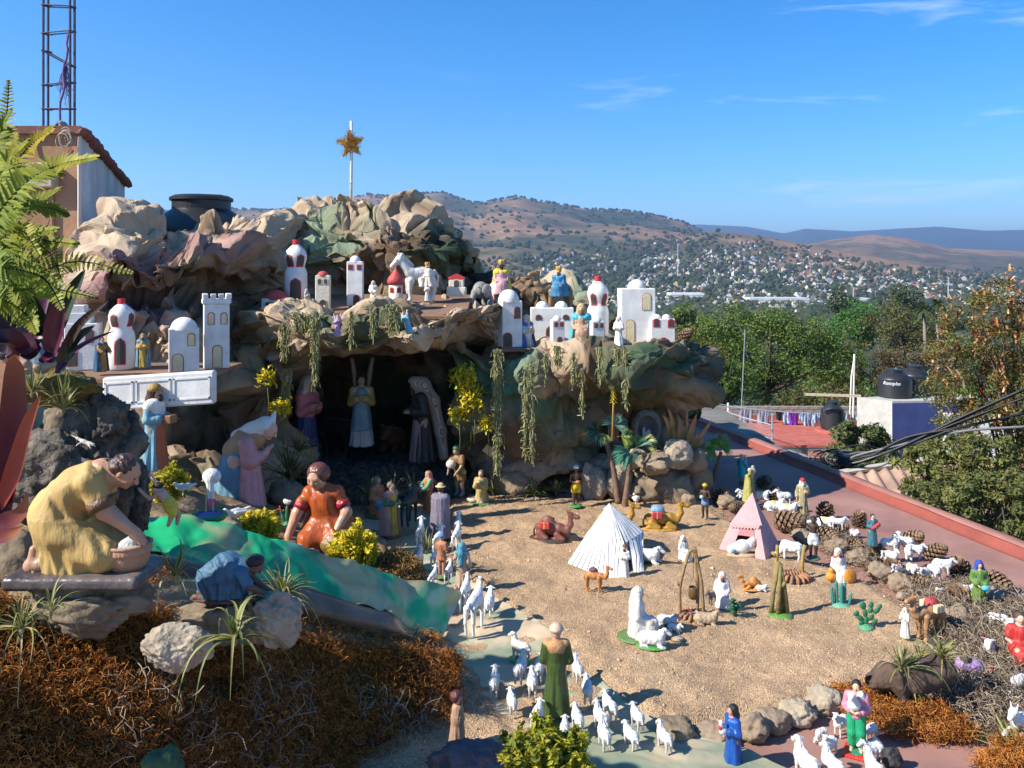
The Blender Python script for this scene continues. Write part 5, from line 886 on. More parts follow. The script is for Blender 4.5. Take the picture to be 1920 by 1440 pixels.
p=sc_(BOT,1,1.0);House('white bottle tower with red cap and red rimmed door on the left shelf',228,692,z=zl,cat='toy tower',name='toy_tower').bottle(p).bwin(p,18,12,17,46,'door').bwin(p,-12,82,12,20).bwin(p,75,82,12,22)
h=House('white domed foam house with yellow door on the left shelf',316,699,z=zl,rz=22);h.box(0,54,82,36,m=foam).dome(27,18,81,24,22).win(16,2,18,32,yelw,rust,nm='door').win(40,50,11,22,yelw,rust)
h=House('tall white crenellated castle tower on the left shelf',382,692,z=zl,rz=22,cat='toy tower',name='toy_tower');h.box(0,46,122,34).box(-3,49,9,40,-3,z0=122,nm='parapet').win(24,3,15,40,yelw,rust,nm='door').win(13,84,9.5,21,yelw,rust).win(36,84,9.5,20,yelw,rust)
for x,y in((2,0),(16,0),(30,0),(44,0),(2,30),(44,15),(44,30),(2,15)):h.box(x-4,x+6,10,9,y-3,z0=131,nm='merlon',bev=1)
h=House('white stepped foam house half hidden by the purple leaves on the left shelf',120,695,z=zl,rz=14);h.box(0,58,88,40).box(0,44,20,34,4,z0=88,nm='upper_block').box(0,34,14,30,6,z0=108,nm='upper_block').win(14,8,16,32,darkw,rust,nm='door').win(44,52,12,24,darkw,redp)
o=thing('foam_panel','white moulded foam panel hanging below the left shelf','panel',P(300,732,4.2));u=px2(1,4.2);mb=MB().box((0,0,0),(104*u,9*u,31*u),bev=3*u);mb.V=[v+np.array([0,0,.018])*(v[:,:1]/(104*u)) for v in mb.V];mb.build('board',foam,o)
for x0,x1 in((-98,-48),(-40,22),(30,96)):
 bb=MB();
 for a,b,c,e in((x0,-18,x1,-18),(x0,20,x1,20),(x0,-18,x0,20),(x1,-18,x1,20)):bb.box(((a+c)/2*u,-9.4*u,(b+e)/2*u),((abs(c-a)/2+1.5)*u,1.2*u,(abs(e-b)/2+1.5)*u))
 bb.V=[v+np.array([0,0,.018])*(v[:,:1]/(104*u)) for v in bb.V];bb.build('moulding',foam,o)
House('low cream house with red dome at the left of the upper village',490,588,d=5.72,rz=8).box(0,50,28,38,m=cream).dome(25,18,27,21,17,domeR).win(14,8,13,13,darkw,yelw,False).win(40,3,11,12,darkw,yelw).win(-8,8,9,15,darkw,yelw,False,rz=-90,xc=0,yc=8)
p=sc_(BOT,.88,.90);House('big white bottle tower with red top and red rimmed windows in the upper village',555,569,d=5.95,cat='toy tower',name='toy_tower').bottle(p).bwin(p,12,8,18,38,'door').bwin(p,-25,70,12,20).bwin(p,42,70,12,20)
House('narrow cream tower with small red dome in the upper village',591,580,d=5.78,rz=6,cat='toy tower',name='toy_tower').box(0,27,64,20,m=cream).dome(13,9,63,10.5,9,domeR).win(14,1,12,17,darkw,yelw,nm='door').win(8,48,6,9,darkw,yelw).win(19,48,6,9,darkw,yelw)
House('tallest white square tower with white dome in the upper village',650,574,d=5.92,rz=5,cat='toy tower',name='toy_tower').box(0,30,84,24).dome(15,10,83,10.5,12).win(18,2,9,18,darkw,redp,nm='door').win(7,69,6,7.5,darkw,redp,False).win(23,69,6,7.5,darkw,redp,False)
h=House('round cream tower with red onion roof in the upper village',742,574,d=5.82,cat='toy tower',name='toy_tower');u=h.u;p=[(13,0),(13,42)];MB().lathe([(a*u,b*u) for a,b in p+[(0,42)]],28).build('wall',cream,h.o,True);MB().lathe([(a*u,b*u) for a,b in[(0,39),(14,40),(16.5,46),(14.5,53),(8,61),(3.5,67),(0,73)]],28).build('onion_roof',domeR,h.o,True);h.bwin(p,12,1,10,12,'door');
for a in(-28,36):h.bwin(p,a,27,5,7)
h=House('tiny cream chapel with red gable and open arch in the upper village',855,556,d=6.2,rz=-4,name='toy_chapel',cat='toy chapel');h.box(-18,18,18,16,m=cream).box(-14,14,16,14,1,z0=18,m=cream,nm='bell_wall').win(1,18,10,13,darkw,cream,y=1);u=h.u;MB().prism([(-16*u,33*u),(16*u,33*u),(15*u,36*u),(0,43*u),(-15*u,36*u)],0,16*u).build('gable_roof',redp,h.o)
h=House('white domed foam house at the left end of the right village',942,652,z=zr_,rz=16);h.box(0,39,88,34).dome(17,17,87,20,22).win(10,2,15,25,darkw,rust,nm='door').win(29,55,9.5,20,darkw,rust)
p=sc_(BOT,.86,.92);House('white bottle tower with red cap behind the domed house',934,637,z=zr_,cat='toy tower',name='toy_tower').bottle(p).bwin(p,-2,70,11,20).bwin(p,60,70,11,20)
h=House('wide white foam house with twin domes in the right village',995,645,z=zr_);h.box(0,81,68,30).dome(22,14,67,12.5,13).dome(58,14,67,12.5,13).win(15,46,9,8,darkw,rust).win(66,46,9,8,darkw,rust).win(38,2,16,30,darkw,rust,nm='door')
House('small white tower with dome before the wide twin domed house',1036,652,z=zr_,rz=14,cat='toy tower',name='toy_tower').box(0,24,52,18).dome(11,8,51,8.5,9).win(14,5,7,14,darkw,rust,nm='door').win(7,40,4.5,6.5,darkw,rust,False).win(18,40,4.5,6.5,darkw,rust,False)
p=sc_(BOT,.86,.93);House('white bottle tower with two slanting red windows in the right village',1121,641,z=zr_,cat='toy tower',name='toy_tower').bottle(p).bwin(p,-34,70,9,20).bwin(p,40,70,9,20).bwin(p,5,2,16,34,'door')
House('small white tower with dome in front of the slant windowed bottle tower',1111,653,z=zr_,rz=14,cat='toy tower',name='toy_tower').box(0,24,51,18).dome(12,8,50,8.5,9).win(13,4,7,15,darkw,rust,nm='door').win(7,39,4.5,6.5,darkw,rust,False).win(18,39,4.5,6.5,darkw,rust,False)
House('tallest white foam tower with dome and yellow arched door in the right village',1165,645,z=zr_,rz=3,cat='toy tower',name='toy_tower').box(0,65,104,44).dome(33,20,103,18,18).win(17,1,15,44,yelw,rust,nm='door',ft=1).win(48,64,15,31,yelw,rust,ft=1)
House('square white house with twin small domes at the right end of the village',1221,646,z=zr_,rz=4).box(0,46,48,30).dome(14,12,47,9,9).dome(32,12,47,9,9).win(10,34,8,13,darkw,redp,ft=2.2).win(38,33,9,13,darkw,redp,ft=2.2).win(24,1,15,10,darkw,redp,nm='door',ft=2.4)
# =============== rocks ===============
tanrock=mat('tan_rock',(.36,.27,.185),.95,.3,9,.9,35,.1,dist=.012,col2=(.26,.20,.14));palerock=mat('pale_porous_rock',(.33,.275,.205),.95,.3,12,1.,45,.1,dist=.012);lava=mat('lava_rock',(.05,.045,.04),.95,.5,14,1.,40,.1,dist=.02,col2=(.19,.165,.135));greyrock=mat('grey_rock',(.20,.155,.105),.95,.3,10,.8,30,.1);purprock=mat('dark_purple_rock',(.12,.09,.10),.9,.35,16,.8,50);greenrock=mat('green_painted_rock',(.03,.075,.03),.7,.25,12,.5,40);blackst=mat('black_stone',(.035,.033,.033),.7,.3,20,.6,60)
def rock(label,cx,cy,rx_,ry_,d,m,seed,rough=.3,fine=.08,ydep=1.,n=4,rz=0,name='rock'):
 u=px2(1,d);return lump(name,label,'rock',P(cx,cy,d),(rx_*u,rx_*u*ydep*.85,ry_*u),m,seed,n,rough,fine,rz=rz)
def floorrock(label,cx,cy,rx_,ry_,m,seed,**k):d=FD(cy+ry_*.8);return rock(label,cx,cy,rx_,ry_,d,m,seed,**k)
floorrock('large rounded boulder at the foot of the green wall',963,905,44,32,tanrock,1,rough=.2,fine=.05)
for k,(x,y,a,b,d,lab) in enumerate(((1117,905,28,36,5.75,'pale rough rock standing right of the boy in yellow shorts'),(1138,872,34,22,5.9,'tilted tan rock on top of the rock pile by the first palm'),(1105,885,20,28,5.95,'small rock at the left end of the rock pile'),(1163,905,24,34,5.7,'craggy rock between the two palm stems'),(1196,862,20,19,5.7,'small round rock below the hollow grotto'),(1228,868,36,22,5.6,'brown angular rock below the kneeling grotto figure'),(1240,915,62,44,5.75,'big brown shaded rock at the front of the rock pile'),(1270,850,26,26,5.62,'rough white rock beside the aloe'),(1303,862,26,22,5.7,'blocky rock under the aloe at the right of the pile'),(1298,905,34,46,5.8,'tall dark rock at the right end of the pile'),(1178,840,40,26,6.1,'rubble rock behind the palms'),(1290,938,16,14,5.55,'small grey rock beside the dark figure with blue shorts'),(1190,925,18,16,5.65,'dark rock at the foot of the slanting palm stem'))):rock(lab,x,y,a,b,d,palerock if k in(0,1,3,4,7) else tanrock if k in(2,5,8,11) else greyrock,20+k,.32,.1)
rock('pale pitted flat rock lying on the rust moss',332,1215,64,40,1.98,palerock,41,.22,.1,.55,5,name='rock')
rock('long grey tan rock under the blue washer',435,1158,116,40,2.35,greyrock,42,.28,.1,.6,5);rock('pale crusted end of the washer rock by the air plant',520,1165,44,50,2.28,palerock,43,.3,.14,.6,5);rock('dark crusty rock under the kneeling woman in yellow',155,1128,122,52,2.12,greyrock,44,.3,.14,.55,5)
rock('tall black lava rock behind the kneeling woman',180,865,64,120,2.75,lava,45,.42,.16,.8,5);rock('knobbly lava rock top under the foam panel',208,778,34,36,2.72,lava,46,.4,.16,.8,5);rock('broad grey lava rock at the left behind the kneeling woman',100,905,92,75,2.62,lava,47,.4,.16,.6,5);rock('lava rock wedge beside the toy climber',245,935,36,62,2.85,lava,48,.35,.14,.7,5)
rock('square grey rock behind the lava rock',118,815,44,52,3.0,greyrock,49,.22,.08,.6,5);rock('small grey rock by the stiff grass tuft',165,790,30,34,3.05,greyrock,50,.3,.1,.6);rock('brown rock at the left edge below the bromeliad',20,1060,60,60,2.25,greyrock,51,.3,.1,.6);rock('flat bank rock behind the river',400,1000,60,26,3.5,tanrock,52,.3,.1,.7);rock('pale stone on the near bank of the river',560,1050,55,22,3.85,palerock,53,.3,.1,.6);rock('brown rock beside the praying blue woman',540,930,34,30,4.9,greyrock,54,.3,.1,.8);rock('small stone left of the sedum by the toy hen',505,990,22,15,4.1,tanrock,55,.3,.1)
for k,(x,y,a,b,m,lab) in enumerate(((1268,1374,36,26,greyrock,'grey stone at the left end of the stone row'),(1342,1378,36,20,tanrock,'flat brownish stone second in the stone row'),(1412,1366,28,26,tanrock,'reddish brown stone behind the blue dress figure'),(1446,1350,34,19,tanrock,'wedge shaped tan stone in the middle of the stone row'),(1497,1335,35,21,palerock,'pale pitted stone second from the right in the stone row'),(1548,1312,34,24,palerock,'largest pale stone at the right end of the stone row'),(1672,1424,18,20,blackst,'smooth black stone beside the boy in green trousers'),(1611,1047,24,14,tanrock,'tan stone behind the orange basket figure'),(1652,1074,24,18,tanrock,'tan stone among the cones right of the orange basket'),(1693,1096,24,20,tanrock,'round tan stone with a red mark among the cones'),(1745,1120,26,16,tanrock,'tan stone behind the standing camel'),(1796,1165,32,32,tanrock,'large brown stone beside the standing camel'),(1852,1125,34,26,palerock,'pale stone behind the green dressed woman'),(1505,1005,20,14,tanrock,'tan stone in front of the large lying cone'),(1362,942,18,13,tanrock,'small tan stone behind the pink tent'),(1300,936,12,11,greyrock,'grey white stone by the third palm'),(1797,1190,18,12,blackst,'black rubber piece behind the camel'),(1570,1025,22,14,tanrock,'tan stone right of the dark man with a sheep'),(1690,1118,8,8,palerock,'little white stone before the cones'))):floorrock(lab,x,y,a,b,m,60+k,rough=.28,fine=.1)
rock('dark purple rock at the bottom edge of the picture',885,1430,72,36,2.5,purprock,91,.25,.1,.8,5);rock('green painted rock at the bottom edge in the rust moss',305,1436,36,34,1.72,greenrock,92,.2,.05,.8)
d=5.85;u=px2(1,d);o=thing('grotto','hollow grey stone grotto sheltering tiny white figures on the rock pile','grotto',P(1213,835,d));f=Fig(1.6*u);f.ell('shell',(0,6*u,34*u),(27*u,24*u,36*u));f.m['shell']=mat('grotto_stone',(.20,.19,.17),.95,.3,25,.9,60);f.fold['shell']=(.006,90.)
f.cut['shell']=[lambda X,Y,Z:np.sqrt((X/(19*u))**2+((Y+10*u)/(30*u))**2+((Z-30*u)/(28*u))**2)*19*u-19*u]
for x,z in((-5,22),(5,18),(0,10)):f.ell('tiny_figures',(x*u,6*u,z*u),(3.5*u,3.5*u,8*u));f.ell('tiny_figures',(x*u,5*u,(z+9)*u),(2.6*u,)*3)
f.m['tiny_figures']=paint((.5,.5,.5));f.build(o)
d=2.62;u=px2(1,d);o=thing('toy_lizard','small pale plastic lizard on the lava rock','toy lizard',P(160,828,d));f=Fig(1.0*u);f.m['body']=paint((.55,.52,.44));f.chain('body',[(-26*u,0,12*u),(-14*u,0,6*u),(-2*u,-2*u,0),(10*u,-3*u,-4*u),(17*u,-4*u,-5*u)],[.8*u,2.2*u,4.2*u,4*u,3*u],3*u)
for x,z,dx in((-4,0,-8),(8,-4,8)):
 for s in(-1,1):f.chain('leg',[(x*u,s*3*u-2*u,z*u),(x*u+dx*.6*u,s*8*u-2*u,(z-3)*u),(x*u+dx*u,s*8*u-3*u,(z-7)*u)],[1.8*u,1.3*u,1*u],1*u)
f.m['leg']=f.m['body'];f.build(o)
# =============== river of painted plastic ===============
riv=mat('river_plastic',attr=True,rough=.3,var=.1,vs=8,spec=.16,coat=.05)
RV=[[(250,968,3.05),(330,972,3.08),(400,983,3.12),(470,998,3.18),(540,1015,3.25),(640,1045,3.42),(700,1064,3.55),(740,1082,3.62),(800,1092,3.7),(872,1110,3.8)],[(250,1000,2.98),(330,1006,3.0),(400,1018,3.02),(470,1036,3.08),(540,1052,3.15),(640,1084,3.32),(700,1104,3.44),(740,1120,3.5),(790,1132,3.6),(856,1140,3.72)],[(252,1030,2.9),(330,1038,2.92),(400,1052,2.94),(470,1072,2.98),(540,1092,3.05),(640,1122,3.2),(700,1142,3.3),(740,1158,3.36),(780,1172,3.46),(838,1178,3.58)],[(255,1040,2.82),(330,1050,2.84),(400,1066,2.86),(470,1082,2.9),(540,1098,2.97),(640,1126,3.12),(700,1142,3.2),(735,1152,3.27),(770,1180,3.38),(828,1196,3.48)],[(255,1040,2.76),(330,1050,2.78),(400,1066,2.8),(470,1082,2.83),(540,1098,2.9),(640,1124,3.03),(700,1140,3.12),(738,1150,3.19),(762,1176,3.3),(800,1198,3.42)],[(255,1062,2.7),(330,1075,2.72),(400,1095,2.74),(470,1115,2.78),(540,1130,2.84),(640,1155,2.97),(700,1166,3.06),(735,1176,3.13),(768,1192,3.24),(792,1202,3.36)],[(255,1095,2.7),(330,1110,2.72),(400,1128,2.75),(470,1148,2.8),(540,1168,2.86),(640,1190,2.98),(700,1196,3.07),(735,1198,3.14),(765,1202,3.24),(785,1207,3.34)]]
def rpaint(p):
 px=960+p[:,0]/p[:,1]*F;py=HY-(p[:,2]-ZC)/p[:,1]*F;n=fbm(p*[4,4,9],4,71);n2=fbm(p*[3,5,8]+4,3,72);c=np.tile(np.array([.02,.38,.155]),(len(p),1));k=np.clip(.3+n*4,0,1)[:,None]*.72;c=c*(1-k)+np.array([.40,.54,.38])*k
 kd=np.clip(fbm(p*[5,9,9]+3,4,77)*4-.1,0,1)[:,None]*.65;c=c*(1-kd)+np.array([.008,.17,.085])*kd
 k=np.clip(n2*5-.2+np.clip((px-700)/300,0,.5),0,1)[:,None]*.75;c=c*(1-k)+np.array([.46,.36,.20])*k;edge=np.clip((px-842)/6,0,1)*np.clip((py-1130)/10,0,1);out=np.zeros(len(p));return c*(1-edge[:,None])+np.array([.42,.44,.40])*edge[:,None]
rvr=thing('river','shiny green painted plastic river with rolled lip running down to the path','toy river',(0,0,0));ro,RC,Rn=sheet('water_sheet',RV[:4],step=.012,amps=((.22,.022),(.08,.014),(.04,.004)),seed=81,mat_=riv,paint_=rpaint,parent=rvr,tang=.2)
sheet('rolled_lip',RV[3:],step=.012,amps=((.2,.006),),seed=82,mat_=mat('dark_plastic_back',attr=True,rough=.3,var=.3,vs=10,spec=.3,coat=.1),paint_=lambda p:np.tile(np.array([.15,.085,.05]),(len(p),1))*(1+.8*fbm(p*9,3,5)[:,None]),parent=rvr,tang=.1)
sheet('upper_sheet',[[(30,700,3.0),(60,690,3.3)],[(50,790,2.95),(100,775,3.2)],[(70,850,2.9),(125,850,3.1)],[(120,930,2.95),(170,940,3.1)]],step=.02,amps=((.2,.012),),seed=83,mat_=riv,paint_=lambda p:np.tile(np.array([.03,.16,.13]),(len(p),1))*(1+.5*fbm(p*6,3,2)[:,None]),parent=rvr)
# =============== tents ===============
def cloth(name,quads,m,parent,n=10,wr=.004,seed=0,th=.003):
 V=[];Q=[];UV=[];b0=0
 for k,(a,b,c,d,u0,u1) in enumerate(quads):
  a,b,c,d=[np.array(x,float) for x in(a,b,c,d)];s,t=np.meshgrid(np.linspace(0,1,n),np.linspace(0,1,n),indexing='ij');s_,t_=s[...,None],t[...,None];Pq=a*(1-s_)*(1-t_)+b*s_*(1-t_)+c*s_*t_+d*(1-s_)*t_;nn_=np.cross(b-a,d-a);nn_/=np.linalg.norm(nn_)+1e-9
  w_=(np.sin(PI*s)*np.sin(PI*t))[...,None]*wr*(fbm(Pq*14,3,seed)[...,None]*2-.9);Pq=Pq+nn_*w_;V.append(Pq.reshape(-1,3));UV.append(np.stack([u0+(u1-u0)*s,t],-1).reshape(-1,2));i=(np.arange(n-1)[:,None]*n+np.arange(n-1)[None]).ravel()+b0;Q.append(np.stack([i,i+n,i+n+1,i+1],1));b0+=n*n
 return link(name,mesh(name,np.concatenate(V),np.concatenate(Q),m,True,uv=np.concatenate(UV)),parent)
def stripe(name,c0,c1,freq,wid):
 m=mat(name,c0,.9,.05,20,.3,120);t=m.node_tree;L=t.links.new;uvn=nd(t,'ShaderNodeUVMap');sx=nd(t,'ShaderNodeSeparateXYZ');L(uvn.outputs[0],sx.inputs[0]);mm=nd(t,'ShaderNodeMath',operation='MULTIPLY');mm.inputs[1].default_value=freq;L(sx.outputs[0],mm.inputs[0]);fr=nd(t,'ShaderNodeMath',operation='FRACT');L(mm.outputs[0],fr.inputs[0]);lt=nd(t,'ShaderNodeMath',operation='LESS_THAN');lt.inputs[1].default_value=wid;L(fr.outputs[0],lt.inputs[0])
 b=t.nodes['Principled BSDF'];src=b.inputs['Base Color'].links[0].from_socket;mx_=nd(t,'ShaderNodeMix',data_type='RGBA');L(lt.outputs[0],mx_.inputs[0]);L(src,mx_.inputs[6]);mx_.inputs[7].default_value=(*c1,1);L(mx_.outputs[2],b.inputs['Base Color']);return m
z0=.04
o=thing('tent','white tent with thin black stripes and an open awning on the sand','tent',G(1140,1050,z0));c=np.array(o.location);q=lambda px,py,z=z0:np.array(G(px,py,z))-c
ap=np.array(P(1142,944,4.62))-c;A0,B0,C0,D0=q(1064,1056),q(1150,1086),q(1208,1078),q(1190,1010);E0=q(1100,1000);sm=stripe('striped_cloth',(.70,.69,.66),(.03,.025,.04),8.,.18)
w1,w2,w3=np.array(P(1152,1012,4.42))-c,np.array(P(1172,1018,4.38))-c,np.array(P(1207,996,4.55))-c;sh_=ap*.42+w3*.58+[0,.04,.01]
cloth('side_panel',[(ap,ap+[.003,0,0],B0+[-.025,0,0],A0,1,0)],sm,o,14,.012,1)
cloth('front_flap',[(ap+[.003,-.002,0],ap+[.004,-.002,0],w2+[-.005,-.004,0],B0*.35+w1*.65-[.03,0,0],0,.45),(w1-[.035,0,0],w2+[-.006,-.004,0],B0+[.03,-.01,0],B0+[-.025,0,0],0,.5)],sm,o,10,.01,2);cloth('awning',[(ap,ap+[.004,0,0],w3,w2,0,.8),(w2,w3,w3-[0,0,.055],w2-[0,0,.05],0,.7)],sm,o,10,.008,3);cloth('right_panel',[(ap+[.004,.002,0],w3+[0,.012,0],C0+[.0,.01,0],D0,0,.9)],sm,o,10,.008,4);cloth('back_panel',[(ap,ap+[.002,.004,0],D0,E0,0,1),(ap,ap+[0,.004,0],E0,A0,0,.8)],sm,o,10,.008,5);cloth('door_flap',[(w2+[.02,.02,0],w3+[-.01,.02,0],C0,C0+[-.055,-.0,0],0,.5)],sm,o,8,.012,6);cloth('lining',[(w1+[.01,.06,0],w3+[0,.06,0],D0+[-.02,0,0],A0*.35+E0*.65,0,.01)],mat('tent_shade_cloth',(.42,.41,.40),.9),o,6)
o=thing('tent','pink cloth tent with scalloped awning and dark open mouth','tent',G(1405,1035,z0));c=np.array(o.location);pk=mat('pink_cloth',(.50,.285,.285),.9,.08,25,.4,160);pk2=mat('pink_corduroy',(.40,.17,.17),.95,.15,60,.5,200)
ap=np.array(P(1410,924,4.75))-c;A0,B0,C0,D0=q(1347,1030),q(1436,1052),q(1462,1022),q(1400,1000);m1,m2=np.array(P(1371,980,4.68))-c,np.array(P(1424,982,4.58))-c;mL,mR=q(1371,1036),q(1416,1046)
cloth('front_left_panel',[(m1,m1*.6+m2*.4,mL,A0,0,1)],pk,o,8,.006,1);cloth('front_right_panel',[(m1*.18+m2*.82,m2,B0,mR,0,1)],pk,o,8,.006,2);cloth('roof_front',[(ap,ap+[.003,0,0],m2+[.01,-.012,-.005],m1+[-.012,-.012,-.005],0,1)],pk,o,10,.008,3);cloth('right_panel',[(ap,ap+[.003,.002,0],C0,B0,0,1)],pk,o,10,.008,4);cloth('left_panel',[(ap,ap+[0,.003,0],A0,D0,0,1),(ap,ap+[.002,.003,0],D0,C0,0,1)],pk,o,10,.006,5)
cloth('inner_curtain',[(m1*.75+m2*.25+[0,.015,.01],m1*.2+m2*.8+[0,.015,.01],mR*.4+(m1*.2+m2*.8)*.6,mL*.4+(m1*.75+m2*.25)*.6,0,1)],pk2,o,8,.004,6)
mb=MB();n=9
for k in range(n):
 a=m1+(m2-m1)*(k/n)+[-.008,-.016,-.004];b=m1+(m2-m1)*((k+1)/n)+[-.008,-.016,-.004];mid_=(a+b)/2;mb.add([a,b,b-[0,.003,.012],mid_-[0,.004,.024],a-[0,.003,.012]],[(0,1,2,3,4)]);mb.add([a+[0,.002,0],b+[0,.002,0],b-[0,.001,.012],mid_-[0,.002,.024],a-[0,.001,.012]],[(4,3,2,1,0)])
mb.build('scalloped_fringe',pk,o)
# =============== pine cones ===============
conem=mat('pine_cone_scale',attr=True,rough=.75,var=.2,vs=40,spec=.3);corem=mat('pine_cone_core',(.06,.035,.02),.95,.2)
def cone(label,cx,cy,rpx,ax,seed,d=None,loc=None,open_=.6,Lr=1.5):
 d=d or FD(cy+rpx*.6);p=P(cx,cy,d) if loc is None else loc;u=px2(rpx,d);o=thing('pine_cone',label,'pine cone',p,group='pine cones edging the sand');r=np.random.RandomState(seed);ax=np.array(ax,float);ax/=np.linalg.norm(ax);e1=np.cross(ax,[.3,.2,.9]);e1/=np.linalg.norm(e1);e2=np.cross(ax,e1);n=85;V=[];Q=[];cl=[]
 for i in range(n):
  t=i/n;a=i*2.39996;rr_=u*.42*math.sin(PI*min(1,.12+t*.86))**.7;b=ax*(t-.5)*u*Lr;dr=e1*math.cos(a)+e2*math.sin(a);out=dr*(1-.55*t)+ax*(.15+t*(1.1-.5*open_));out/=np.linalg.norm(out);L=u*(.62+.1*r.random())*math.sin(PI*min(1,.2+t*.72))**.6*(.8+.75*open_)*.85;sd_=np.cross(out,ax);sd_/=np.linalg.norm(sd_)+1e-9;up_=np.cross(sd_,out);w_=u*.17;p0=b+dr*rr_*.3;p1=p0+out*L*.8;p2=p0+out*L+up_*u*.05;k=len(V)*1
  V+=[p0-sd_*w_*.4,p0+sd_*w_*.4,p1+sd_*w_,p2,p1-sd_*w_,p1*1.0-up_*u*.10];k=len(V)-6;Q+=[(k,k+1,k+5),(k+1,k+2,k+5),(k+2,k+3,k+5),(k+3,k+4,k+5),(k+4,k,k+5),(k,k+4,k+3),(k,k+3,k+1),(k+1,k+3,k+2)];g=r.uniform(.75,1.25);cl+=[np.array([.07,.04,.022])*g]*2+[np.array([.20,.125,.07])*g,np.array([.27,.19,.12])*g,np.array([.20,.125,.07])*g,np.array([.12,.07,.04])*g]
 link('scales',mesh('scales',V,np.array(Q),conem,False,col=np.array(cl)),o,'stuff');MB().tube([ax*(-.5*u*Lr),ax*0,ax*(.45*u*Lr)],[u*.1,u*.3,u*.06],7).build('core',corem,o,True)
for k,(x,y,r_,ax,op,lab) in enumerate(((1350,932,17,(.6,-.5,.5),.9,'open cone beside the foot of the third palm'),(1382,952,19,(-.8,-.5,.1),.2,'closed grey cone behind the top of the pink tent'),(1450,927,15,(.2,-.6,.8),.7,'small upright cone behind the lying yellow backed sheep'),(1480,977,30,(.95,-.3,.05),.25,'largest cone lying lengthwise before the yellow backed sheep'),(1547,962,17,(.1,-.2,1),1.,'dark spiky upright cone right of the bearded man'),(1550,1004,24,(.5,-.8,.1),.3,'cone lying behind the dark man with a sheep'),(1611,976,15,(.1,-.2,1),1.,'spiky star shaped cone left of the woman with red bundle'),(1599,1022,19,(.4,-.7,.4),.6,'cone under the sheep left of the woman with red bundle'),(1645,1038,18,(-.3,-.5,.7),1.,'half open cone at the feet of the woman with red bundle'),(1627,1060,13,(.7,-.6,.2),.3,'small cone behind the orange basket figure'),(1708,1012,22,(.6,-.4,.5),.4,'round cone at the top of the white sheep cluster'),(1753,1037,21,(.7,-.2,.6),.5,'broad cone right of the white sheep cluster'),(1797,1072,25,(-.2,-.3,.9),.8,'large open cone left of the green dressed woman'),(1872,1092,23,(.6,-.6,-.4),.6,'drooping cone right of the green dressed woman'),(1675,1066,19,(-.5,-.6,.6),.9,'cone below the red marked sheep'),(1724,1100,26,(.3,-.7,.6),.6,'grey brown cone above the standing camel'),(1797,1125,34,(-.55,-.5,.45),.55,'biggest warm brown cone in front of the green dressed woman'),(1432,903,15,(.4,-.6,.4),.5,'shaded cone behind the grey haired kneeling figure'),(1575,990,15,(.6,-.5,.4),.5,'cone under the yellow sheep right of the bearded man'),(1838,1172,15,(.5,-.6,.1),.6,'small dark cone at the foot of the green dressed woman'))):cone(lab,x,y,r_*1.2,ax,700+k,open_=op)
cone('dark cone standing beside the right end of the village shelf',1283,632,19,(.5,-.3,.8),740,d=6.0,open_=.6);cone('small cone behind the slant windowed bottle tower',1150,610,14,(.5,-.3,.8),741,d=6.35,open_=.6)
# =============== palms of plastic, aloe, cactus, firewood ===============
plm=mat('plastic_palm',attr=True,rough=.4,var=.12,vs=30,spec=.5,trans=.15)
def palm(label,base,top,d0,d1,fans,w_=5):
 b,t=np.array(P(*base,d0)),np.array(P(*top,d1));o=thing('toy_palm',label,'toy palm',b,group='plastic palms by the rock pile');MB().tube(cr1(np.array([[0,0,-.02],(t-b)*.5+[.008,0,0],t-b]),12),np.linspace(px2(w_*1.3,d0),px2(w_*.8,d0),12),8).build('trunk',mat('palm_stick',(.16,.10,.065),.9,.3,30,.6,60),o,True)
 for cx,cy,r_,c,a0,a1,n in fans:
  e=np.array(P(cx,cy,d1-.03))-b;c0=t-b;L=px2(r_,d1);pa=[];cl=[]
  for k in range(n):a=R(a0+(a1-a0)*k/(n-1));dv=np.array([math.cos(a),-.35-.2*math.sin(k),math.sin(a)]);pa.append([e,e+dv*L*.5,e+dv*L-[0,0,L*.12]]);cl.append(np.array(c)*rnd.uniform(.8,1.2))
  fr=ribbons('fan_leaf',pa,L*np.array([.05,.17,.02]),plm,o,None,cl,.4,(.1,-.8,.5));MB().tube([c0,(c0+e)/2+[0,0,.006],e],.0025,5).build('stalk',plm if False else mat('palm_stalk',(.12,.16,.05),.7),fr)
TL,YG,BG=(.05,.15,.10),(.20,.27,.05),(.11,.21,.15)
palm('tall slanting plastic palm with dark teal fans left of the grotto',(1160,938),(1136,825),5.55,5.6,[(1118,808,26,(.03,.075,.05),60,300,22),(1152,796,27,BG,-40,170,22),(1130,812,20,(.22,.25,.07),200,330,14),(1165,818,24,YG,-70,80,18)])
palm('plastic palm with feathered green leaves in front of the grotto',(1170,950),(1181,852),5.5,5.5,[(1178,845,32,(.07,.22,.13),150,260,16),(1195,838,28,(.06,.18,.10),20,110,14),(1205,830,26,(.25,.28,.08),-40,60,14),(1185,850,18,(.06,.12,.07),200,340,12)])
palm('leaning plastic palm with bright green fans beside the roof deck',(1326,925),(1352,848),5.9,5.9,[(1338,840,24,(.10,.24,.04),60,280,20),(1350,828,22,(.13,.22,.15),0,170,18),(1352,838,22,(.11,.25,.05),-50,190,22)],4)
o=thing('aloe','tan tipped aloe with tall pointed leaves on the rock pile','plant',P(1275,850,5.75));base=np.array(o.location)
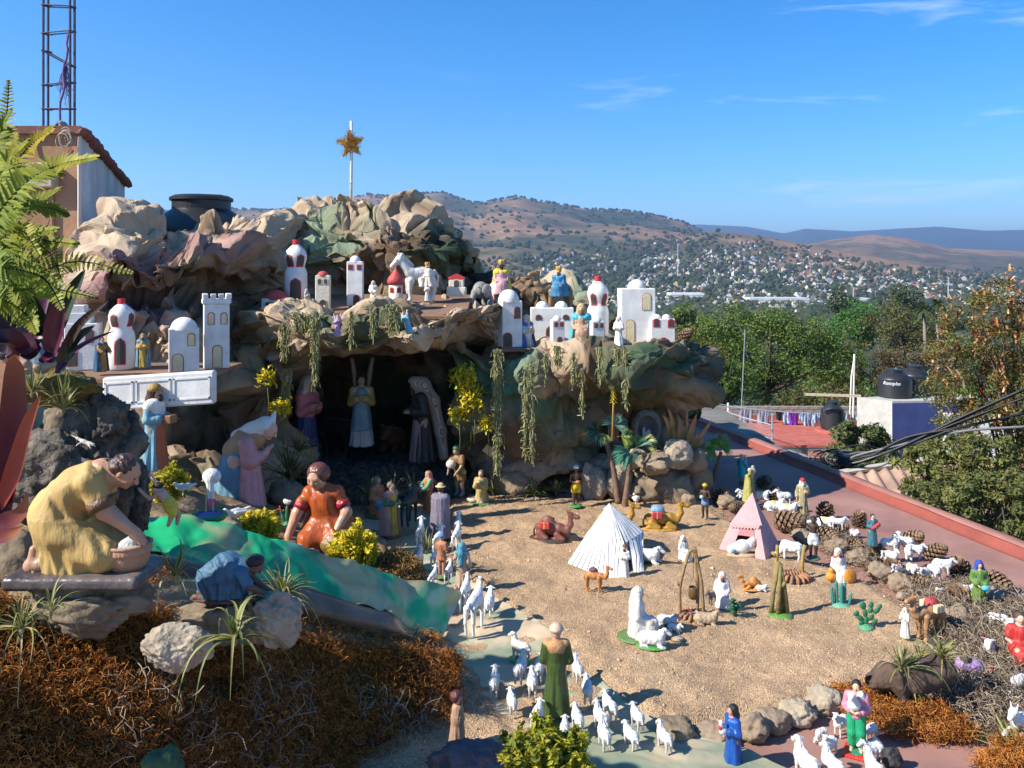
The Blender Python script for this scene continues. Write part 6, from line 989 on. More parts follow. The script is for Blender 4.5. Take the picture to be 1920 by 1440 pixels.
for f,wpx in(([(1262,842),(1254,800),(1243,778)],11),([(1262,845),(1260,790),(1252,765)],9),([(1272,848),(1275,815),(1275,784)],14),([(1284,848),(1295,810),(1306,776)],13),([(1290,850),(1302,830),(1308,812)],12),([(1296,848),(1318,812),(1335,788)],9),([(1270,846),(1266,820),(1262,806)],9),([(1282,846),(1288,795),(1287,765)],6)):blade('leaf',[np.array(P(x,y,5.75-.02*j))-base for j,(x,y) in enumerate(f)],px2(wpx,5.75),lf2,o,lambda t:np.array([np.array([.26,.25,.07])*(1-x)+np.array([.42,.20,.09])*x for x in np.clip(t*1.5,0,1)]),.5,12,(.1,-.95,.1))
o=thing('flower_spike','tall yellow flower spike standing before the green wall','flower',P(1148,812,5.45));u=px2(1,5.45);MB().tube([(0,0,-.05),(2*u,0,50*u),(4*u,0,118*u)],[2*u,1.6*u,.8*u],6).build('stem',mat('orange_stem',(.40,.24,.06),.7),o,True);pa=[]
for k in range(110):t=k/110;a=k*2.4;L=(8-5*t)*u;z=(55+68*t)*u;c_=np.array([2.2*u+2*u*t,0,z]);pa.append([c_,c_+np.array([math.cos(a),math.sin(a),.2])*L*.6,c_+np.array([math.cos(a),math.sin(a),-.15])*L])
ribbons('florets',pa,u*np.array([1.5,2.2,.8]),sedm,o,'stuff',[SY[k%4] for k in range(110)])
mb_=thing('reed_stubs','pinkish cut reed stubs behind the tall palm','plant',P(1150,800,5.75));[MB().tube([(k*.012-.03,0,-.1),(k*.014-.035,0,.03+.012*(k%3))],.004,5).build('stub',mat('pink_reed',(.30,.15,.11),.8),mb_) for k in range(6)]
lf3=paint((.035,.22,.19),.4);cac=paint((.03,.17,.075),.4)
o=thing('toy_cactus','teal ribbed column cactus toy on the sand','toy cactus',G(1576,1136,z0));u=px2(1,FD(1136));MB().lathe([(0,-4*u),(20*u,-2*u),(15*u,5*u),(0,7*u)],20).build('base',paint((.12,.32,.22)),o,True)
for x,y,h_,r_,ln in((-14,0,36,3.2,-1),(-6,2,46,3.6,-.5),(1,-2,40,3.6,0),(7,1,42,3.6,.4),(15,0,24,2.8,2.5)):MB().tube([(x*u,y*u,0),((x+ln)*u,y*u,h_*u*.5),((x+ln*2)*u,y*u,h_*u*.9),((x+ln*2)*u,y*u,h_*u)],[r_*u,r_*u,r_*u*.9,r_*u*.3],7).build('stem',lf3,o)
def nopal(label,loc,d,pads,bc,c,rad=9,extra=None):
 o=thing('toy_cactus',label,'toy cactus',loc);u=px2(1,d);MB().lathe([(0,-3*u),(rad*u*1.9,-1*u),(rad*u*1.3,6*u),(0,9*u)],20).build('base',bc,o,True)
 for x,z,a,b,rl in pads:
  V,Fc=ICO[2];W_=V*np.array([a,2.4,b])*u;cc,ss=math.cos(R(rl)),math.sin(R(rl));W_=np.stack([W_[:,0]*cc-W_[:,2]*ss,W_[:,1],W_[:,0]*ss+W_[:,2]*cc],1)+np.array([x,0,z])*u;link('pad',mesh('pad',W_,Fc,c),o)
 return o,u
nopal('dark green prickly pear toy with branching pads on the sand',G(1624,1178,z0),FD(1178),[(0,14,5,9,0),(-2,28,5,8,10),(-6,42,6,8,15),(9,20,5,7,-40),(8,33,5,6,-20),(9,43,5,6,0),(19,32,5,8,-55),(25,40,4,5,-30),(-11,19,5,8,55),(-18,27,6,5,20),(-9,10,5,5,60),(16,12,5,6,-50)],paint((.08,.27,.14)),cac)
o,u=nopal('green toy cactus with red fruits and a white bird on top',P(538,985,4.15),4.15,[(0,20,4,18,0),(-7,14,3.5,12,18),(8,15,3.5,12,-20),(-11,26,3,8,20),(13,28,3,8,-15)],cac,cac,5)
for x,z in((-13,35),(-6,28),(15,37),(9,29),(-16,30)):link('fruit',mesh('fruit',ICO[2][0]*2.2*u+np.array([x,-1,z])*u,ICO[2][1],redp),o)
f=Fig(.7*u);f.m['bird']=paint(WHITE);f.ell('bird',(0,0,43*u),(5*u,3*u,3.4*u));f.ell('bird',(-4*u,0,47*u),2.2*u);f.cap('bird',(3*u,0,43*u),(8*u,0,45*u),2*u,.8*u);f.build(o)
o=thing('toy_shrub','small dark green plastic shrub beside the tripod fire','toy plant',G(1380,1160,z0));u=px2(1,FD(1160));r=np.random.RandomState(3);mb=MB();bl=MB()
for k in range(9):a=r.uniform(0,6.28);e=np.array([math.cos(a)*10,math.sin(a)*8,r.uniform(22,40)])*u;mb.tube([(0,0,0),e*[.3,.3,.6],e],u*.9,5);[bl.add(ICO[1][0]*np.array([3.2,3,2])*u+e*r.uniform(.45,1)+r.normal(size=3)*2.5*u,ICO[1][1]) for _ in range(8)]
mb.build('stem',cac,o);bl.build('leaves',paint((.02,.10,.045),.4),o,True,'stuff')
bk=mat('twig_bark',(.26,.165,.075),.9,.3,30,.8,50);clay=mat('clay_log',(.33,.16,.08),.85,.35,30,.9,70)
def ringbase(o,u,r_,m,mortar=True):
 for k in range(16):a=2*PI*k/16;MB().tube([(math.cos(a)*r_*.45*u,math.sin(a)*r_*.4*u,10*u),(math.cos(a)*r_*.85*u,math.sin(a)*r_*.75*u,8*u),(math.cos(a)*r_*u,math.sin(a)*r_*.9*u,0)],[2.2*u,3.2*u,3.4*u],6).build('log',m,o,True)
 MB().lathe([(r_*.8*u,0),(r_*.5*u,9*u),(0,8*u)],20).build('ash_bed',mat('ash',(.22,.17,.14),.95,.4,60),o,True)
o=thing('campfire','brown pot hung from bent branches over a log fire on the sand','toy campfire',G(1300,1158,z0));u=px2(1,FD(1158));ringbase(o,u,31,clay)
for pts in([(-24,0,4),(-25,0,45),(-22,0,70),(-8,0,118),(2,0,124)],[(18,-4,4),(15,-2,60),(10,0,90),(2,0,128)],[(8,4,10),(9,3,60),(4,0,110),(0,0,122)]):MB().tube(cr1(np.array(pts,float)*u,14),3.1*u,7).build('branch',bk,o,True)
MB().tube([(-26*u,0,60*u),(-30*u,0,65*u)],3*u,6).build('knot',bk,o,True);MB().lathe([(a*u,b*u) for a,b in[(0,34),(7,35),(9.5,42),(8,49),(8.6,55),(7.6,56),(6.5,54),(0,53)]],20).build('pot',mat('bronze_pot',(.15,.085,.03),.35,.3,40,metal=.4),o,True);MB().tube([(-8*u,0,55*u),(0,0,74*u),(8*u,0,55*u)],.6*u,5).build('handle',darkw,o);MB().tube([(0,0,72*u),(0,0,120*u)],.5*u,4).build('cord',darkw,o);[MB().box((a*u,b*u,13*u),(2.5*u,1.5*u,1.5*u),30*a).build('ember',paint((.5,.06,.02) if a<0 else(.5,.45,.4)),o) for a,b in((-6,-3),(5,-5))]
o=thing('campfire','log fire between two forked posts in front of the pink tent','toy campfire',G(1488,1085,z0));u=px2(1,FD(1085));ringbase(o,u,30,clay)
for x in(-30,18):MB().tube(cr1(np.array([(x,4,0),(x-1,4,22),(x+1,4,42),(x+4 if x>0 else x+2,4,60)],float)*u,10),3.4*u,7).build('post',mat('yellow_branch',(.33,.22,.06),.85,.3,30,.6,60),o,True);MB().tube([(x*u,4*u,38*u),((x-8 if x<0 else x+5)*u,4*u,47*u)],3.2*u,6).build('fork',MATS['yellow_branch'],o,True)
for k in range(7):MB().tube([(-18*u+6*k*u,-6*u,8*u),(-14*u+5*k*u,6*u,13*u)],2*u,6).build('firewood',clay,o,True)
o=thing('log_tripod','tall tripod of painted logs standing on the sand','toy tripod',G(1462,1152,z0));u=px2(1,FD(1152));pm_=mat('painted_log',(.30,.15,.05),.8,.4,25,.6,50,col2=(.22,.22,.08))
for pts in([(-16,0,0),(-12,0,40),(-2,0,96)],[(-5,-6,0),(-2,-4,45),(1,0,92)],[(14,0,0),(9,0,45),(-1,0,94)],[(8,6,0),(6,5,45),(2,2,88)]):MB().tube(np.array(pts,float)*u,[4.6*u,4.2*u,4*u],8).build('log',pm_,o,True)
MB().tube([(4*u,-4*u,52*u),(8*u,-7*u,62*u)],3.6*u,7).build('stub',pm_,o,True);MB().lathe([(24*u,-2*u),(20*u,3*u),(0,5*u)],16).build('base',paint((.10,.22,.04)),o,True)
o=thing('driftwood','dark broken driftwood log with air plants on the right','driftwood',P(1715,1275,2.98));u=px2(1,2.98);f=Fig(2.2*u);f.m['log']=mat('driftwood_bark',(.085,.055,.04),.95,.4,22,1.,45)
f.chain('log',[(-76*u,0,-2*u),(-50*u,0,8*u),(0,0,4*u),(60*u,10*u,10*u)],[14*u,22*u,30*u,24*u],10*u);f.chain('log',[(-45*u,-10*u,20*u),(-34*u,-18*u,-8*u),(-28*u,-22*u,-34*u)],[12*u,11*u,9*u],8*u);f.chain('log',[(10*u,0,20*u),(40*u,5*u,34*u)],[20*u,12*u],10*u);f.fold['log']=(.007,75.);f.cut['log']=[lambda X,Y,Z:np.sqrt((X+82*u)**2+Y**2+(Z+2*u)**2)-10*u];f.build(o)
sheetm=mat('cut_card',(.46,.33,.2),.9,.15,10)
for k,(x,y,d,a,lab) in enumerate(((905,800,5.7,18,'folded cardboard scrap tucked behind the yellow flowers'),(925,850,5.72,-35,'torn cardboard strip leaning beside the boulder'))):o=link('cardboard_scrap',MB().box((0,0,0),(.075,.006,.028)).mesh('cardboard_scrap',sheetm));o.location=P(x,y,d);o.rotation_euler=(.2,R(-a),.2);tag(o,lab,'cardboard')
o=thing('moss_clump','dried brown moss clump beside the large yellow sedum','moss',P(738,1080,3.8));V,Fc=ICO[4];rr_=np.array([.125,.11,.095]);W_=V*(1+.25*fbm(V*2.2,3,5)[:,None])*rr_;link('mound',mesh('mound',W_,Fc,dirt if False else mat('moss_core',(.12,.07,.025),.95,.4,30,.8,60)),o);q_=np.random.RandomState(2);k_=q_.randint(len(W_),size=3800);curls('moss_curls',W_[k_]*(1+.03*q_.normal(size=(3800,1))),V[k_],.022,.0014,[(.38,.21,.06),(.30,.16,.045),(.22,.11,.03),(.45,.28,.1)],None,None,12,.02,o)
# =============== figurines ===============
SK=(.50,.31,.20);SKD=(.10,.05,.03);SKP=(.58,.36,.26)
def handp(F,w,dr,r,g='body',fingers=True):
 dr=np.array(dr,float);dr/=np.linalg.norm(dr)+1e-9;s_=np.cross(dr,[0.05,-.3,.95]);s_/=np.linalg.norm(s_)+1e-9;nn_=np.cross(s_,dr);w=np.array(w,float);F.cap(g,w,w+dr*r*1.6,r*.85,r*.9,r*.5)
 if not fingers:F.cap(g,w+dr*r*1.5,w+dr*r*3,r*.7,r*.4,r*.5);return
 for k,(o,l) in enumerate(((-.75,1.35),(-.25,1.7),(.25,1.6),(.75,1.2))):a=w+dr*r*1.7+s_*r*o;m=a+dr*r*l*.6-nn_*r*.15;F.cap(g,a,m,r*.30,r*.27,r*.12);F.cap(g,m,m+dr*r*l*.5-nn_*r*.45,r*.27,r*.2,r*.08)
 t0=w+dr*r*.5-s_*r*.8;F.cap(g,t0,t0+dr*r*.8-s_*r*.6-nn_*r*.2,r*.36,r*.28,r*.2);F.cap(g,t0+dr*r*.8-s_*r*.6-nn_*r*.2,t0+dr*r*1.6-s_*r*.55-nn_*r*.4,r*.28,r*.2,r*.1)
def headp(F,c,r,yaw=0,pitch=0,g='body',face=True):
 c=np.array(c,float);M=rotm(yaw,pitch);q=lambda x,y,z:c+M@np.array([x,y,z])*r
 F.ell(g,c,(r*.78,r*.92,r),r*.2,M);F.ell(g,q(0,-.30,-.55),(r*.5,r*.52,r*.42),r*.3,M)
 if face:
  F.cap(g,q(0,-.86,.12),q(0,-1.08,-.2),r*.11,r*.17,r*.12);F.ell(g,q(0,-.8,-.5),(r*.26,r*.16,r*.10),r*.08,M);F.ell(g,q(0,-.66,-.82),r*.2,r*.2);F.cap(g,q(-.42,-.74,.26),q(.42,-.74,.26),r*.13,None,r*.2)
  for s in(-1,1):F.ell(g,q(s*.79,.02,-.05),(r*.12,r*.2,r*.26),r*.06,M);F.ell(g,q(s*.42,-.62,-.22),r*.26,r*.25)
  F.extra.append(lambda root,q=q,r=r:eyes(root,[q(-.32,-.85,.08),q(.32,-.85,.08)],r*.10))
  mp=paint((.42,.10,.08),.4)
  F.extra.append(lambda root,q=q,r=r,mp=mp:MB().tube([q(-.2,-.92,-.47),q(0,-.965,-.49),q(.2,-.92,-.47)],r*.05,5).build('mouth',mp,root,True))
 return q
ARMS={'down':[((.15,.02,.63),(.16,-.03,.49))]*2,'pray':[((.14,-.04,.62),(.022,-.15,.71))]*2,'hold':[((.15,0,.62),(.055,-.15,.63))]*2,'reach':[((.15,-.09,.66),(.10,-.23,.56))]*2,'raise':[((.2,-.02,.86),(.15,-.06,1.0))]*2,'one':[((.15,.02,.63),(.16,-.03,.49)),((.15,0,.62),(.05,-.15,.66))],'hand_to_head':[((.16,-.05,.66),(.05,-.1,.9)),((.15,0,.62),(.05,-.15,.63))],'lap':[((.15,0,.62),(.06,-.13,.53))]*2}
POSE={'stand':(0,1.0),'kneel':(-.25,.76),'sit':(-.28,.73)}
def person(label,px,py,hpx,rz,d=None,z=None,pose='stand',skin=SK,robe=WHITE,cloak=None,veil=None,hair=(.04,.025,.018),turban=None,hat=None,beard=None,base=None,sash=None,arms='hold',short=False,trousers=None,lean=0,yaw=0,pitch=0,tunic=None,crown=None,longhair=False,bag=None,held=None,group=None,name='figurine',cat='figurine',gl=.55,extra=None,boots=None,sleeve=None,folds=8,stole=None):
 z=.045 if z is None and d is None else z;d=d or FD(py,z);dz,Ht=POSE[pose];s=px2(hpx,d)/Ht;o=thing(name,label,cat,P(px,py,d),rz,s,group);h=float(np.clip(1/(hpx/Ht*.56),.0095,.021));F_=Fig(h);big=hpx>130
 cl,sl_=math.cos(R(lean)),math.sin(R(lean));hipz=.5+dz
 def T(p):x,y,zz=p;zz+=dz;a,b=y,zz-hipz;return np.array((x,a*cl-b*sl_,hipz+b*cl+a*sl_)) if zz>hipz else np.array((x,a,zz))
 F_.m.update(body=paint(skin,gl));hc=T((0,-.01,.925));headp(F_,hc,.07,yaw,pitch+lean*.6,face=hpx>40);F_.cap('body',T((0,0,.82)),hc-[0,0,.03],.034,.032,.02)
 F_.cap('body',T((0,0,.55)),T((0,0,.76)),.075,.085,.05);F_.cap('body',T((-.085,0,.785)),T((.085,0,.785)),.045,None,.04)
 legs={'stand':[((.055,0,.5),(.06,-.01,.27),(.06,.015,.05),(.068,-.07,.022))],'kneel':[((.055,0,.27),(.07,-.11,.05),(.06,.13,.04),(.06,.19,.03))],'sit':[((.06,0,.22),(.09,-.2,.25),(.09,-.2,.05),(.09,-.27,.022))]}[pose][0]
 for sg in(-1,1):
  L=[np.array((sg*a,b,c)) for a,b,c in legs];F_.chain('body',L,[.06,.045,.03,.024],.02);
  if trousers:F_.chain('trousers',[L[0]+[0,0,.02],L[1],L[1]*.25+L[2]*.75],[.078,.066,.06],.03)
  if boots:F_.chain('boots',[L[1]*.5+L[2]*.5,L[2],L[3]],[.042,.042,.034],.02)
  if short and not trousers:F_.cap('robe',L[0]+[0,0,.03],L[0]*.45+L[1]*.55,.088,.085,.05)
 ar=ARMS[arms]
 for sg,(e,w_) in zip((-1,1),ar):
  S_,E,W_=T((sg*.115,0,.785)),T((sg*e[0],e[1],e[2])),T((sg*w_[0],w_[1],w_[2]));F_.chain('body',[S_,E,W_],[.036,.03,.023],.02);handp(F_,W_,W_-E,.024,fingers=big)
  if robe is not None:F_.chain('sleeve' if sleeve else 'robe',[S_,E,E*.3+W_*.7] if not short and not tunic else[S_,S_*.35+E*.65],[.052,.048,.056] if not short and not tunic else[.055,.056],.025)
 if robe is not None:
  F_.m['robe']=paint(robe,gl);
  if sleeve:F_.m['sleeve']=paint(sleeve,gl)
  F_.cap('robe',T((0,0,.54)),T((0,0,.74)),.098,.105,.05);F_.cap('robe',T((-.085,0,.775)),T((.085,0,.775)),.056,None,.04)
  if pose=='stand' and not short and not trousers:F_.robe('robe',(0,.01,.02),T((0,0,.58)) if lean<5 else(0,0,.52),(.165,.145),(.10,.088),folds,.12,hpx*.37,.04)
  if tunic and pose=='stand':F_.g['robe'].pop();F_.robe('robe',(0,0,tunic),T((0,0,.58)),(.14,.115),(.10,.088),folds,.08,hpx*.3,.03)
  if pose=='kneel':F_.robe('robe',(0,.06,.0),(0,.02,.36),(.16,.235),(.105,.10),folds,.06,hpx*.37,.05)
  if pose=='sit':F_.cap('robe',(0,0,.20),(0,-.19,.21),.13,.11,.06);F_.robe('robe',(0,-.19,.0),(0,-.19,.26),(.18,.12),(.13,.09),folds,.08,hpx*.37,.05);F_.robe('robe',(0,.02,0),(0,0,.3),(.16,.14),(.12,.1),folds,.06,2.,.05)
  if trousers:F_.m['trousers']=paint(trousers,gl)
 if boots:F_.m['boots']=paint(boots,gl)
 if cloak is not None:
  F_.m['cloak']=paint(cloak,gl);zb={'stand':.03,'kneel':.0,'sit':.0}[pose];F_.robe('cloak',(0,.06 if pose!='stand' else.035,zb),T((0,.025,.80)),(.215,.20) if pose=='stand' else(.25,.27),(.165,.115),9,.08,1.3,.03);F_.cap('cloak',T((-.10,.01,.785)),T((.10,.01,.785)),.075,None,.04)
  F_.cut['cloak']=[lambda X,Y,Z:np.maximum(np.maximum(Y+.03-.02*np.abs(X)/.1,np.abs(X)-.12+0*Z),Z-(.74+dz))]
 if veil is not None:
  F_.m['veil']=paint(veil,gl);M=rotm(yaw,pitch);F_.ell('veil',hc+[0,.012,.012],(.078,.088,.088),.02);b=T((0,.05,.80));F_.chain('veil',[hc+[0,.04,0],b,T((0,.085,.58))],[.07,.075,.055],.04);F_.cap('veil',T((-.09,.015,.79)),T((.09,.015,.79)),.06,.06,.04)
  for sg in(-1,1):F_.chain('veil',[hc+[sg*.062,.0,-.01],T((sg*.085,-.02,.80)),T((sg*.085,-.06,.68))],[.026,.03,.022],.02)
  fd_=M@np.array([0,-.085,-.01]);cc_=hc+fd_;F_.cut['veil']=[lambda X,Y,Z:np.sqrt(((X-cc_[0])/.05)**2+((Y-cc_[1])/.06)**2+((Z-cc_[2])/.066)**2)*.05-.05]
 elif hair is not None:
  F_.m['hair']=paint(hair,.5);M=rotm(yaw,pitch);v=M@np.array([0,.020,.016]);F_.ell('hair',hc+v,(.067,.072,.072),.02);cc_=hc+M@np.array([0,-.085,-.02]);F_.cut['hair']=[lambda X,Y,Z:np.sqrt(((X-cc_[0])/.062)**2+((Y-cc_[1])/.062)**2+((Z-cc_[2])/.072)**2)*.06-.06]
  if longhair:F_.chain('hair',[hc+v,hc+[0,.05,-.08],T((0,.06,.72))],[.068,.068,.05],.03)
 if beard:F_.m['beard']=paint(beard,.6);F_.ell('beard',T((0,-.075,.855)),(.042,.03,.06),.02)
 if turban:F_.m['turban']=paint(turban,.6);F_.ell('turban',hc+[0,.008,.045],(.082,.085,.05),.02);F_.ell('turban',hc+[0,.008,.07],(.06,.062,.045),.02)
 if crown:
  F_.m['crown']=paint(crown,.35);F_.cap('crown',hc+[0,.0,.035],hc+[0,.0,.085],.066,.074,.01);F_.cut['crown']=[lambda X,Y,Z:np.maximum(np.sqrt((X-hc[0])**2+(Y-hc[1])**2)-.05,(hc[2]+.1)-Z)]
  for k in range(7):a=2*PI*k/7;F_.cap('crown',hc+[.066*math.cos(a),.066*math.sin(a),.06],hc+[.074*math.cos(a),.074*math.sin(a),.145],.02,.008,.01)
 if hat:F_.m['hat']=paint(hat,.7);F_.ell('hat',hc+[0,0,.05],(.13,.13,.014),.01);F_.ell('hat',hc+[0,.005,.08],(.065,.065,.05),.02)
 if sash:F_.m['sash']=paint(sash,.5);a=T((0,0,.575));F_.ell('sash',a,(.112,.098,.022),.01);F_.chain('sash',[a+[.02,-.1,0],a+[.03,-.112,-.12],a+[.03,-.125,-.24]],[.02,.02,.018],.01) if pose=='stand' else None
 if stole:F_.m['stole']=paint(stole,.55);F_.cap('stole',T((-.10,.0,.80)),T((.10,.0,.80)),.06,None,.04);F_.ell('stole',T((0,.06,.78)),(.10,.05,.09),.03)
 if bag:F_.m['bag']=paint(bag,.6);F_.slab('bag',T((.13,-.04,.5)),.05,.03,.042,.015);F_.cap('bag',T((.12,-.03,.54)),T((-.09,-.07,.79)),.008,None,.005)
 if base:F_.m['base']=paint(base,.6);F_.ell('base',(0,.0 if pose=='stand' else.02,0),(.17,.19,.035) if pose=='stand' else(.26,.30,.05),.01)
 if extra:extra(F_,T,hc)
 F_.build(o);return o
ACACHE={}
def animal(key,label,px,py,hpx,rz,spec,name='toy_sheep',cat='toy sheep',d=None,z=None,group=None,hh=None,sc=1.):
 z=.045 if z is None and d is None else z;d=d or FD(py,z)
 if key not in ACACHE:f=Fig(hh or.034);spec(f);ACACHE[key]=(f.meshes(),f.extra)
 s=px2(hpx,d)*sc*rnd.uniform(.9,1.08);rz+=rnd.uniform(-7,7);o=thing(name,label,cat,P(px,py,d),rz,s,group)
 for(g,_),me in ACACHE[key][0].items():link(g,me,o)
 for e in ACACHE[key][1]:e(o)
 return o
def sheepspec(pose='stand',col=WHITE,face=None,base=None,leg=None,patch=None,ears=None):
 def f(F_):
  F_.m.update(body=paint(col,.6));F_.fold['body']=(.022,42.);zb=.56 if pose!='lie' else.30
  F_.ell('body',(0,.02,zb),(.23,.42,.24),.06);F_.ell('body',(0,-.24,zb+.02),(.2,.22,.23),.1);F_.ell('body',(0,.30,zb),(.22,.2,.23),.1)
  hd={'stand':(-.50,zb+.34),'up':(-.44,zb+.46),'graze':(-.62,.22),'lie':(-.46,zb+.30),'back':(-.30,zb+.44)}[pose];F_.cap('body',(0,-.3,zb+.1),(0,hd[0]+.06,hd[1]-.03),.15,.11,.1)
  tip=(-.2,-.12) if pose!='graze' else(-.12,-.12);g='head';F_.m['head']=paint(face or col,.55);F_.cap(g,(0,hd[0],hd[1]),(0,hd[0]+tip[0],hd[1]+tip[1]),.105,.066,.05)
  for s in(-1,1):F_.cap(g,(s*.08,hd[0]+.03,hd[1]+.04),(s*.2,hd[0]+.06,hd[1]-.0),.035,.03,.02)
  F_.extra.append(lambda root:eyes(root,[(-.085,hd[0]-.08,hd[1]+.03),(.085,hd[0]-.08,hd[1]+.03)],.02))
  for sx in(-1,1):
   for y in(-.27,.34):
    if pose=='lie':F_.cap('body',(sx*.16,y,.1),(sx*.19,y-.2,.05),.08,.05,.05)
    else:F_.chain('leg',[(sx*.12,y,.42),(sx*.125,y+(.03 if y>0 else-.01),.22),(sx*.125,y-.01,.02)],[.08,.048,.045],.03)
  if pose!='lie':F_.m['leg']=paint(leg or col,.6)
  F_.cap('body',(0,.46,zb+.06),(0,.56,zb-.14),.06,.04,.05)
  if patch:F_.m['patch']=paint(patch,.6);F_.ell('patch',(0,.06,zb+.1),(.19,.26,.175),.02)
  if base:F_.m['base']=paint(base,.6);F_.ell('base',(0,0,.0),(.34,.58,.07),.02)
 return f
LW=(.65,.645,.62)
def goatspec(col=LW,ear=None,dark=False):
 def f(F_):
  F_.m.update(body=paint(col,.45));F_.ell('body',(0,.05,.60),(.12,.30,.14),.06);F_.ell('body',(0,-.16,.62),(.11,.14,.15),.1);F_.cap('body',(0,-.2,.68),(0,-.34,.9),.09,.06,.06);F_.cap('body',(0,-.33,.92),(0,-.5,.84),.068,.042,.04)
  for s in(-1,1):
   F_.cap('ear',(s*.05,-.31,.94),(s*.14,-.30,.88),.026,.03,.02);F_.cap('body',(s*.03,-.29,.96),(s*.05,-.2,1.0),.018,.008,.01)
   for y in(-.2,.28):F_.chain('leg',[(s*.075,y,.55),(s*.08,y+(.04 if y>0 else-.01),.28),(s*.08,y,.02)],[.062,.034,.03],.03)
  F_.m['leg']=paint(col,.45);F_.m['ear']=paint(ear or col,.5);F_.cap('body',(0,.34,.66),(0,.42,.60),.03,.02,.02);F_.extra.append(lambda root:eyes(root,[(-.055,-.38,.93),(.055,-.38,.93)],.014))
 return f
def camelspec(pose,col,load=None,blanket=None,belly=None,dark=None):
 def f(F_):
  F_.m.update(body=paint(col,.5));lie=pose=='lie';zb=.26 if lie else.62
  F_.ell('body',(0,.02,zb),(.15,.34,.17),.06);F_.ell('body',(0,.04,zb+.16),(.10,.16,.15),.1);F_.chain('body',[(0,-.26,zb+.02),(0,-.44,zb-.02),(0,-.54,zb+.14),(0,-.53,zb+.36)],[.13,.09,.07,.055],.05);F_.cap('body',(0,-.53,zb+.38),(0,-.72,zb+.34),.065,.045,.04);F_.cap('body',(0,-.66,zb+.33),(0,-.74,zb+.325),.05,.045,.03)
  for s in(-1,1):
   F_.cap('body',(s*.045,-.49,zb+.43),(s*.07,-.45,zb+.48),.02,.015,.02)
   if lie:F_.chain('leg',[(s*.13,.2,.16),(s*.18,.02,.06),(s*.17,.3,.05)],[.10,.06,.05],.04);F_.chain('leg',[(s*.11,-.22,.16),(s*.13,-.38,.06),(s*.13,-.15,.045)],[.08,.055,.045],.04)
   else:
    for y in(-.22,.26):F_.chain('leg',[(s*.10,y,.56),(s*.10,y-.02 if y<0 else y+.03,.30),(s*.10,y,.05),(s*.10,y-.04,.025)],[.09,.05,.04,.045],.03)
  F_.m['leg']=paint(col,.5);F_.chain('body',[(0,.34,zb+.04),(0,.40,zb-.08),(0,.39,zb-.2)],[.03,.022,.03],.02);F_.extra.append(lambda root:eyes(root,[(-.06,-.58,zb+.41),(.06,-.58,zb+.41)],.016))
  if load:
   F_.m['load']=paint(load,.4);[F_.slab('load',(s*.19,.06,zb+.12),.06,.13,.09,.02,.01) for s in(-1,1)];F_.m['strap']=paint((.55,.36,.12),.5);[F_.slab('strap',(s*.19,.06,zb+.12),.064,.02,.094,.01,.005) for s in(-1,1)]
  if blanket:F_.m['blanket']=paint(blanket,.5);F_.ell('blanket',(0,.04,zb+.2),(.13,.18,.13),.02)
  if lie:F_.m['base']=paint(dark or col,.7);F_.ell('base',(0,.0,.0),(.3,.52,.06),.02)
 return f
def beastspec(col,L=.36,neck=((0,-.28,.68),(0,-.5,.9)),head=((0,-.5,.92),(0,-.74,.72)),r=(.17,.10),ears=.1,leg=.055,muzzle=None,bz=.62,horns=None,mane=None,lie=False):
 def f(F_):
  F_.m.update(body=paint(col,.5));zz=bz-(.32 if lie else 0);dz=-.32 if lie else 0;q=lambda p:np.array(p)+[0,0,dz]
  F_.ell('body',(0,.02,zz),(r[0],L,r[0]*1.12),.06);F_.cap('body',q(neck[0]),q(neck[1]),r[0]*.8,r[1],.08);F_.cap('body',q(head[0]),q(head[1]),r[1],r[1]*.62,.05)
  for s in(-1,1):
   F_.cap('body',q(head[0])+[s*r[1]*.6,.03,r[1]*.6],q(head[0])+[s*r[1]*(.9 if ears>.05 else 1.8),.05,r[1]*.7+ears],.03,.015,.02)
   if horns:F_.cap('horn',q(head[0])+[s*.06,0,.08],q(head[0])+[s*.16,-.02,.17],.028,.012,.01)
   for y in(-.24,.28):
    if lie:F_.cap('leg',(s*.14,y,.12),(s*.17,y-.22,.05),.07,.05,.05)
    else:F_.chain('leg',[(s*.10,y,.5),(s*.10,y-.02 if y<0 else y+.05,.29),(s*.10,y,.06),(s*.10,y-.05,.03)],[leg*1.7,leg*.9,leg*.75,leg*.9],.03)
  F_.m['leg']=paint(col,.5);F_.chain('tail',[(0,L,zz+.08),(0,L+.08,zz-.05),(0,L+.06,zz-.3)],[.03,.035,.03],.02);F_.m['tail']=paint(mane or col,.6)
  if horns:F_.m['horn']=paint(horns,.5)
  if mane:F_.m['mane']=paint(mane,.6);F_.chain('mane',[q(neck[0])+[0,.08,.14],q(neck[1])+[0,.06,.09],q(head[0])+[0,-.02,.1]],[.045,.05,.04],.03)
  if muzzle:F_.m['muzzle']=paint(muzzle,.5);F_.ell('muzzle',q(head[1]),(r[1]*.7,r[1]*.7,r[1]*.66),.02)
  F_.extra.append(lambda root:eyes(root,[q(head[0])*.6+q(head[1])*.4+[s*r[1]*.85,0,.03] for s in(-1,1)],.02))
 return f
d=2.1;u=px2(1,d);o=thing('figurine','large kneeling washerwoman in a yellow dress bending over a tub','figurine',P(160,1075,d));F_=Fig(1.7*u);skm=paint((.46,.25,.155),.45);W=lambda*p:tuple(x*u for x in p)
q=headp(F_,W(76,0,192),27*u,90,38);F_.m['body']=skm;F_.cap('body',W(38,0,196),W(66,0,192),15*u,14*u,8*u);F_.cap('body',W(-50,0,130),W(25,0,178),30*u,34*u,20*u)
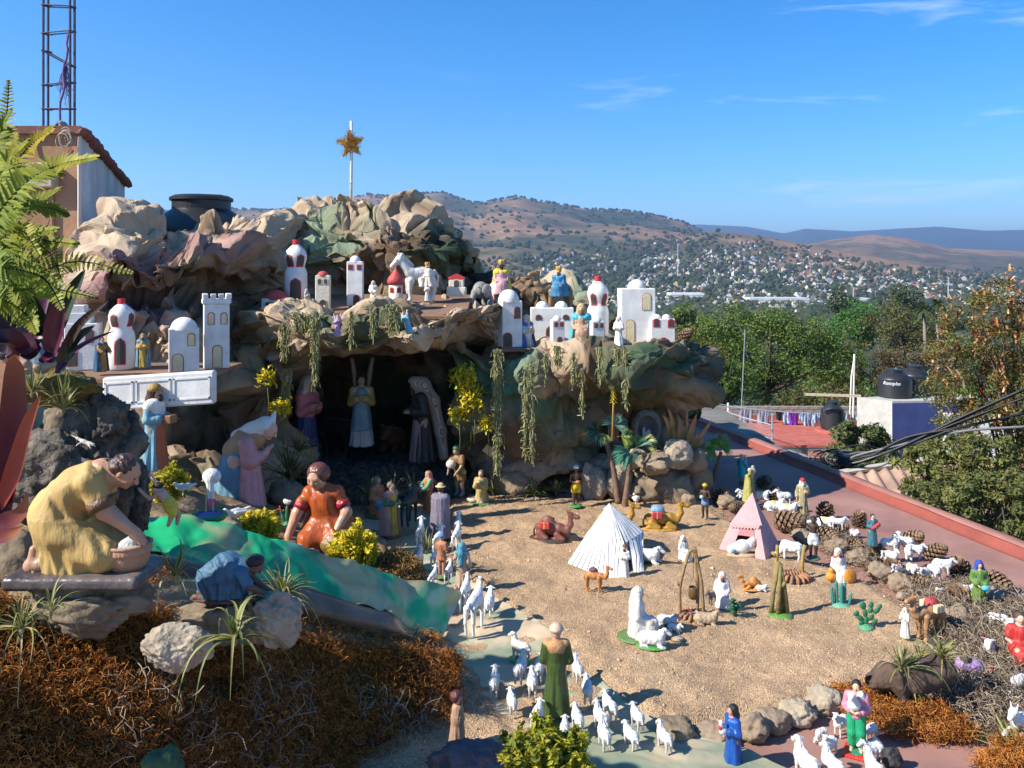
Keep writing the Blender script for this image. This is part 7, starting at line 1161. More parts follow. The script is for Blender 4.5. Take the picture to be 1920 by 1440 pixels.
for s,E,H_ in((-1,(52,-34,126),(104,-20,82)),(1,(18,34,118),(72,22,78))):F_.chain('body',[W(32,s*34,180),W(*E),W(*H_)],[17*u,14*u,9.5*u],8*u);handp(F_,W(*H_),(.62,0,-.78) if s<0 else(.7,0,-.7),8.5*u)
for s in(-1,1):F_.chain('body',[W(-48,s*20,100),W(30,s*22,36),W(-70,s*20,26),W(-92,s*20,22)],[26*u,20*u,13*u,12*u],8*u);F_.cap('body',W(-88,s*20,20),W(-84,s*21,52),11*u,8*u,6*u);[F_.cap('body',W(-80+2*k,s*20+(k-2)*5,12),W(-76+3*k,s*20+(k-2)*5,4),3.4*u,3*u,2*u) for k in range(5)]
dm=paint((.43,.285,.095),.68);F_.m['dress']=dm;F_.chain('dress',[W(-50,0,128),W(-15,0,158),W(22,0,182)],[40*u,38*u,32*u],20*u);F_.ell('dress',W(-56,0,106),(43*u,42*u,46*u),22*u);F_.chain('dress',[W(-45,-22,95),W(44,-24,42)],[34*u,31*u],18*u);F_.chain('dress',[W(-45,22,95),W(42,24,42)],[34*u,31*u],18*u);F_.robe('dress',W(-22,0,8),W(-40,0,100),(66*u,44*u),(48*u,42*u),11,.07,.5,18*u)
F_.cap('dress',W(26,-34,182),W(40,-35,154),25*u,22*u,12*u);F_.cap('dress',W(24,34,180),W(21,36,150),24*u,22*u,12*u);F_.fold['dress']=(2.4*u,1/(6.5*u));cm_=paint((.13,.065,.03),.45);[MB().tube([W(*a),W(*b)],[25*u,23*u],20).build('cuff',cm_,o,True) for a,b in(((43,-35,148),(51,-36,130)),((20,36,144),(19,36,128)))]
hm_=paint((.06,.03,.02),.4);F_.m['hair']=hm_;hc=np.array(W(76,0,192));F_.ell('hair',hc+W(-4,0,9),(27*u,25*u,24*u),5*u);F_.ell('hair',hc+W(-34,0,10),(13*u,13*u,14*u),5*u);F_.fold['hair']=(1.1*u,1/(2.2*u));fc=hc+np.array(W(27,0,-20));F_.cut['hair']=[lambda X,Y,Z:np.sqrt(((X-fc[0])/(30*u))**2+(Y/(40*u))**2+((Z-fc[2])/(24*u))**2)*24*u-24*u]
F_.m['base']=mat('dark_glazed_base',(.055,.045,.05),.35,.5,10,.5,30,.5,col2=(.16,.13,.12));F_.slab('base',W(0,0,0),124*u,62*u,13*u,10*u);F_.m['tub']=paint((.36,.20,.12),.6);F_.cap('tub',W(82,-2,24),W(82,-2,38),30*u,35*u,4*u);F_.cap('tub',W(82,-2,38),W(82,-2,44),38*u,42*u,4*u);F_.cut['tub']=[lambda X,Y,Z:np.maximum(56*u-Z,-1.)]
F_.m['wash_water']=paint((.40,.39,.38),.5);F_.ell('wash_water',W(82,-2,55),(36*u,34*u,4*u),3*u);F_.cap('wash_water',W(82,-10,56),W(106,-12,74),13*u,9*u,8*u);F_.build(o);MB().lathe([(36*u,0),(42*u,1*u),(43*u,5*u),(39*u,7*u),(36*u,4*u),(36*u,0)],36,W(82,-2,53)).build('tub_rim',F_.m['tub'],o,True)
d=4.15;u=px2(1,d);o=thing('figurine','kneeling woman in glossy red brown dress kneading over a bowl','figurine',P(602,1032,d));F_=Fig(1.6*u);F_.m['body']=paint((.52,.29,.19),.3);headp(F_,W(-4,-14,142),20*u,-18,22);F_.cap('body',W(4,-6,112),W(-2,-12,132),10*u,9*u,6*u)
for s,E,H_ in((-1,(-40,-22,76),(-52,-36,38)),(1,(52,-20,78),(34,-38,44))):F_.chain('body',[W(s*25+5,-6,110),W(*E),W(*H_)],[11*u,9.5*u,7*u],5*u);handp(F_,W(*H_),(s*-.1,-.3,-1),6.5*u)
for s in(-1,1):F_.chain('body',[W(s*18+12,6,50),W(s*24+8,-34,22),W(s*20+10,20,12)],[18*u,14*u,9*u],6*u)
F_.cap('body',W(10,6,60),W(4,0,100),24*u,26*u,10*u);og=paint((.37,.075,.014),.36);F_.m['dress']=og;F_.chain('dress',[W(16,8,58),W(8,2,86),W(5,-4,106)],[34*u,30*u,24*u],14*u);F_.cap('dress',W(-16,-4,108),W(28,-4,108),14*u,15*u,8*u);F_.ell('dress',W(14,2,40),(44*u,40*u,38*u),14*u);F_.ell('dress',W(12,-22,34),(42*u,24*u,26*u),14*u);F_.chain('dress',[W(-6,0,46),W(-14,-34,28)],[26*u,22*u],12*u);F_.chain('dress',[W(34,0,46),W(36,-34,28)],[26*u,22*u],12*u);F_.robe('dress',W(14,4,4),W(14,4,50),(52*u,42*u),(42*u,38*u),11,.06,1.,10*u);F_.cap('dress',W(-20,-6,110),W(-30,-14,93),13.5*u,12.5*u,6*u);F_.cap('dress',W(31,-6,110),W(41,-12,95),13.5*u,12.5*u,6*u);F_.fold['dress']=(2.*u,1/(5.*u));cm_=paint((.30,.02,.03),.25);[MB().tube([W(*a),W(*b)],[14*u,13.4*u],18).build('cuff',cm_,o,True) for a,b in(((-30,-14,94),(-35,-17,83)),((41,-12,96),(46,-15,85)))]
F_.m['hair']=paint((.13,.05,.035),.2);F_.ell('hair',W(-2,-10,148),(21.5*u,22*u,20*u),4*u);fc=np.array(W(-10,-38,137));F_.cut['hair']=[lambda X,Y,Z:np.sqrt(((X-fc[0])/(16*u))**2+((Y-fc[1])/(22*u))**2+((Z-fc[2])/(17*u))**2)*16*u-16*u];F_.m['base']=paint((.12,.04,.02),.2);F_.slab('base',W(0,-8,0),74*u,44*u,10*u,8*u);F_.m['bowl']=paint((.24,.10,.04),.3);F_.cap('bowl',W(-52,-40,14),W(-52,-40,22),15*u,22*u,3*u);F_.cut['bowl']=[lambda X,Y,Z:28*u-Z]
F_.m['dough']=paint((.10,.12,.08),.4);F_.ell('dough',W(-52,-40,28),(19*u,18*u,5*u),3*u);F_.m['cloth_heap']=paint((.17,.12,.04),.35);F_.ell('cloth_heap',W(34,-42,24),(26*u,18*u,20*u),5*u);F_.ell('cloth_heap',W(-22,-46,18),(17*u,12*u,14*u),5*u);F_.fold['cloth_heap']=(4*u,1/(5*u));F_.build(o)
d=4.75;u=px2(1,d);o=thing('figurine','bowing woman with white headscarf tan shawl and blue skirt beside the cave','figurine',P(462,952,d));F_=Fig(1.6*u);F_.m['body']=paint(SKP,.5);headp(F_,W(42,-2,148),17*u,88,35);F_.cap('body',W(8,0,132),W(34,0,146),9*u,9*u,5*u);F_.cap('body',W(-14,0,96),W(6,0,128),20*u,20*u,10*u)
for s in(-1,1):F_.chain('body',[W(6,s*18,124),W(12,s*20,92),W(36,s*4,104)],[10*u,8*u,6*u],5*u);handp(F_,W(36,s*3,104),(.6,0,.8),5.5*u);F_.chain('body',[W(-16,s*14,92),W(-10,s*14,50),W(-10,s*14,8)],[16*u,12*u,9*u],5*u);F_.chain('sleeve',[W(6,s*20,124),W(13,s*22,92),W(26,s*12,98)],[16*u,15*u,12*u],6*u)
F_.m['sleeve']=paint((.50,.24,.24),.5);F_.m['skirt']=paint((.10,.22,.30),.6);F_.robe('skirt',W(-22,6,0),W(-14,0,112),(54*u,46*u),(26*u,24*u),9,.06,1.,12*u);F_.m['underskirt']=paint((.52,.26,.26),.5);F_.robe('underskirt',W(12,-8,2),W(6,-6,100),(26*u,34*u),(18*u,20*u),9,.08,2.,8*u);F_.m['shawl']=paint((.36,.22,.115),.6);F_.chain('shawl',[W(-20,0,108),W(0,0,124),W(18,0,134)],[24*u,25*u,20*u],10*u);F_.cut['shawl']=[lambda X,Y,Z:Z-(100*u+.3*X)]
F_.m['headscarf']=paint((.60,.58,.54),.6);F_.chain('headscarf',[W(-16,0,134),W(10,0,142),W(36,0,154)],[13*u,17*u,18*u],8*u);F_.cap('headscarf',W(48,0,162),W(54,0,180),7*u,2.5*u,4*u);fc=np.array(W(58,0,138));F_.cut['headscarf']=[lambda X,Y,Z:np.sqrt(((X-fc[0])/(18*u))**2+(Y/(20*u))**2+((Z-fc[2])/(18*u))**2)*18*u-18*u];F_.build(o)
d=2.32;u=px2(.9,d);o=thing('figurine','small crouching washer in blue cloth with dark hair on the near rock','figurine',P(425,1122,d));F_=Fig(1.5*u);F_.m['body']=paint((.14,.075,.05),.6);headp(F_,W(62,-4,72),17*u,90,55);F_.cap('body',W(30,0,66),W(52,-2,70),9*u,8*u,5*u)
for s in(-1,1):F_.chain('body',[W(32,s*17,62),W(52,s*18,32),W(78,s*10,16)],[9*u,7.5*u,5.5*u],4*u);handp(F_,W(78,s*10,16),(.9,0,-.3),5.5*u);F_.chain('body',[W(-30,s*13,26),W(-4,s*14,10),W(-44,s*13,6),W(-62,s*13,8)],[14*u,10*u,7*u,6*u],4*u)
F_.cap('body',W(-20,0,42),W(28,0,60),20*u,19*u,8*u);F_.m['dress']=paint((.045,.125,.20),.55);F_.chain('dress',[W(-30,0,42),W(0,0,62),W(30,0,62)],[33*u,32*u,25*u],12*u);F_.robe('dress',W(-4,0,8),W(-4,0,60),(46*u,32*u),(38*u,30*u),12,.08,1.,10*u);F_.cap('dress',W(32,-18,60),W(48,-20,40),14*u,12*u,5*u);F_.fold['dress']=(2.*u,1/(4.*u));F_.m['hair']=paint((.018,.013,.013),.5);F_.ell('hair',W(60,-4,80),(20*u,18*u,14*u),4*u);F_.m['base']=mat('washer_rock',(.10,.06,.05),.8,.4,20);F_.ell('base',W(0,0,2),(76*u,30*u,9*u),4*u);F_.m['washcloth']=paint((.05,.25,.15),.4);F_.ell('washcloth',W(92,-6,10),(22*u,12*u,6*u),3*u);F_.build(o)
d=2.6;u=px2(1,d);o=thing('figurine','figure in blue lying face down below the purple plant','figurine',P(45,688,d));F_=Fig(1.6*u);F_.m['body']=paint((.30,.19,.13),.6);headp(F_,W(-30,0,20),15*u,-90,50,face=False);F_.chain('body',[W(-12,-16,24),W(16,-22,8),W(26,-20,2)],[8*u,7*u,5*u],4*u);handp(F_,W(26,-20,2),(1,0,-.2),5*u);F_.chain('body',[W(36,-8,20),W(34,-12,0),W(62,-8,6)],[13*u,9*u,7*u],5*u);F_.m['robe']=paint((.13,.19,.22),.6);F_.chain('robe',[W(-14,0,24),W(12,0,32),(W(34,0,26))],[17*u,20*u,24*u],10*u);F_.cap('robe',W(34,0,24),W(36,-6,2),20*u,15*u,8*u);F_.fold['robe']=(2*u,1/(4*u));F_.m['hair']=paint((.03,.02,.02));F_.ell('hair',W(-33,0,24),(16*u,15*u,13*u),4*u);F_.build(o)
lump('moss_mound','olive brown moss mound under the reclining blue figure','moss',P(105,728,2.72),(.14,.1,.055),mat('olive_moss',(.13,.095,.02),.95,.4,40,1.,70),8,4,.3,.15)
def gift(c,sz=(.06,.045,.045)):
 def f(F_,T,hc):F_.m['gift']=paint(c,.4);F_.slab('gift',T((0,-.2,.62)),*sz,.012,.01)
 return f
def king(F_,T,hc):gift((.24,.12,.05),(.07,.06,.05))(F_,T,hc);F_.m['mantle']=paint((.62,.60,.56),.6);F_.cap('mantle',T((0,.01,.62)),T((0,0,.76)),.125,.115,.06);F_.cap('mantle',T((-.1,0,.77)),T((.1,0,.77)),.075,None,.04);F_.m['apron']=paint((.36,.09,.03),.5);F_.robe('apron',(0,-.055,.03),T((0,-.04,.56)),(.13,.10),(.085,.07),8,.1,1.,.02)
person('standing king in white mantle with gold crown carrying a brown chest',290,882,158,78,d=4.15,skin=(.42,.24,.15),robe=(.15,.30,.36),hair=(.05,.02,.012),longhair=True,beard=(.05,.02,.012),turban=(.28,.17,.04),arms='hold',extra=king)
def wings(c,top=1.18,sp=.2):
 def f(F_,T,hc):
  F_.m['wing']=paint(c,.6)
  for s in(-1,1):
   for k in range(5):F_.cap('wing',T((s*.05,.07,.72-.03*k)),T((s*(sp-.02*k),.1,top-.14*k)),.035,.03,.02)
 return f
def angel_(F_,T,hc):wings((.25,.19,.14),1.2,.14)(F_,T,hc);F_.m['tabard']=paint((.17,.26,.30),.55);F_.robe('tabard',(0,-.02,.24),T((0,0,.60)),(.145,.135),(.112,.10),8,.07,.6,.03);F_.cap('tabard',T((0,-.01,.58)),T((0,-.01,.74)),.105,.105,.03)
person('angel with raised wings and clasped hands standing in the cave mouth',678,838,136,6,d=6.15,skin=(.40,.26,.17),robe=(.45,.43,.40),hair=(.03,.02,.015),longhair=True,arms='pray',sleeve=(.42,.29,.09),extra=angel_)
def mary(F_,T,hc):F_.m['skirt']=paint((.025,.04,.13),.6);F_.robe('skirt',(0,.01,.01),T((0,0,.56)),(.19,.17),(.112,.10),10,.09,.4,.03)
person('praying woman in pink with cream veil and dark blue skirt inside the cave',572,872,166,62,d=6.0,skin=(.35,.22,.15),robe=(.50,.15,.17),veil=(.46,.38,.31),arms='pray',lean=6,extra=mary)
def jos(F_,T,hc):F_.m['underrobe']=paint((.22,.13,.12),.6);F_.robe('underrobe',(0,-.06,.02),T((0,-.04,.52)),(.12,.10),(.08,.07),8,.09,.5,.02);F_.m['mantle_cloth']=stripe_m;F_.chain('mantle_cloth',[hc+[0,-.03,.03],hc+[0,.07,.0],T((0,.16,.70)),(0,.22,.35),(0,.26,.05)],[.075,.085,.075,.07,.06],.05);cc_=hc+np.array([0,-.09,-.035]);F_.cut['mantle_cloth']=[lambda X,Y,Z:np.sqrt(((X)/.07)**2+((Y-cc_[1])/.075)**2+((Z-cc_[2])/.07)**2)*.06-.06]
stripe_m=mat('striped_mantle',(.36,.30,.24),.8,.1);t=stripe_m.node_tree;wv=nd(t,'ShaderNodeTexWave',bands_direction='X');wv.inputs['Scale'].default_value=28;wv.inputs['Distortion'].default_value=1.5;cx_=nd(t,'ShaderNodeTexCoord');t.links.new(cx_.outputs['Object'],wv.inputs['Vector']);mm_=nd(t,'ShaderNodeMix',data_type='RGBA');t.links.new(wv.outputs[0],mm_.inputs[0]);mm_.inputs[6].default_value=(.16,.12,.10,1);mm_.inputs[7].default_value=(.42,.36,.29,1);t.links.new(mm_.outputs[2],t.nodes['Principled BSDF'].inputs['Base Color'])
person('bearded man in dark robe and long striped head cloth in the cave',792,866,158,-68,d=5.95,skin=(.35,.22,.15),robe=(.02,.022,.022),hair=None,beard=(.04,.025,.02),arms='hold',lean=8,extra=jos)
animal('donkey','dark donkey with pale muzzle lowering its head in the cave',632,862,92,75,beastspec((.03,.027,.025),neck=((0,-.28,.66),(0,-.52,.74)),head=((0,-.52,.76),(0,-.72,.5)),ears=.16,muzzle=(.45,.43,.40)),'toy_donkey','toy donkey',d=6.5,hh=.02)
animal('ox','brown ox lying with its head raised in the cave',742,842,74,-25,beastspec((.22,.10,.045),horns=(.3,.26,.2),ears=.02,lie=True,neck=((0,-.26,.7),(0,-.44,.84)),head=((0,-.44,.86),(0,-.64,.72)),r=(.22,.13)),'toy_ox','toy ox',d=6.7,hh=.02)
def climb(F_,T,hc):pass
d=2.75;u=px2(1,d);o=thing('toy_doll','tiny doll boy in yellow shorts climbing on the lava rock','toy doll',P(318,965,d));F_=Fig(1.0*u);F_.m['body']=paint(SKP,.4);F_.cap('body',W(-2,0,22),W(-14,-2,40),10*u,9*u,4*u);headp(F_,W(-22,-4,50),9*u,-60,10);F_.chain('body',[W(-16,-8,42),W(-34,-8,32),W(-50,-8,46)],[4.5*u,3.5*u,3*u],2*u);F_.chain('body',[W(-16,6,44),W(-26,6,58),W(-36,4,70)],[4.5*u,3.5*u,3*u],2*u);handp(F_,W(-50,-8,46),(-.5,0,.8),2.6*u);handp(F_,W(-36,4,70),(-.4,0,.9),2.6*u);[F_.chain('body',[W(4,s*5,14),W(10+4*s,s*6,-2),W(6+6*s,s*6,-18)],[6*u,5*u,3.5*u],3*u) for s in(-1,1)];F_.m['shorts']=paint((.62,.47,.03),.4);F_.cap('shorts',W(-3,0,24),W(3,0,14),12*u,13*u,4*u);F_.cap('shorts',W(5,-5,12),W(8,-6,4),8.5*u,8*u,4*u);F_.m['hair']=paint((.015,.012,.01));F_.ell('hair',W(-21,-2,55),(10*u,10*u,7*u),2*u);F_.build(o)
def birdspec(F_):F_.m['body']=paint(LW,.5);F_.ell('body',(0,0,.5),(.2,.42,.22),.05);F_.cap('body',(0,-.3,.6),(0,-.46,.72),.12,.12,.08);F_.cap('beak',(0,-.56,.72),(0,-.7,.68),.05,.02,.02);F_.m['beak']=paint((.5,.3,.05));F_.cap('body',(0,.3,.5),(0,.75,.62),.14,.07,.1);F_.cap('wing',(.18,-.05,.56),(.3,.4,.6),.1,.05,.04);F_.cap('wing',(-.18,-.05,.56),(-.3,.4,.6),.1,.05,.04);F_.m['wing']=paint(LW,.5);F_.cap('body',(0,0,.3),(0,0,.0),.04,.05,.05)
animal('bird','white toy dove perched right of the toy climber',343,928,30,-70,birdspec,'toy_bird','toy bird',d=2.95,hh=.03);animal('bird','white and green toy hen left of the yellow sedum',440,985,42,-40,birdspec,'toy_bird','toy bird',d=3.75)
d=3.3;u=px2(1,d);o=thing('toy_goose','white toy goose with pink beak bending over a blue pond disc','toy goose',P(392,975,d));F_=Fig(1.0*u);F_.m['body']=paint(LW,.4);F_.ell('body',W(5,0,82),(17*u,15*u,15*u),4*u);F_.chain('body',[W(4,-8,76),W(8,-12,55),W(8,-12,46)],[8*u,5.5*u,6*u],3*u);F_.m['beak']=paint((.62,.12,.25),.4);F_.cap('beak',W(8,-13,42),W(8,-14,28),5.5*u,3*u,2*u);F_.build(o);MB().tube([W(-4,0,70),W(-6,0,16)],1.3*u,6).build('leg',yelw,o);MB().tube([W(6,4,70),W(6,4,16)],1.3*u,6).build('leg',yelw,o)
mb=MB().lathe([(30*u,2*u),(34*u,8*u),(30*u,13*u),(24*u,12*u)],28);mb.build('pond_rim',paint((.03,.20,.06),.4),o,True);MB().lathe([(25*u,11*u),(0,11.5*u)],28).build('pond_water',paint((.01,.10,.38),.15),o,True)
# =============== people of the sand ===============
GRB=(.10,.22,.05)
person('green robed shepherd with pale turban seen from behind amid the white flock',1043,1338,164,176,robe=(.045,.075,.018),hair=None,turban=(.55,.42,.30),stole=(.42,.22,.10),base=(.03,.06,.03),arms='hold',gl=.4)
person('robed figure with pink cloak over a yellow tunic',733,1004,100,60,robe=(.50,.33,.05),cloak=(.40,.20,.16),hair=(.16,.12,.10),base=(.24,.12,.05),sleeve=(.06,.14,.07))
person('long haired figure in orange shirt and blue shorts sitting on a green stump',707,965,72,55,robe=(.50,.18,.07),pose='sit',hair=(.22,.18,.08),longhair=True,trousers=(.10,.33,.48),base=(.08,.12,.03),arms='lap')
def basketx(c):
 def f(F_,T,hc):F_.m['basket']=paint(c,.6);F_.cap('basket',T((-.02,-.2,.60)),T((-.02,-.2,.65)),.075,.085,.01);F_.cut['basket']=[lambda X,Y,Z:T((0,0,.665))[2]-Z]
 return f
person('woman in orange skirt, green sleeves and pink scarf holding a basket',803,958,74,-60,robe=(.42,.12,.035),sleeve=(.10,.32,.18),veil=(.50,.20,.15),arms='reach',extra=basketx((.45,.36,.24)),pitch=15)
person('man in straw hat and grey purple poncho seen from behind',826,1008,98,170,robe=(.15,.17,.20),hat=(.50,.38,.20),trousers=(.30,.17,.05),tunic=.34,cloak=(.17,.15,.19),arms='down',base=(.07,.07,.04))
def sack(F_,T,hc):F_.m['sack']=paint((.55,.50,.46),.6);F_.ell('sack',T((-.02,-.2,.72)),(.1,.09,.09),.02)
person('walking man in brown tunic with yellow bag carrying a pale sack',862,930,96,-35,skin=(.42,.27,.19),robe=(.22,.12,.04),tunic=.32,hair=(.07,.14,.06),turban=(.07,.16,.07),boots=(.17,.18,.19),bag=(.55,.42,.10),arms='reach',lean=14,base=(.03,.05,.025),extra=sack)
person('crouching shepherd in mustard clothes with a lamb on a green base',902,943,62,-20,pose='kneel',robe=(.36,.28,.10),hair=(.16,.14,.12),base=(.10,.20,.07),arms='pray',extra=lambda F_,T,hc:(F_.m.__setitem__('lamb',paint((.42,.42,.30))),F_.ell('lamb',(-.16,-.14,.08),(.1,.06,.05),.01),F_.ell('lamb',(-.25,-.15,.1),.04,.02)))
person('woman in teal headscarf and beige dress seen from behind on the path',866,1108,90,168,robe=(.42,.31,.22),veil=(.06,.24,.32),sash=(.35,.25,.1),arms='down')
person('barefoot child in brown with blue checked cap and drum on the path',828,1080,78,150,robe=(.36,.15,.08),tunic=.4,hair=None,turban=(.10,.18,.42),skin=(.42,.22,.15),arms='hold',base=(.12,.2,.07))
animal('pinkdonkey','small pinkish donkey beside the child with a drum',846,1070,38,100,beastspec((.40,.22,.17),ears=.14),'toy_donkey','toy donkey')
person('seated shepherd in white robe and headcloth on a green rock',1196,1194,92,80,pose='sit',robe=(.62,.60,.56),veil=(.62,.60,.56),base=(.10,.17,.05),arms='lap',turban=(.55,.48,.38))
person('small seated figure in white robe beside the striped tent',1281,1048,44,30,pose='sit',robe=LW,veil=LW,beard=(.1,.07,.05),arms='lap')
person('seated figure in white robe petting a grey donkey foal',1354,1133,60,-10,pose='sit',robe=(.68,.64,.62),veil=(.70,.66,.62),beard=(.12,.07,.05),arms='lap',stole=(.55,.40,.38));animal('greyfoal','grey donkey foal resting by the seated white robed figure',1337,1132,26,-60,beastspec((.08,.08,.085),ears=.14),'toy_donkey','toy donkey')
person('boy with white turban and yellow shorts standing on green base',1080,948,74,12,skin=SKD,robe=None,trousers=None,turban=LW,hair=None,base=(.03,.24,.05),arms='hold',extra=lambda F_,T,hc:(F_.m.__setitem__('shorts',paint((.60,.42,.015))),F_.cap('shorts',(0,0,.58),(0,0,.5),.095,.1,.02),[F_.cap('shorts',(s*.055,0,.48),(s*.06,0,.38),.08,.075,.02) for s in(-1,1)],F_.m.__setitem__('bread',paint((.5,.2,.08))),F_.ell('bread',(0,-.17,.64),(.07,.05,.04),.01)))
person('dark skinned man with yellow turban and blue loincloth',1322,972,64,-30,skin=(.06,.035,.02),robe=None,turban=(.55,.34,.02),hair=None,arms='hold',extra=lambda F_,T,hc:(F_.m.__setitem__('loincloth',paint((.14,.22,.36))),F_.cap('loincloth',(0,0,.55),(0,0,.46),.1,.115,.02),F_.m.__setitem__('bundle',paint((.35,.5,.65))),F_.ell('bundle',(-.05,-.17,.66),.06,.01)))
person('boy in bright teal tunic with shoulder bag raising a hand',1391,912,60,120,robe=(.02,.33,.37),tunic=.28,hair=(.42,.34,.22),bag=(.35,.27,.14),arms='hand_to_head',boots=(.09,.12,.08))
def jug(F_,T,hc):F_.m['jug']=paint((.42,.40,.36),.5);F_.ell('jug',T((.12,-.04,.9)),(.09,.09,.1),.02);F_.cap('jug',T((.12,-.04,.98)),T((.12,-.04,1.02)),.035,.05,.02)
person('grey haired figure in mossy green robe shouldering a pale jug',1407,942,64,60,robe=(.20,.22,.04),cloak=(.36,.34,.09),hair=(.45,.45,.43),arms='raise',extra=jug)
person('white bearded man in khaki robe with red headband',1505,966,68,-10,robe=(.32,.27,.14),veil=(.62,.58,.50),turban=(.48,.02,.03),beard=(.62,.60,.56),sash=(.30,.24,.25),arms='one')
def lambsh(F_,T,hc):F_.m['lamb']=paint(LW,.6);F_.chain('lamb',[T((-.12,.02,.86)),T((0,.08,.86)),T((.12,.02,.87))],[.06,.075,.05],.03);F_.cap('lamb',T((.14,-.03,.88)),T((.16,-.1,.84)),.045,.035,.02)
person('dark skinned man in white shorts carrying a sheep on his shoulders',1525,1046,78,-25,skin=(.045,.025,.018),robe=None,hair=(.02,.015,.012),arms='raise',base=(.06,.13,.08),extra=lambda F_,T,hc:(F_.m.__setitem__('shorts',paint((.62,.62,.60))),F_.cap('shorts',(0,0,.56),(0,0,.49),.093,.1,.02),[F_.cap('shorts',(s*.055,0,.47),(s*.06,0,.36),.078,.072,.02) for s in(-1,1)],lambsh(F_,T,hc)))
def oranges(F_,T,hc):
 F_.m['basket']=paint((.62,.24,.03),.5);M=rotm(0,-62);F_.ell('basket',(.14,-.27,.17),(.19,.06,.16),.02,rotm(15,-20));F_.ell('basket',(-.24,-.1,.11),(.13,.11,.11),.03);F_.cap('basket',(-.24,-.1,.2),(-.24,-.1,.25),.05,.07,.02)
person('seated man in white headcloth showing a big orange basket',1572,1086,58,8,pose='sit',robe=(.62,.58,.54),veil=(.66,.60,.56),beard=(.12,.05,.03),base=(.55,.56,.58),stole=(.42,.07,.04),arms='lap',extra=oranges)
person('woman in teal dress clutching a red bundle among the pine cones',1636,1024,60,5,robe=(.04,.13,.16),hair=(.03,.025,.03),skin=(.50,.36,.22),arms='hold',extra=lambda F_,T,hc:(F_.m.__setitem__('bundle',paint((.45,.04,.04))),F_.cap('bundle',T((-.07,-.15,.60)),T((.12,-.14,.72)),.055,.06,.02)),z=.1)
person('woman in green dress and blue headscarf holding a teal basket',1836,1142,90,-8,robe=(.10,.19,.035),veil=(.02,.06,.30),hair=None,arms='lap',extra=lambda F_,T,hc:(F_.m.__setitem__('basket',paint((.08,.42,.50))),F_.ell('basket',T((.06,-.17,.50)),(.09,.06,.06),.01)))
person('tiny figure in white robe with striped headcloth left of the loaded camel',1697,1196,56,-60,robe=LW,veil=LW,arms='pray')
person('seated man in red tunic and dark socks at the right edge',1912,1245,98,-12,pose='sit',robe=(.42,.03,.025),short=True,hair=(.08,.045,.03),skin=SKP,boots=(.06,.05,.045),arms='lap',base=(.20,.06,.04))
d=FD(1275,.05);u=px2(1,d);o=thing('figurine','reclining figure in lilac on a grey stone by the driftwood','figurine',P(1825,1280,d));F_=Fig(1.3*u);F_.m['body']=paint(SK);headp(F_,W(-16,0,40),9*u,60,20,face=False);F_.chain('body',[W(0,-8,36),W(14,-12,26),W(26,-10,28)],[4*u,3.4*u,3*u],2*u);F_.m['robe']=paint((.30,.20,.38),.5);F_.chain('robe',[W(-18,4,34),W(2,0,30),W(22,0,20)],[13*u,13*u,10*u],6*u);F_.m['hair']=paint((.05,.035,.03));F_.ell('hair',W(-15,0,44),(10*u,10*u,8*u),3*u);F_.m['fruit']=paint((.55,.03,.03));F_.ell('fruit',W(28,-10,34),4*u,1*u);F_.m['stone']=paint((.24,.25,.24),.8);F_.ell('stone',W(8,4,8),(34*u,20*u,15*u),6*u);F_.build(o)
def lambhold(F_,T,hc):F_.m['lamb']=paint((.68,.68,.67),.5);F_.ell('lamb',T((-.02,-.15,.72)),(.09,.07,.08),.04);F_.cap('lamb',T((-.02,-.15,.79)),T((-.04,-.2,.86)),.05,.05,.03);F_.cap('lamb',T((-.04,-.2,.87)),T((-.05,-.3,.85)),.045,.03,.02);F_.cap('lamb',T((.06,-.05,.84)),T((.1,-.02,.74)),.05,.04,.04)
def disc(c1,c2):
 def f(F_):F_.m['base']=paint(c1,.4);F_.slab('base',(0,-.03,-.0),.17,.19,.022,.02);F_.m['base_top']=paint(c2,.4);F_.ell('base_top',(0,-.03,.02),(.13,.15,.014),.005)
 return f
person('boy in green trousers and pink shirt hugging a white lamb on a red base',1606,1408,132,-28,robe=(.62,.22,.30),short=False,trousers=(.015,.30,.13),hair=(.012,.011,.013),skin=(.62,.36,.22),arms='hold',gl=.35,z=.0,extra=lambda F_,T,hc:(lambhold(F_,T,hc),disc((.55,.03,.03),(.03,.22,.13))(F_)))
person('girl in long blue dress with black hair holding a small white goose',1374,1446,124,-70,d=2.66,robe=(.01,.07,.30),hair=(.012,.011,.014),longhair=True,skin=(.50,.24,.15),arms='one',gl=.25,folds=5,extra=lambda F_,T,hc:(F_.m.__setitem__('goose',paint((.66,.66,.64))),F_.ell('goose',T((.03,-.19,.66)),(.05,.07,.06),.02),F_.cap('goose',T((.03,-.22,.7)),T((.03,-.23,.80)),.03,.035,.02),F_.m.__setitem__('ribbon',paint((.5,.03,.05))),F_.ell('ribbon',T((.03,-.24,.72)),(.035,.03,.05),.01),disc((.5,.04,.05),(.5,.04,.05))(F_)))
person('bearded figure in white robe with brown headband at the mouth of the striped tent',1171,1082,60,-20,robe=LW,veil=LW,beard=(.1,.06,.04),turban=(.20,.10,.05),base=(.62,.50,.03),arms='hold')
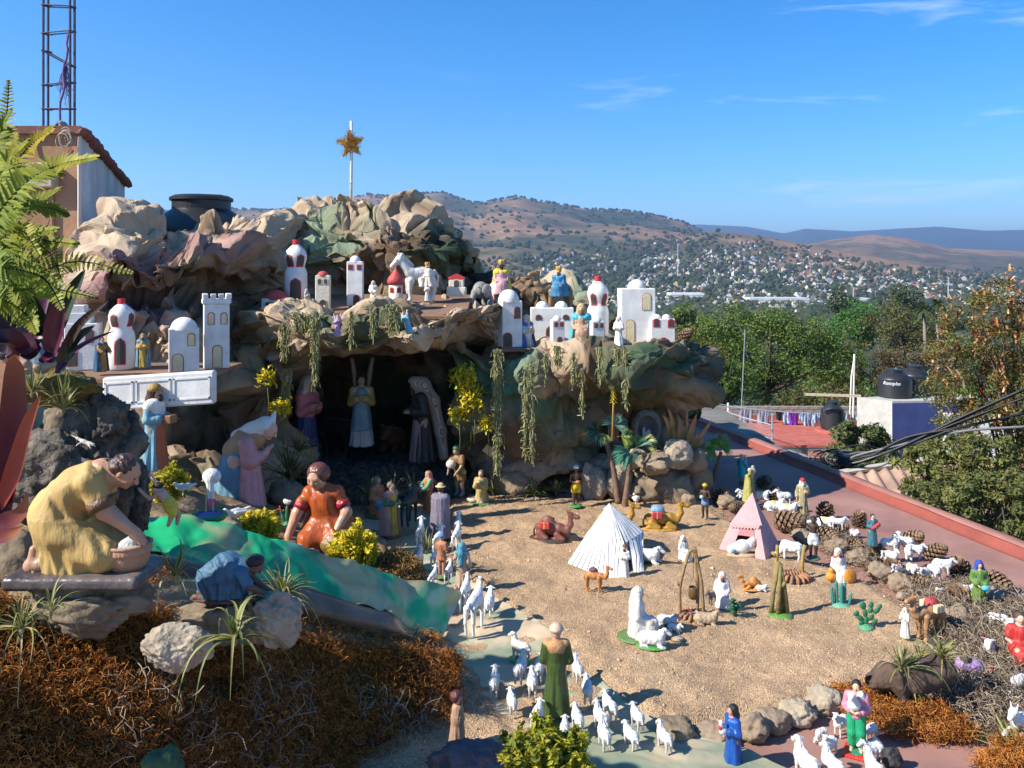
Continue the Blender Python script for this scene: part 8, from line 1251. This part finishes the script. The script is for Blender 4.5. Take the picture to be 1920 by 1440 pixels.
d=FD(1040,.045);u=px2(1,d);o=thing('figurine','white draped figure lying in the mouth of the pink tent','figurine',P(1392,1042,d));F_=Fig(1.2*u);F_.m['body']=paint(SK);headp(F_,W(18,-2,24),7*u,60,-20,face=False);F_.m['robe']=paint(LW);F_.chain('robe',[W(-20,0,12),W(0,0,17),W(12,0,20)],[9*u,12*u,9*u],6*u);F_.cap('robe',W(14,0,22),W(20,2,28),8*u,7*u,3*u);F_.m['pallet']=paint((.46,.33,.20),.7);F_.ell('pallet',W(-2,-3,3),(28*u,14*u,5*u),3*u);F_.m['pot']=paint((.12,.28,.38));F_.ell('pot',W(-20,-12,13),4*u,1*u);F_.build(o)
# =============== village figures and the three kings ===============
person('robed statue with red sash standing in the upper village',700,573,46,0,d=5.7,robe=(.60,.56,.52),veil=(.55,.50,.46),sash=(.48,.04,.03),arms='lap')
person('small grey kneeling figure beside the big bottle tower',575,580,38,60,d=5.62,robe=(.42,.38,.34),veil=(.40,.36,.31),arms='pray');person('little pale hooded figure at the foot of the white horse',801,565,32,0,d=5.62,robe=(.55,.50,.45),veil=(.52,.46,.40),arms='pray')
person('figure with blue cloak over golden robe before the left castle houses',268,690,64,12,d=4.35,robe=(.36,.23,.04),cloak=(.09,.20,.26),veil=(.20,.22,.12),beard=(.08,.05,.03),arms='hold')
person('dark blue cloaked figure half hidden behind the left foam house',191,698,66,60,d=4.4,robe=(.28,.14,.03),cloak=(.02,.07,.14),hair=(.06,.04,.03),arms='reach')
person('seated figure in teal cloak and tan robe between the white towers',1090,646,76,-10,d=5.9,pose='sit',robe=(.40,.25,.16),cloak=(.06,.35,.44),veil=(.45,.32,.16),beard=(.2,.11,.05),base=(.17,.20,.07),arms='lap')
person('slender white robed woman with red hands beside the tallest foam tower',1160,652,58,-30,d=5.75,robe=(.70,.66,.61),veil=(.70,.66,.61),arms='hold',skin=(.5,.28,.2));person('kneeling woman in blue cloak and white skirt beside the domed foam house',988,652,62,40,d=5.85,pose='kneel',robe=(.45,.45,.42),cloak=(.02,.10,.30),veil=(.42,.40,.36),arms='pray')
def hungangel(label,px,py,hpx,rz,c,wc,tilt):
 o=person(label,px,py,hpx,rz,d=5.18,robe=c,hair=(.25,.12,.05),arms='pray',extra=wings(wc,1.02,.17),skin=SKP);o.rotation_euler[1]=R(tilt)
hungangel('tiny angel in lilac with white wings hung on the cave roof',633,630,40,15,(.38,.25,.42),(.55,.5,.52),0);hungangel('tiny angel in light blue tilted on the cave roof at the right',770,626,44,-20,(.14,.38,.48),(.6,.58,.56),-22)
def rider(label,px,py,d,hpx,rz,o_,**k):return person(label,px,py,hpx,rz,d=d,pose='sit',**k)
animal('horse','white toy horse with raised head behind the red onion tower',787,566,74,-72,beastspec((.60,.575,.54),neck=((0,-.26,.72),(0,-.48,1.0)),head=((0,-.48,1.02),(0,-.66,.84)),ears=.07,mane=(.52,.48,.42),r=(.15,.085),bz=.66),'toy_horse','toy horse',d=6.1,hh=.02)
o=rider('crowned rider in white and gold seated on the white horse',802,538,6.08,44,-72,None,robe=(.60,.55,.47),crown=(.50,.25,.04),hair=(.5,.45,.4),cloak=(.58,.53,.46),arms='hold',sash=(.5,.3,.05))
animal('camelking','shaggy brown toy camel standing behind the twin domed house',1045,592,82,-62,camelspec('stand',(.26,.16,.08)),'toy_camel','toy camel',d=6.45,hh=.02);rider('king in blue cloak with gold crown riding the brown camel',1048,556,6.38,54,-20,None,robe=(.04,.17,.30),cloak=(.03,.19,.30),hair=(.12,.06,.03),crown=(.45,.28,.06),beard=(.12,.06,.03),arms='lap',stole=(.30,.42,.50))
def eleph(F_):F_.m['body']=paint((.22,.22,.21),.6);F_.ell('body',(0,.1,.55),(.3,.42,.34),.08);F_.ell('body',(0,-.42,.72),(.2,.22,.24),.1);F_.chain('body',[(0,-.6,.66),(0,-.7,.4),(0,-.68,.16)],[.1,.07,.045],.05);[F_.ell('ear',(s*.24,-.34,.70),(.06,.16,.2),.02) for s in(-1,1)];F_.m['ear']=paint((.26,.24,.23),.6);[F_.cap('leg',(s*.17,y,.4),(s*.17,y,.03),.11,.1,.05) for s in(-1,1) for y in(-.18,.34)];F_.m['leg']=paint((.22,.22,.21),.6);F_.extra.append(lambda r_:eyes(r_,[(-.17,-.55,.8),(.17,-.55,.8)],.02))
animal('elephant','grey toy elephant behind the leftmost white domes',926,592,64,-60,eleph,'toy_elephant','toy elephant',d=6.45,hh=.025);rider('dark skinned king in yellow cloak and gold crown riding the elephant',940,552,6.4,62,5,None,skin=(.03,.02,.015),robe=(.45,.25,.28),cloak=(.62,.47,.02),hair=(.012,.01,.01),crown=(.45,.28,.08),arms='lap')
# =============== flocks ===============
FLK='white sheep of the big flock around the green shepherd'
fl=[(976,1276,'between the cream lamb and the tilted sheep at the top of the flock'),(1011,1272,'just left of the shoulder of the green shepherd'),(998,1301,'second to the left of the green shepherd, above the shaded ones'),(927,1300,'farthest left in the flock by the gravel'),(960,1336,'leaning right, alone on the left below the rest'),(1007,1364,'standing left of the base of the green shepherd'),(1083,1275,'just right of the sleeve of the green shepherd'),(1101,1314,'at the right hand of the green shepherd with long shadow'),(1143,1346,'right of the green shepherd beside the sand edge'),(1127,1368,'behind the one beside the sand edge, in half shade'),(1083,1370,'directly below the hem of the green shepherd'),(1059,1391,'half hidden behind the yellow green sedum'),(1133,1400,'nearest in the middle of the flock in the shade'),(1183,1400,'shaded, second from the right of the flock'),(1195,1364,'above the shaded second one at the right of the flock'),(1246,1404,'rightmost by the grey stone of the stone row')]
for k,(x,y,lab) in enumerate(fl):animal(('flock',k%3),'white sheep %s'%lab,x,y,54,160+[0,8,20,-6,28,8,30,22,38,40,36,16,34,40,42,44][k] if k not in(2,3) else 182,sheepspec('stand' if k%3 else 'up',(.60,.595,.57),leg=(.56,.54,.5)),group=FLK,sc=.8)
animal('creamlamb','cream lamb on green base turned left at the head of the flock',976,1238,46,-130,sheepspec('up',(.66,.60,.48),base=(.08,.3,.1)))
for k,(x,y,hp_,rz,lab) in enumerate(((788,1022,50,172,'leftmost white goat in the front row on the path'),(822,1036,50,165,'white goat in the middle of the front row behind the poncho man'),(856,1030,50,168,'white goat at the right of the front row by the sand'),(858,1005,42,172,'white goat behind the right one of the front row'),(818,985,40,175,'white goat leaning at the left of the poncho man'),(785,1075,50,170,'white goat left of the barefoot child'),(816,1066,46,160,'thin white goat touching the barefoot child'),(784,1100,42,172,'lowest white goat at the left of the path'),(812,1105,44,165,'white goat standing splay legged left of the beige dress'),(841,1092,42,160,'small white goat between child and beige dress'))):animal(('goat',k%2),lab,x,y,hp_,rz,goatspec((.72,.72,.71)),'toy_goat','toy goat',group='white long legged goats on the path',hh=.022)
animal('biggoat','large white goat with brown ears seen from behind on the path',890,1182,86,166,goatspec((.70,.69,.66),(.36,.17,.04)),'toy_goat','toy goat',hh=.014);animal('biggoat2','second white goat with brown ears behind the large one',872,1140,68,172,goatspec((.70,.69,.66),(.40,.20,.05)),'toy_goat','toy goat',hh=.018)
animal('pup','small white dog with red collar beside the large goat',917,1150,42,165,lambda F_:(sheepspec('up',(.70,.70,.69))(F_),F_.m.__setitem__('collar',paint((.5,.03,.03))),F_.ell('collar',(0,-.4,.82),(.13,.12,.05),.01)),'toy_dog','toy dog')
animal('darkgoat','dark grey green goat seen from behind near the cave',768,982,68,165,goatspec((.05,.055,.042)),'toy_goat','toy goat',hh=.02);animal('darkgoat2','brown grey donkey standing behind the dark goat',781,950,56,120,beastspec((.12,.10,.085),ears=.13),'toy_donkey','toy donkey',hh=.025)
LY=(.70,.52,.10)
animal('lielamb','white sheep lying on a green base before the seated white shepherd',1222,1212,46,72,sheepspec('lie',LW,base=(.08,.26,.06)),sc=1.1);animal('greysheep','grey white sheep with red ears beside the seated white shepherd',1251,1174,42,60,sheepspec('lie',(.50,.50,.50),face=(.5,.35,.33)));animal('smalllamb','tiny white lamb facing left behind the lying sheep',1265,1184,26,60,sheepspec('lie',(.66,.64,.58)));animal('tanlamb','tan sheep lying in the sand below the tripod fire',1325,1172,34,80,sheepspec('lie',(.36,.27,.17)),sc=1.2);lump('stone','small white stone in the sand by the lying sheep','stone',G(1272,1198,.05),(.026,.018,.012),palerock,5,3);animal('tentsheep','grey sheep lying on a dark green base behind the striped tent',1214,1055,46,75,sheepspec('lie',(.52,.51,.50),base=(.03,.08,.02)),sc=1.05)
animal('whitekid','small white lamb lying by the orange camel',1428,1108,18,80,sheepspec('lie',LW),sc=1.1);animal('goosetent','white goat bending behind the log fire of the pink tent',1484,1048,42,-120,sheepspec('graze',(.66,.66,.64)),'toy_goat','toy goat');animal('ghost','white owl shaped toy at the foot of the plastic palms',1192,948,26,0,birdspec,'toy_bird','toy bird')
BY=[(1393,932,26,-70,'lie',(.55,.08,.14),'white sheep with pink patch lying on the cones behind the pink tent'),(1428,936,26,60,'lie',LY,'white sheep with yellow patch right of the grey haired figure'),(1452,958,32,80,'lie',LY,'yellow backed sheep lying on the largest cone, left one'),(1478,962,32,70,'lie',LY,'yellow backed sheep lying on the largest cone, right one'),(1470,945,28,-100,'stand',None,'grey faced white sheep behind the yellow backed pair'),(1548,985,28,60,'lie',LY,'white and yellow sheep lying behind the dark man with a sheep'),(1572,992,26,70,'stand',None,'white sheep with curled head right of the dark man'),(1602,1012,22,0,'stand',(.5,.2,.2),'small white sheep with reddish back on a cone'),(1668,1035,34,70,'back',None,'white sheep turning right beside the red bundle woman'),(1695,1032,34,-110,'back',None,'white sheep with head back before the round cone'),(1660,1046,24,-40,'lie',LY,'white and yellow lamb at the left of the sheep cluster'),(1672,1056,30,20,'up',None,'white lamb in the middle of the sheep cluster'),(1704,1052,30,-20,'up',LY,'white sheep with pale yellow back in the cluster'),(1716,1046,30,40,'stand',None,'white sheep at the right of the cluster top'),(1710,1072,28,10,'lie',LY,'yellow marked lamb at the bottom of the cluster'),(1682,1072,24,-60,'lie',(.55,.10,.12),'lamb with bright pink back among the cones'),(1734,1090,30,-40,'stand',None,'white lamb left of the lower white trio'),(1752,1086,32,10,'up',None,'white lamb in the middle of the lower trio'),(1768,1076,32,50,'stand',None,'white lamb right of the lower trio by the large cone'),(1764,1118,26,-60,'lie',None,'white lamb behind the tan stone near the camel'),(1788,1112,28,60,'lie',LY,'white and yellow lamb behind the biggest cone'),(1812,1118,26,60,'stand',None,'white lamb between the biggest cone and the green woman'),(1872,1180,40,50,'graze',None,'white sheep grazing on the grey moss left of the red man'),(1897,1200,40,-30,'up',None,'white sheep partly behind the man in red'),(1912,1302,46,-60,'graze',(.5,.48,.44),'off white sheep grazing at the right edge')]
for k,(x,y,hp_,rz,po,pc,lab) in enumerate(BY):animal(('by',po,pc),lab,x,y,hp_,rz,sheepspec(po,LW if k!=4 else(.55,.55,.54),patch=pc),group='sheep along the pine cones',z=.06 if k<22 else.05)
def cow(F_):beastspec((.66,.65,.63),ears=.02,lie=True,neck=((0,-.26,.74),(0,-.4,.98)),head=((0,-.4,1.0),(0,-.54,.86)),r=(.2,.11))(F_);F_.m['patch']=paint((.03,.03,.03));F_.ell('patch',(.08,.1,.36),(.14,.12,.15),.01);F_.m['pink_ear']=paint((.6,.22,.22));F_.cap('pink_ear',(-.08,-.38,.76),(-.2,-.44,.8),.04,.02,.01)
animal('cow','white toy cow with black patch and pink ear on the grey moss',1855,1235,58,-35,cow,'toy_cow','toy cow',hh=.022);animal('edgedog','white toy dog with pointed ears on a pale green base at the right edge',1912,1375,74,-50,lambda F_:(beastspec((.70,.70,.70),ears=.14,lie=True,neck=((0,-.2,.74),(0,-.34,.94)),head=((0,-.34,.96),(0,-.54,.86)))(F_),F_.m.__setitem__('base',paint((.30,.55,.36))),F_.ell('base',(0,.1,.0),(.36,.6,.1),.02)),'toy_dog','toy dog',hh=.022)
for k,(x,y,hp_,rz,po,lab) in enumerate(((1577,1377,40,-50,'up','tiny white lamb standing alone above the boy in green trousers'),(1540,1388,30,-60,'graze','tiny white lamb with lowered head at the left of the group'),(1556,1416,40,-50,'up','tiny white lamb below the one with lowered head'),(1631,1386,34,120,'graze','tiny white lamb right behind the boy in green trousers'),(1628,1408,32,100,'lie','tiny white lamb lying by the red base'),(1636,1428,42,-70,'stand','tiny white lamb in front of the red base'),(1512,1462,58,200,'up','white lamb at the bottom edge left of its twin'),(1562,1464,58,200,'up','white lamb at the bottom edge right of its twin'),(1640,1466,46,190,'up','white lamb peeping in at the bottom edge below the black stone'))):animal(('tiny',po),lab,x,y,hp_,rz,sheepspec(po,(.72,.70,.66),leg=(.6,.56,.5)),group='tiny lambs around the boy in green trousers',z=0.)
CM='toy camels on the sand'
animal('camel1','reddish brown camel lying with a red load on the sand',1030,1010,66,75,camelspec('lie',(.16,.055,.04),(.42,.04,.03),None,dark=(.05,.04,.035)),'toy_camel','toy camel',group=CM,hh=.02,sc=1.25);animal('camel2','ochre camel lying half hidden behind the striped tent',1146,990,66,72,camelspec('lie',(.36,.19,.03),None,(.2,.28,.36)),'toy_camel','toy camel',group=CM,hh=.02,sc=1.2);animal('camel3','ochre camel lying with red and blue load right of the striped tent',1236,990,62,78,camelspec('lie',(.36,.20,.03),(.40,.04,.05),(.16,.30,.42)),'toy_camel','toy camel',group=CM,hh=.02,sc=1.25)
animal('camel4','small orange camel standing with a dark saddle before the striped tent',1114,1108,46,65,camelspec('stand',(.42,.18,.06),None,(.15,.05,.06)),'toy_camel','toy camel',group=CM,hh=.024);animal('camel5','small orange camel lying between the two wood tripods',1412,1104,38,-75,camelspec('lie',(.55,.23,.06)),'toy_camel','toy camel',group=CM,hh=.026,sc=1.1);animal('camel6','tall brown camel standing with a cream load at the right of the sand',1744,1196,76,-72,camelspec('stand',(.36,.19,.09),(.62,.52,.32),(.42,.05,.05)),'toy_camel','toy camel',group=CM,hh=.016)
d=2.72;u=px2(1,d);o=thing('figurine','brown figure half hidden at the right corner of the mossy bench','figurine',P(856,1402,d));F_=Fig(1.2*u);F_.m['body']=paint((.26,.14,.09));headp(F_,W(2,0,92),11*u,60,0,face=False);F_.m['robe']=paint((.36,.22,.14),.7);F_.robe('robe',W(0,0,0),W(2,0,60),(17*u,14*u),(11*u,10*u),7,.08,1.,6*u);F_.cap('robe',W(2,0,56),W(2,0,74),12*u,11*u,6*u);F_.m['hair']=paint((.10,.03,.03),.3);F_.ell('hair',W(-1,2,95),(12*u,12*u,12*u),3*u);F_.build(o)
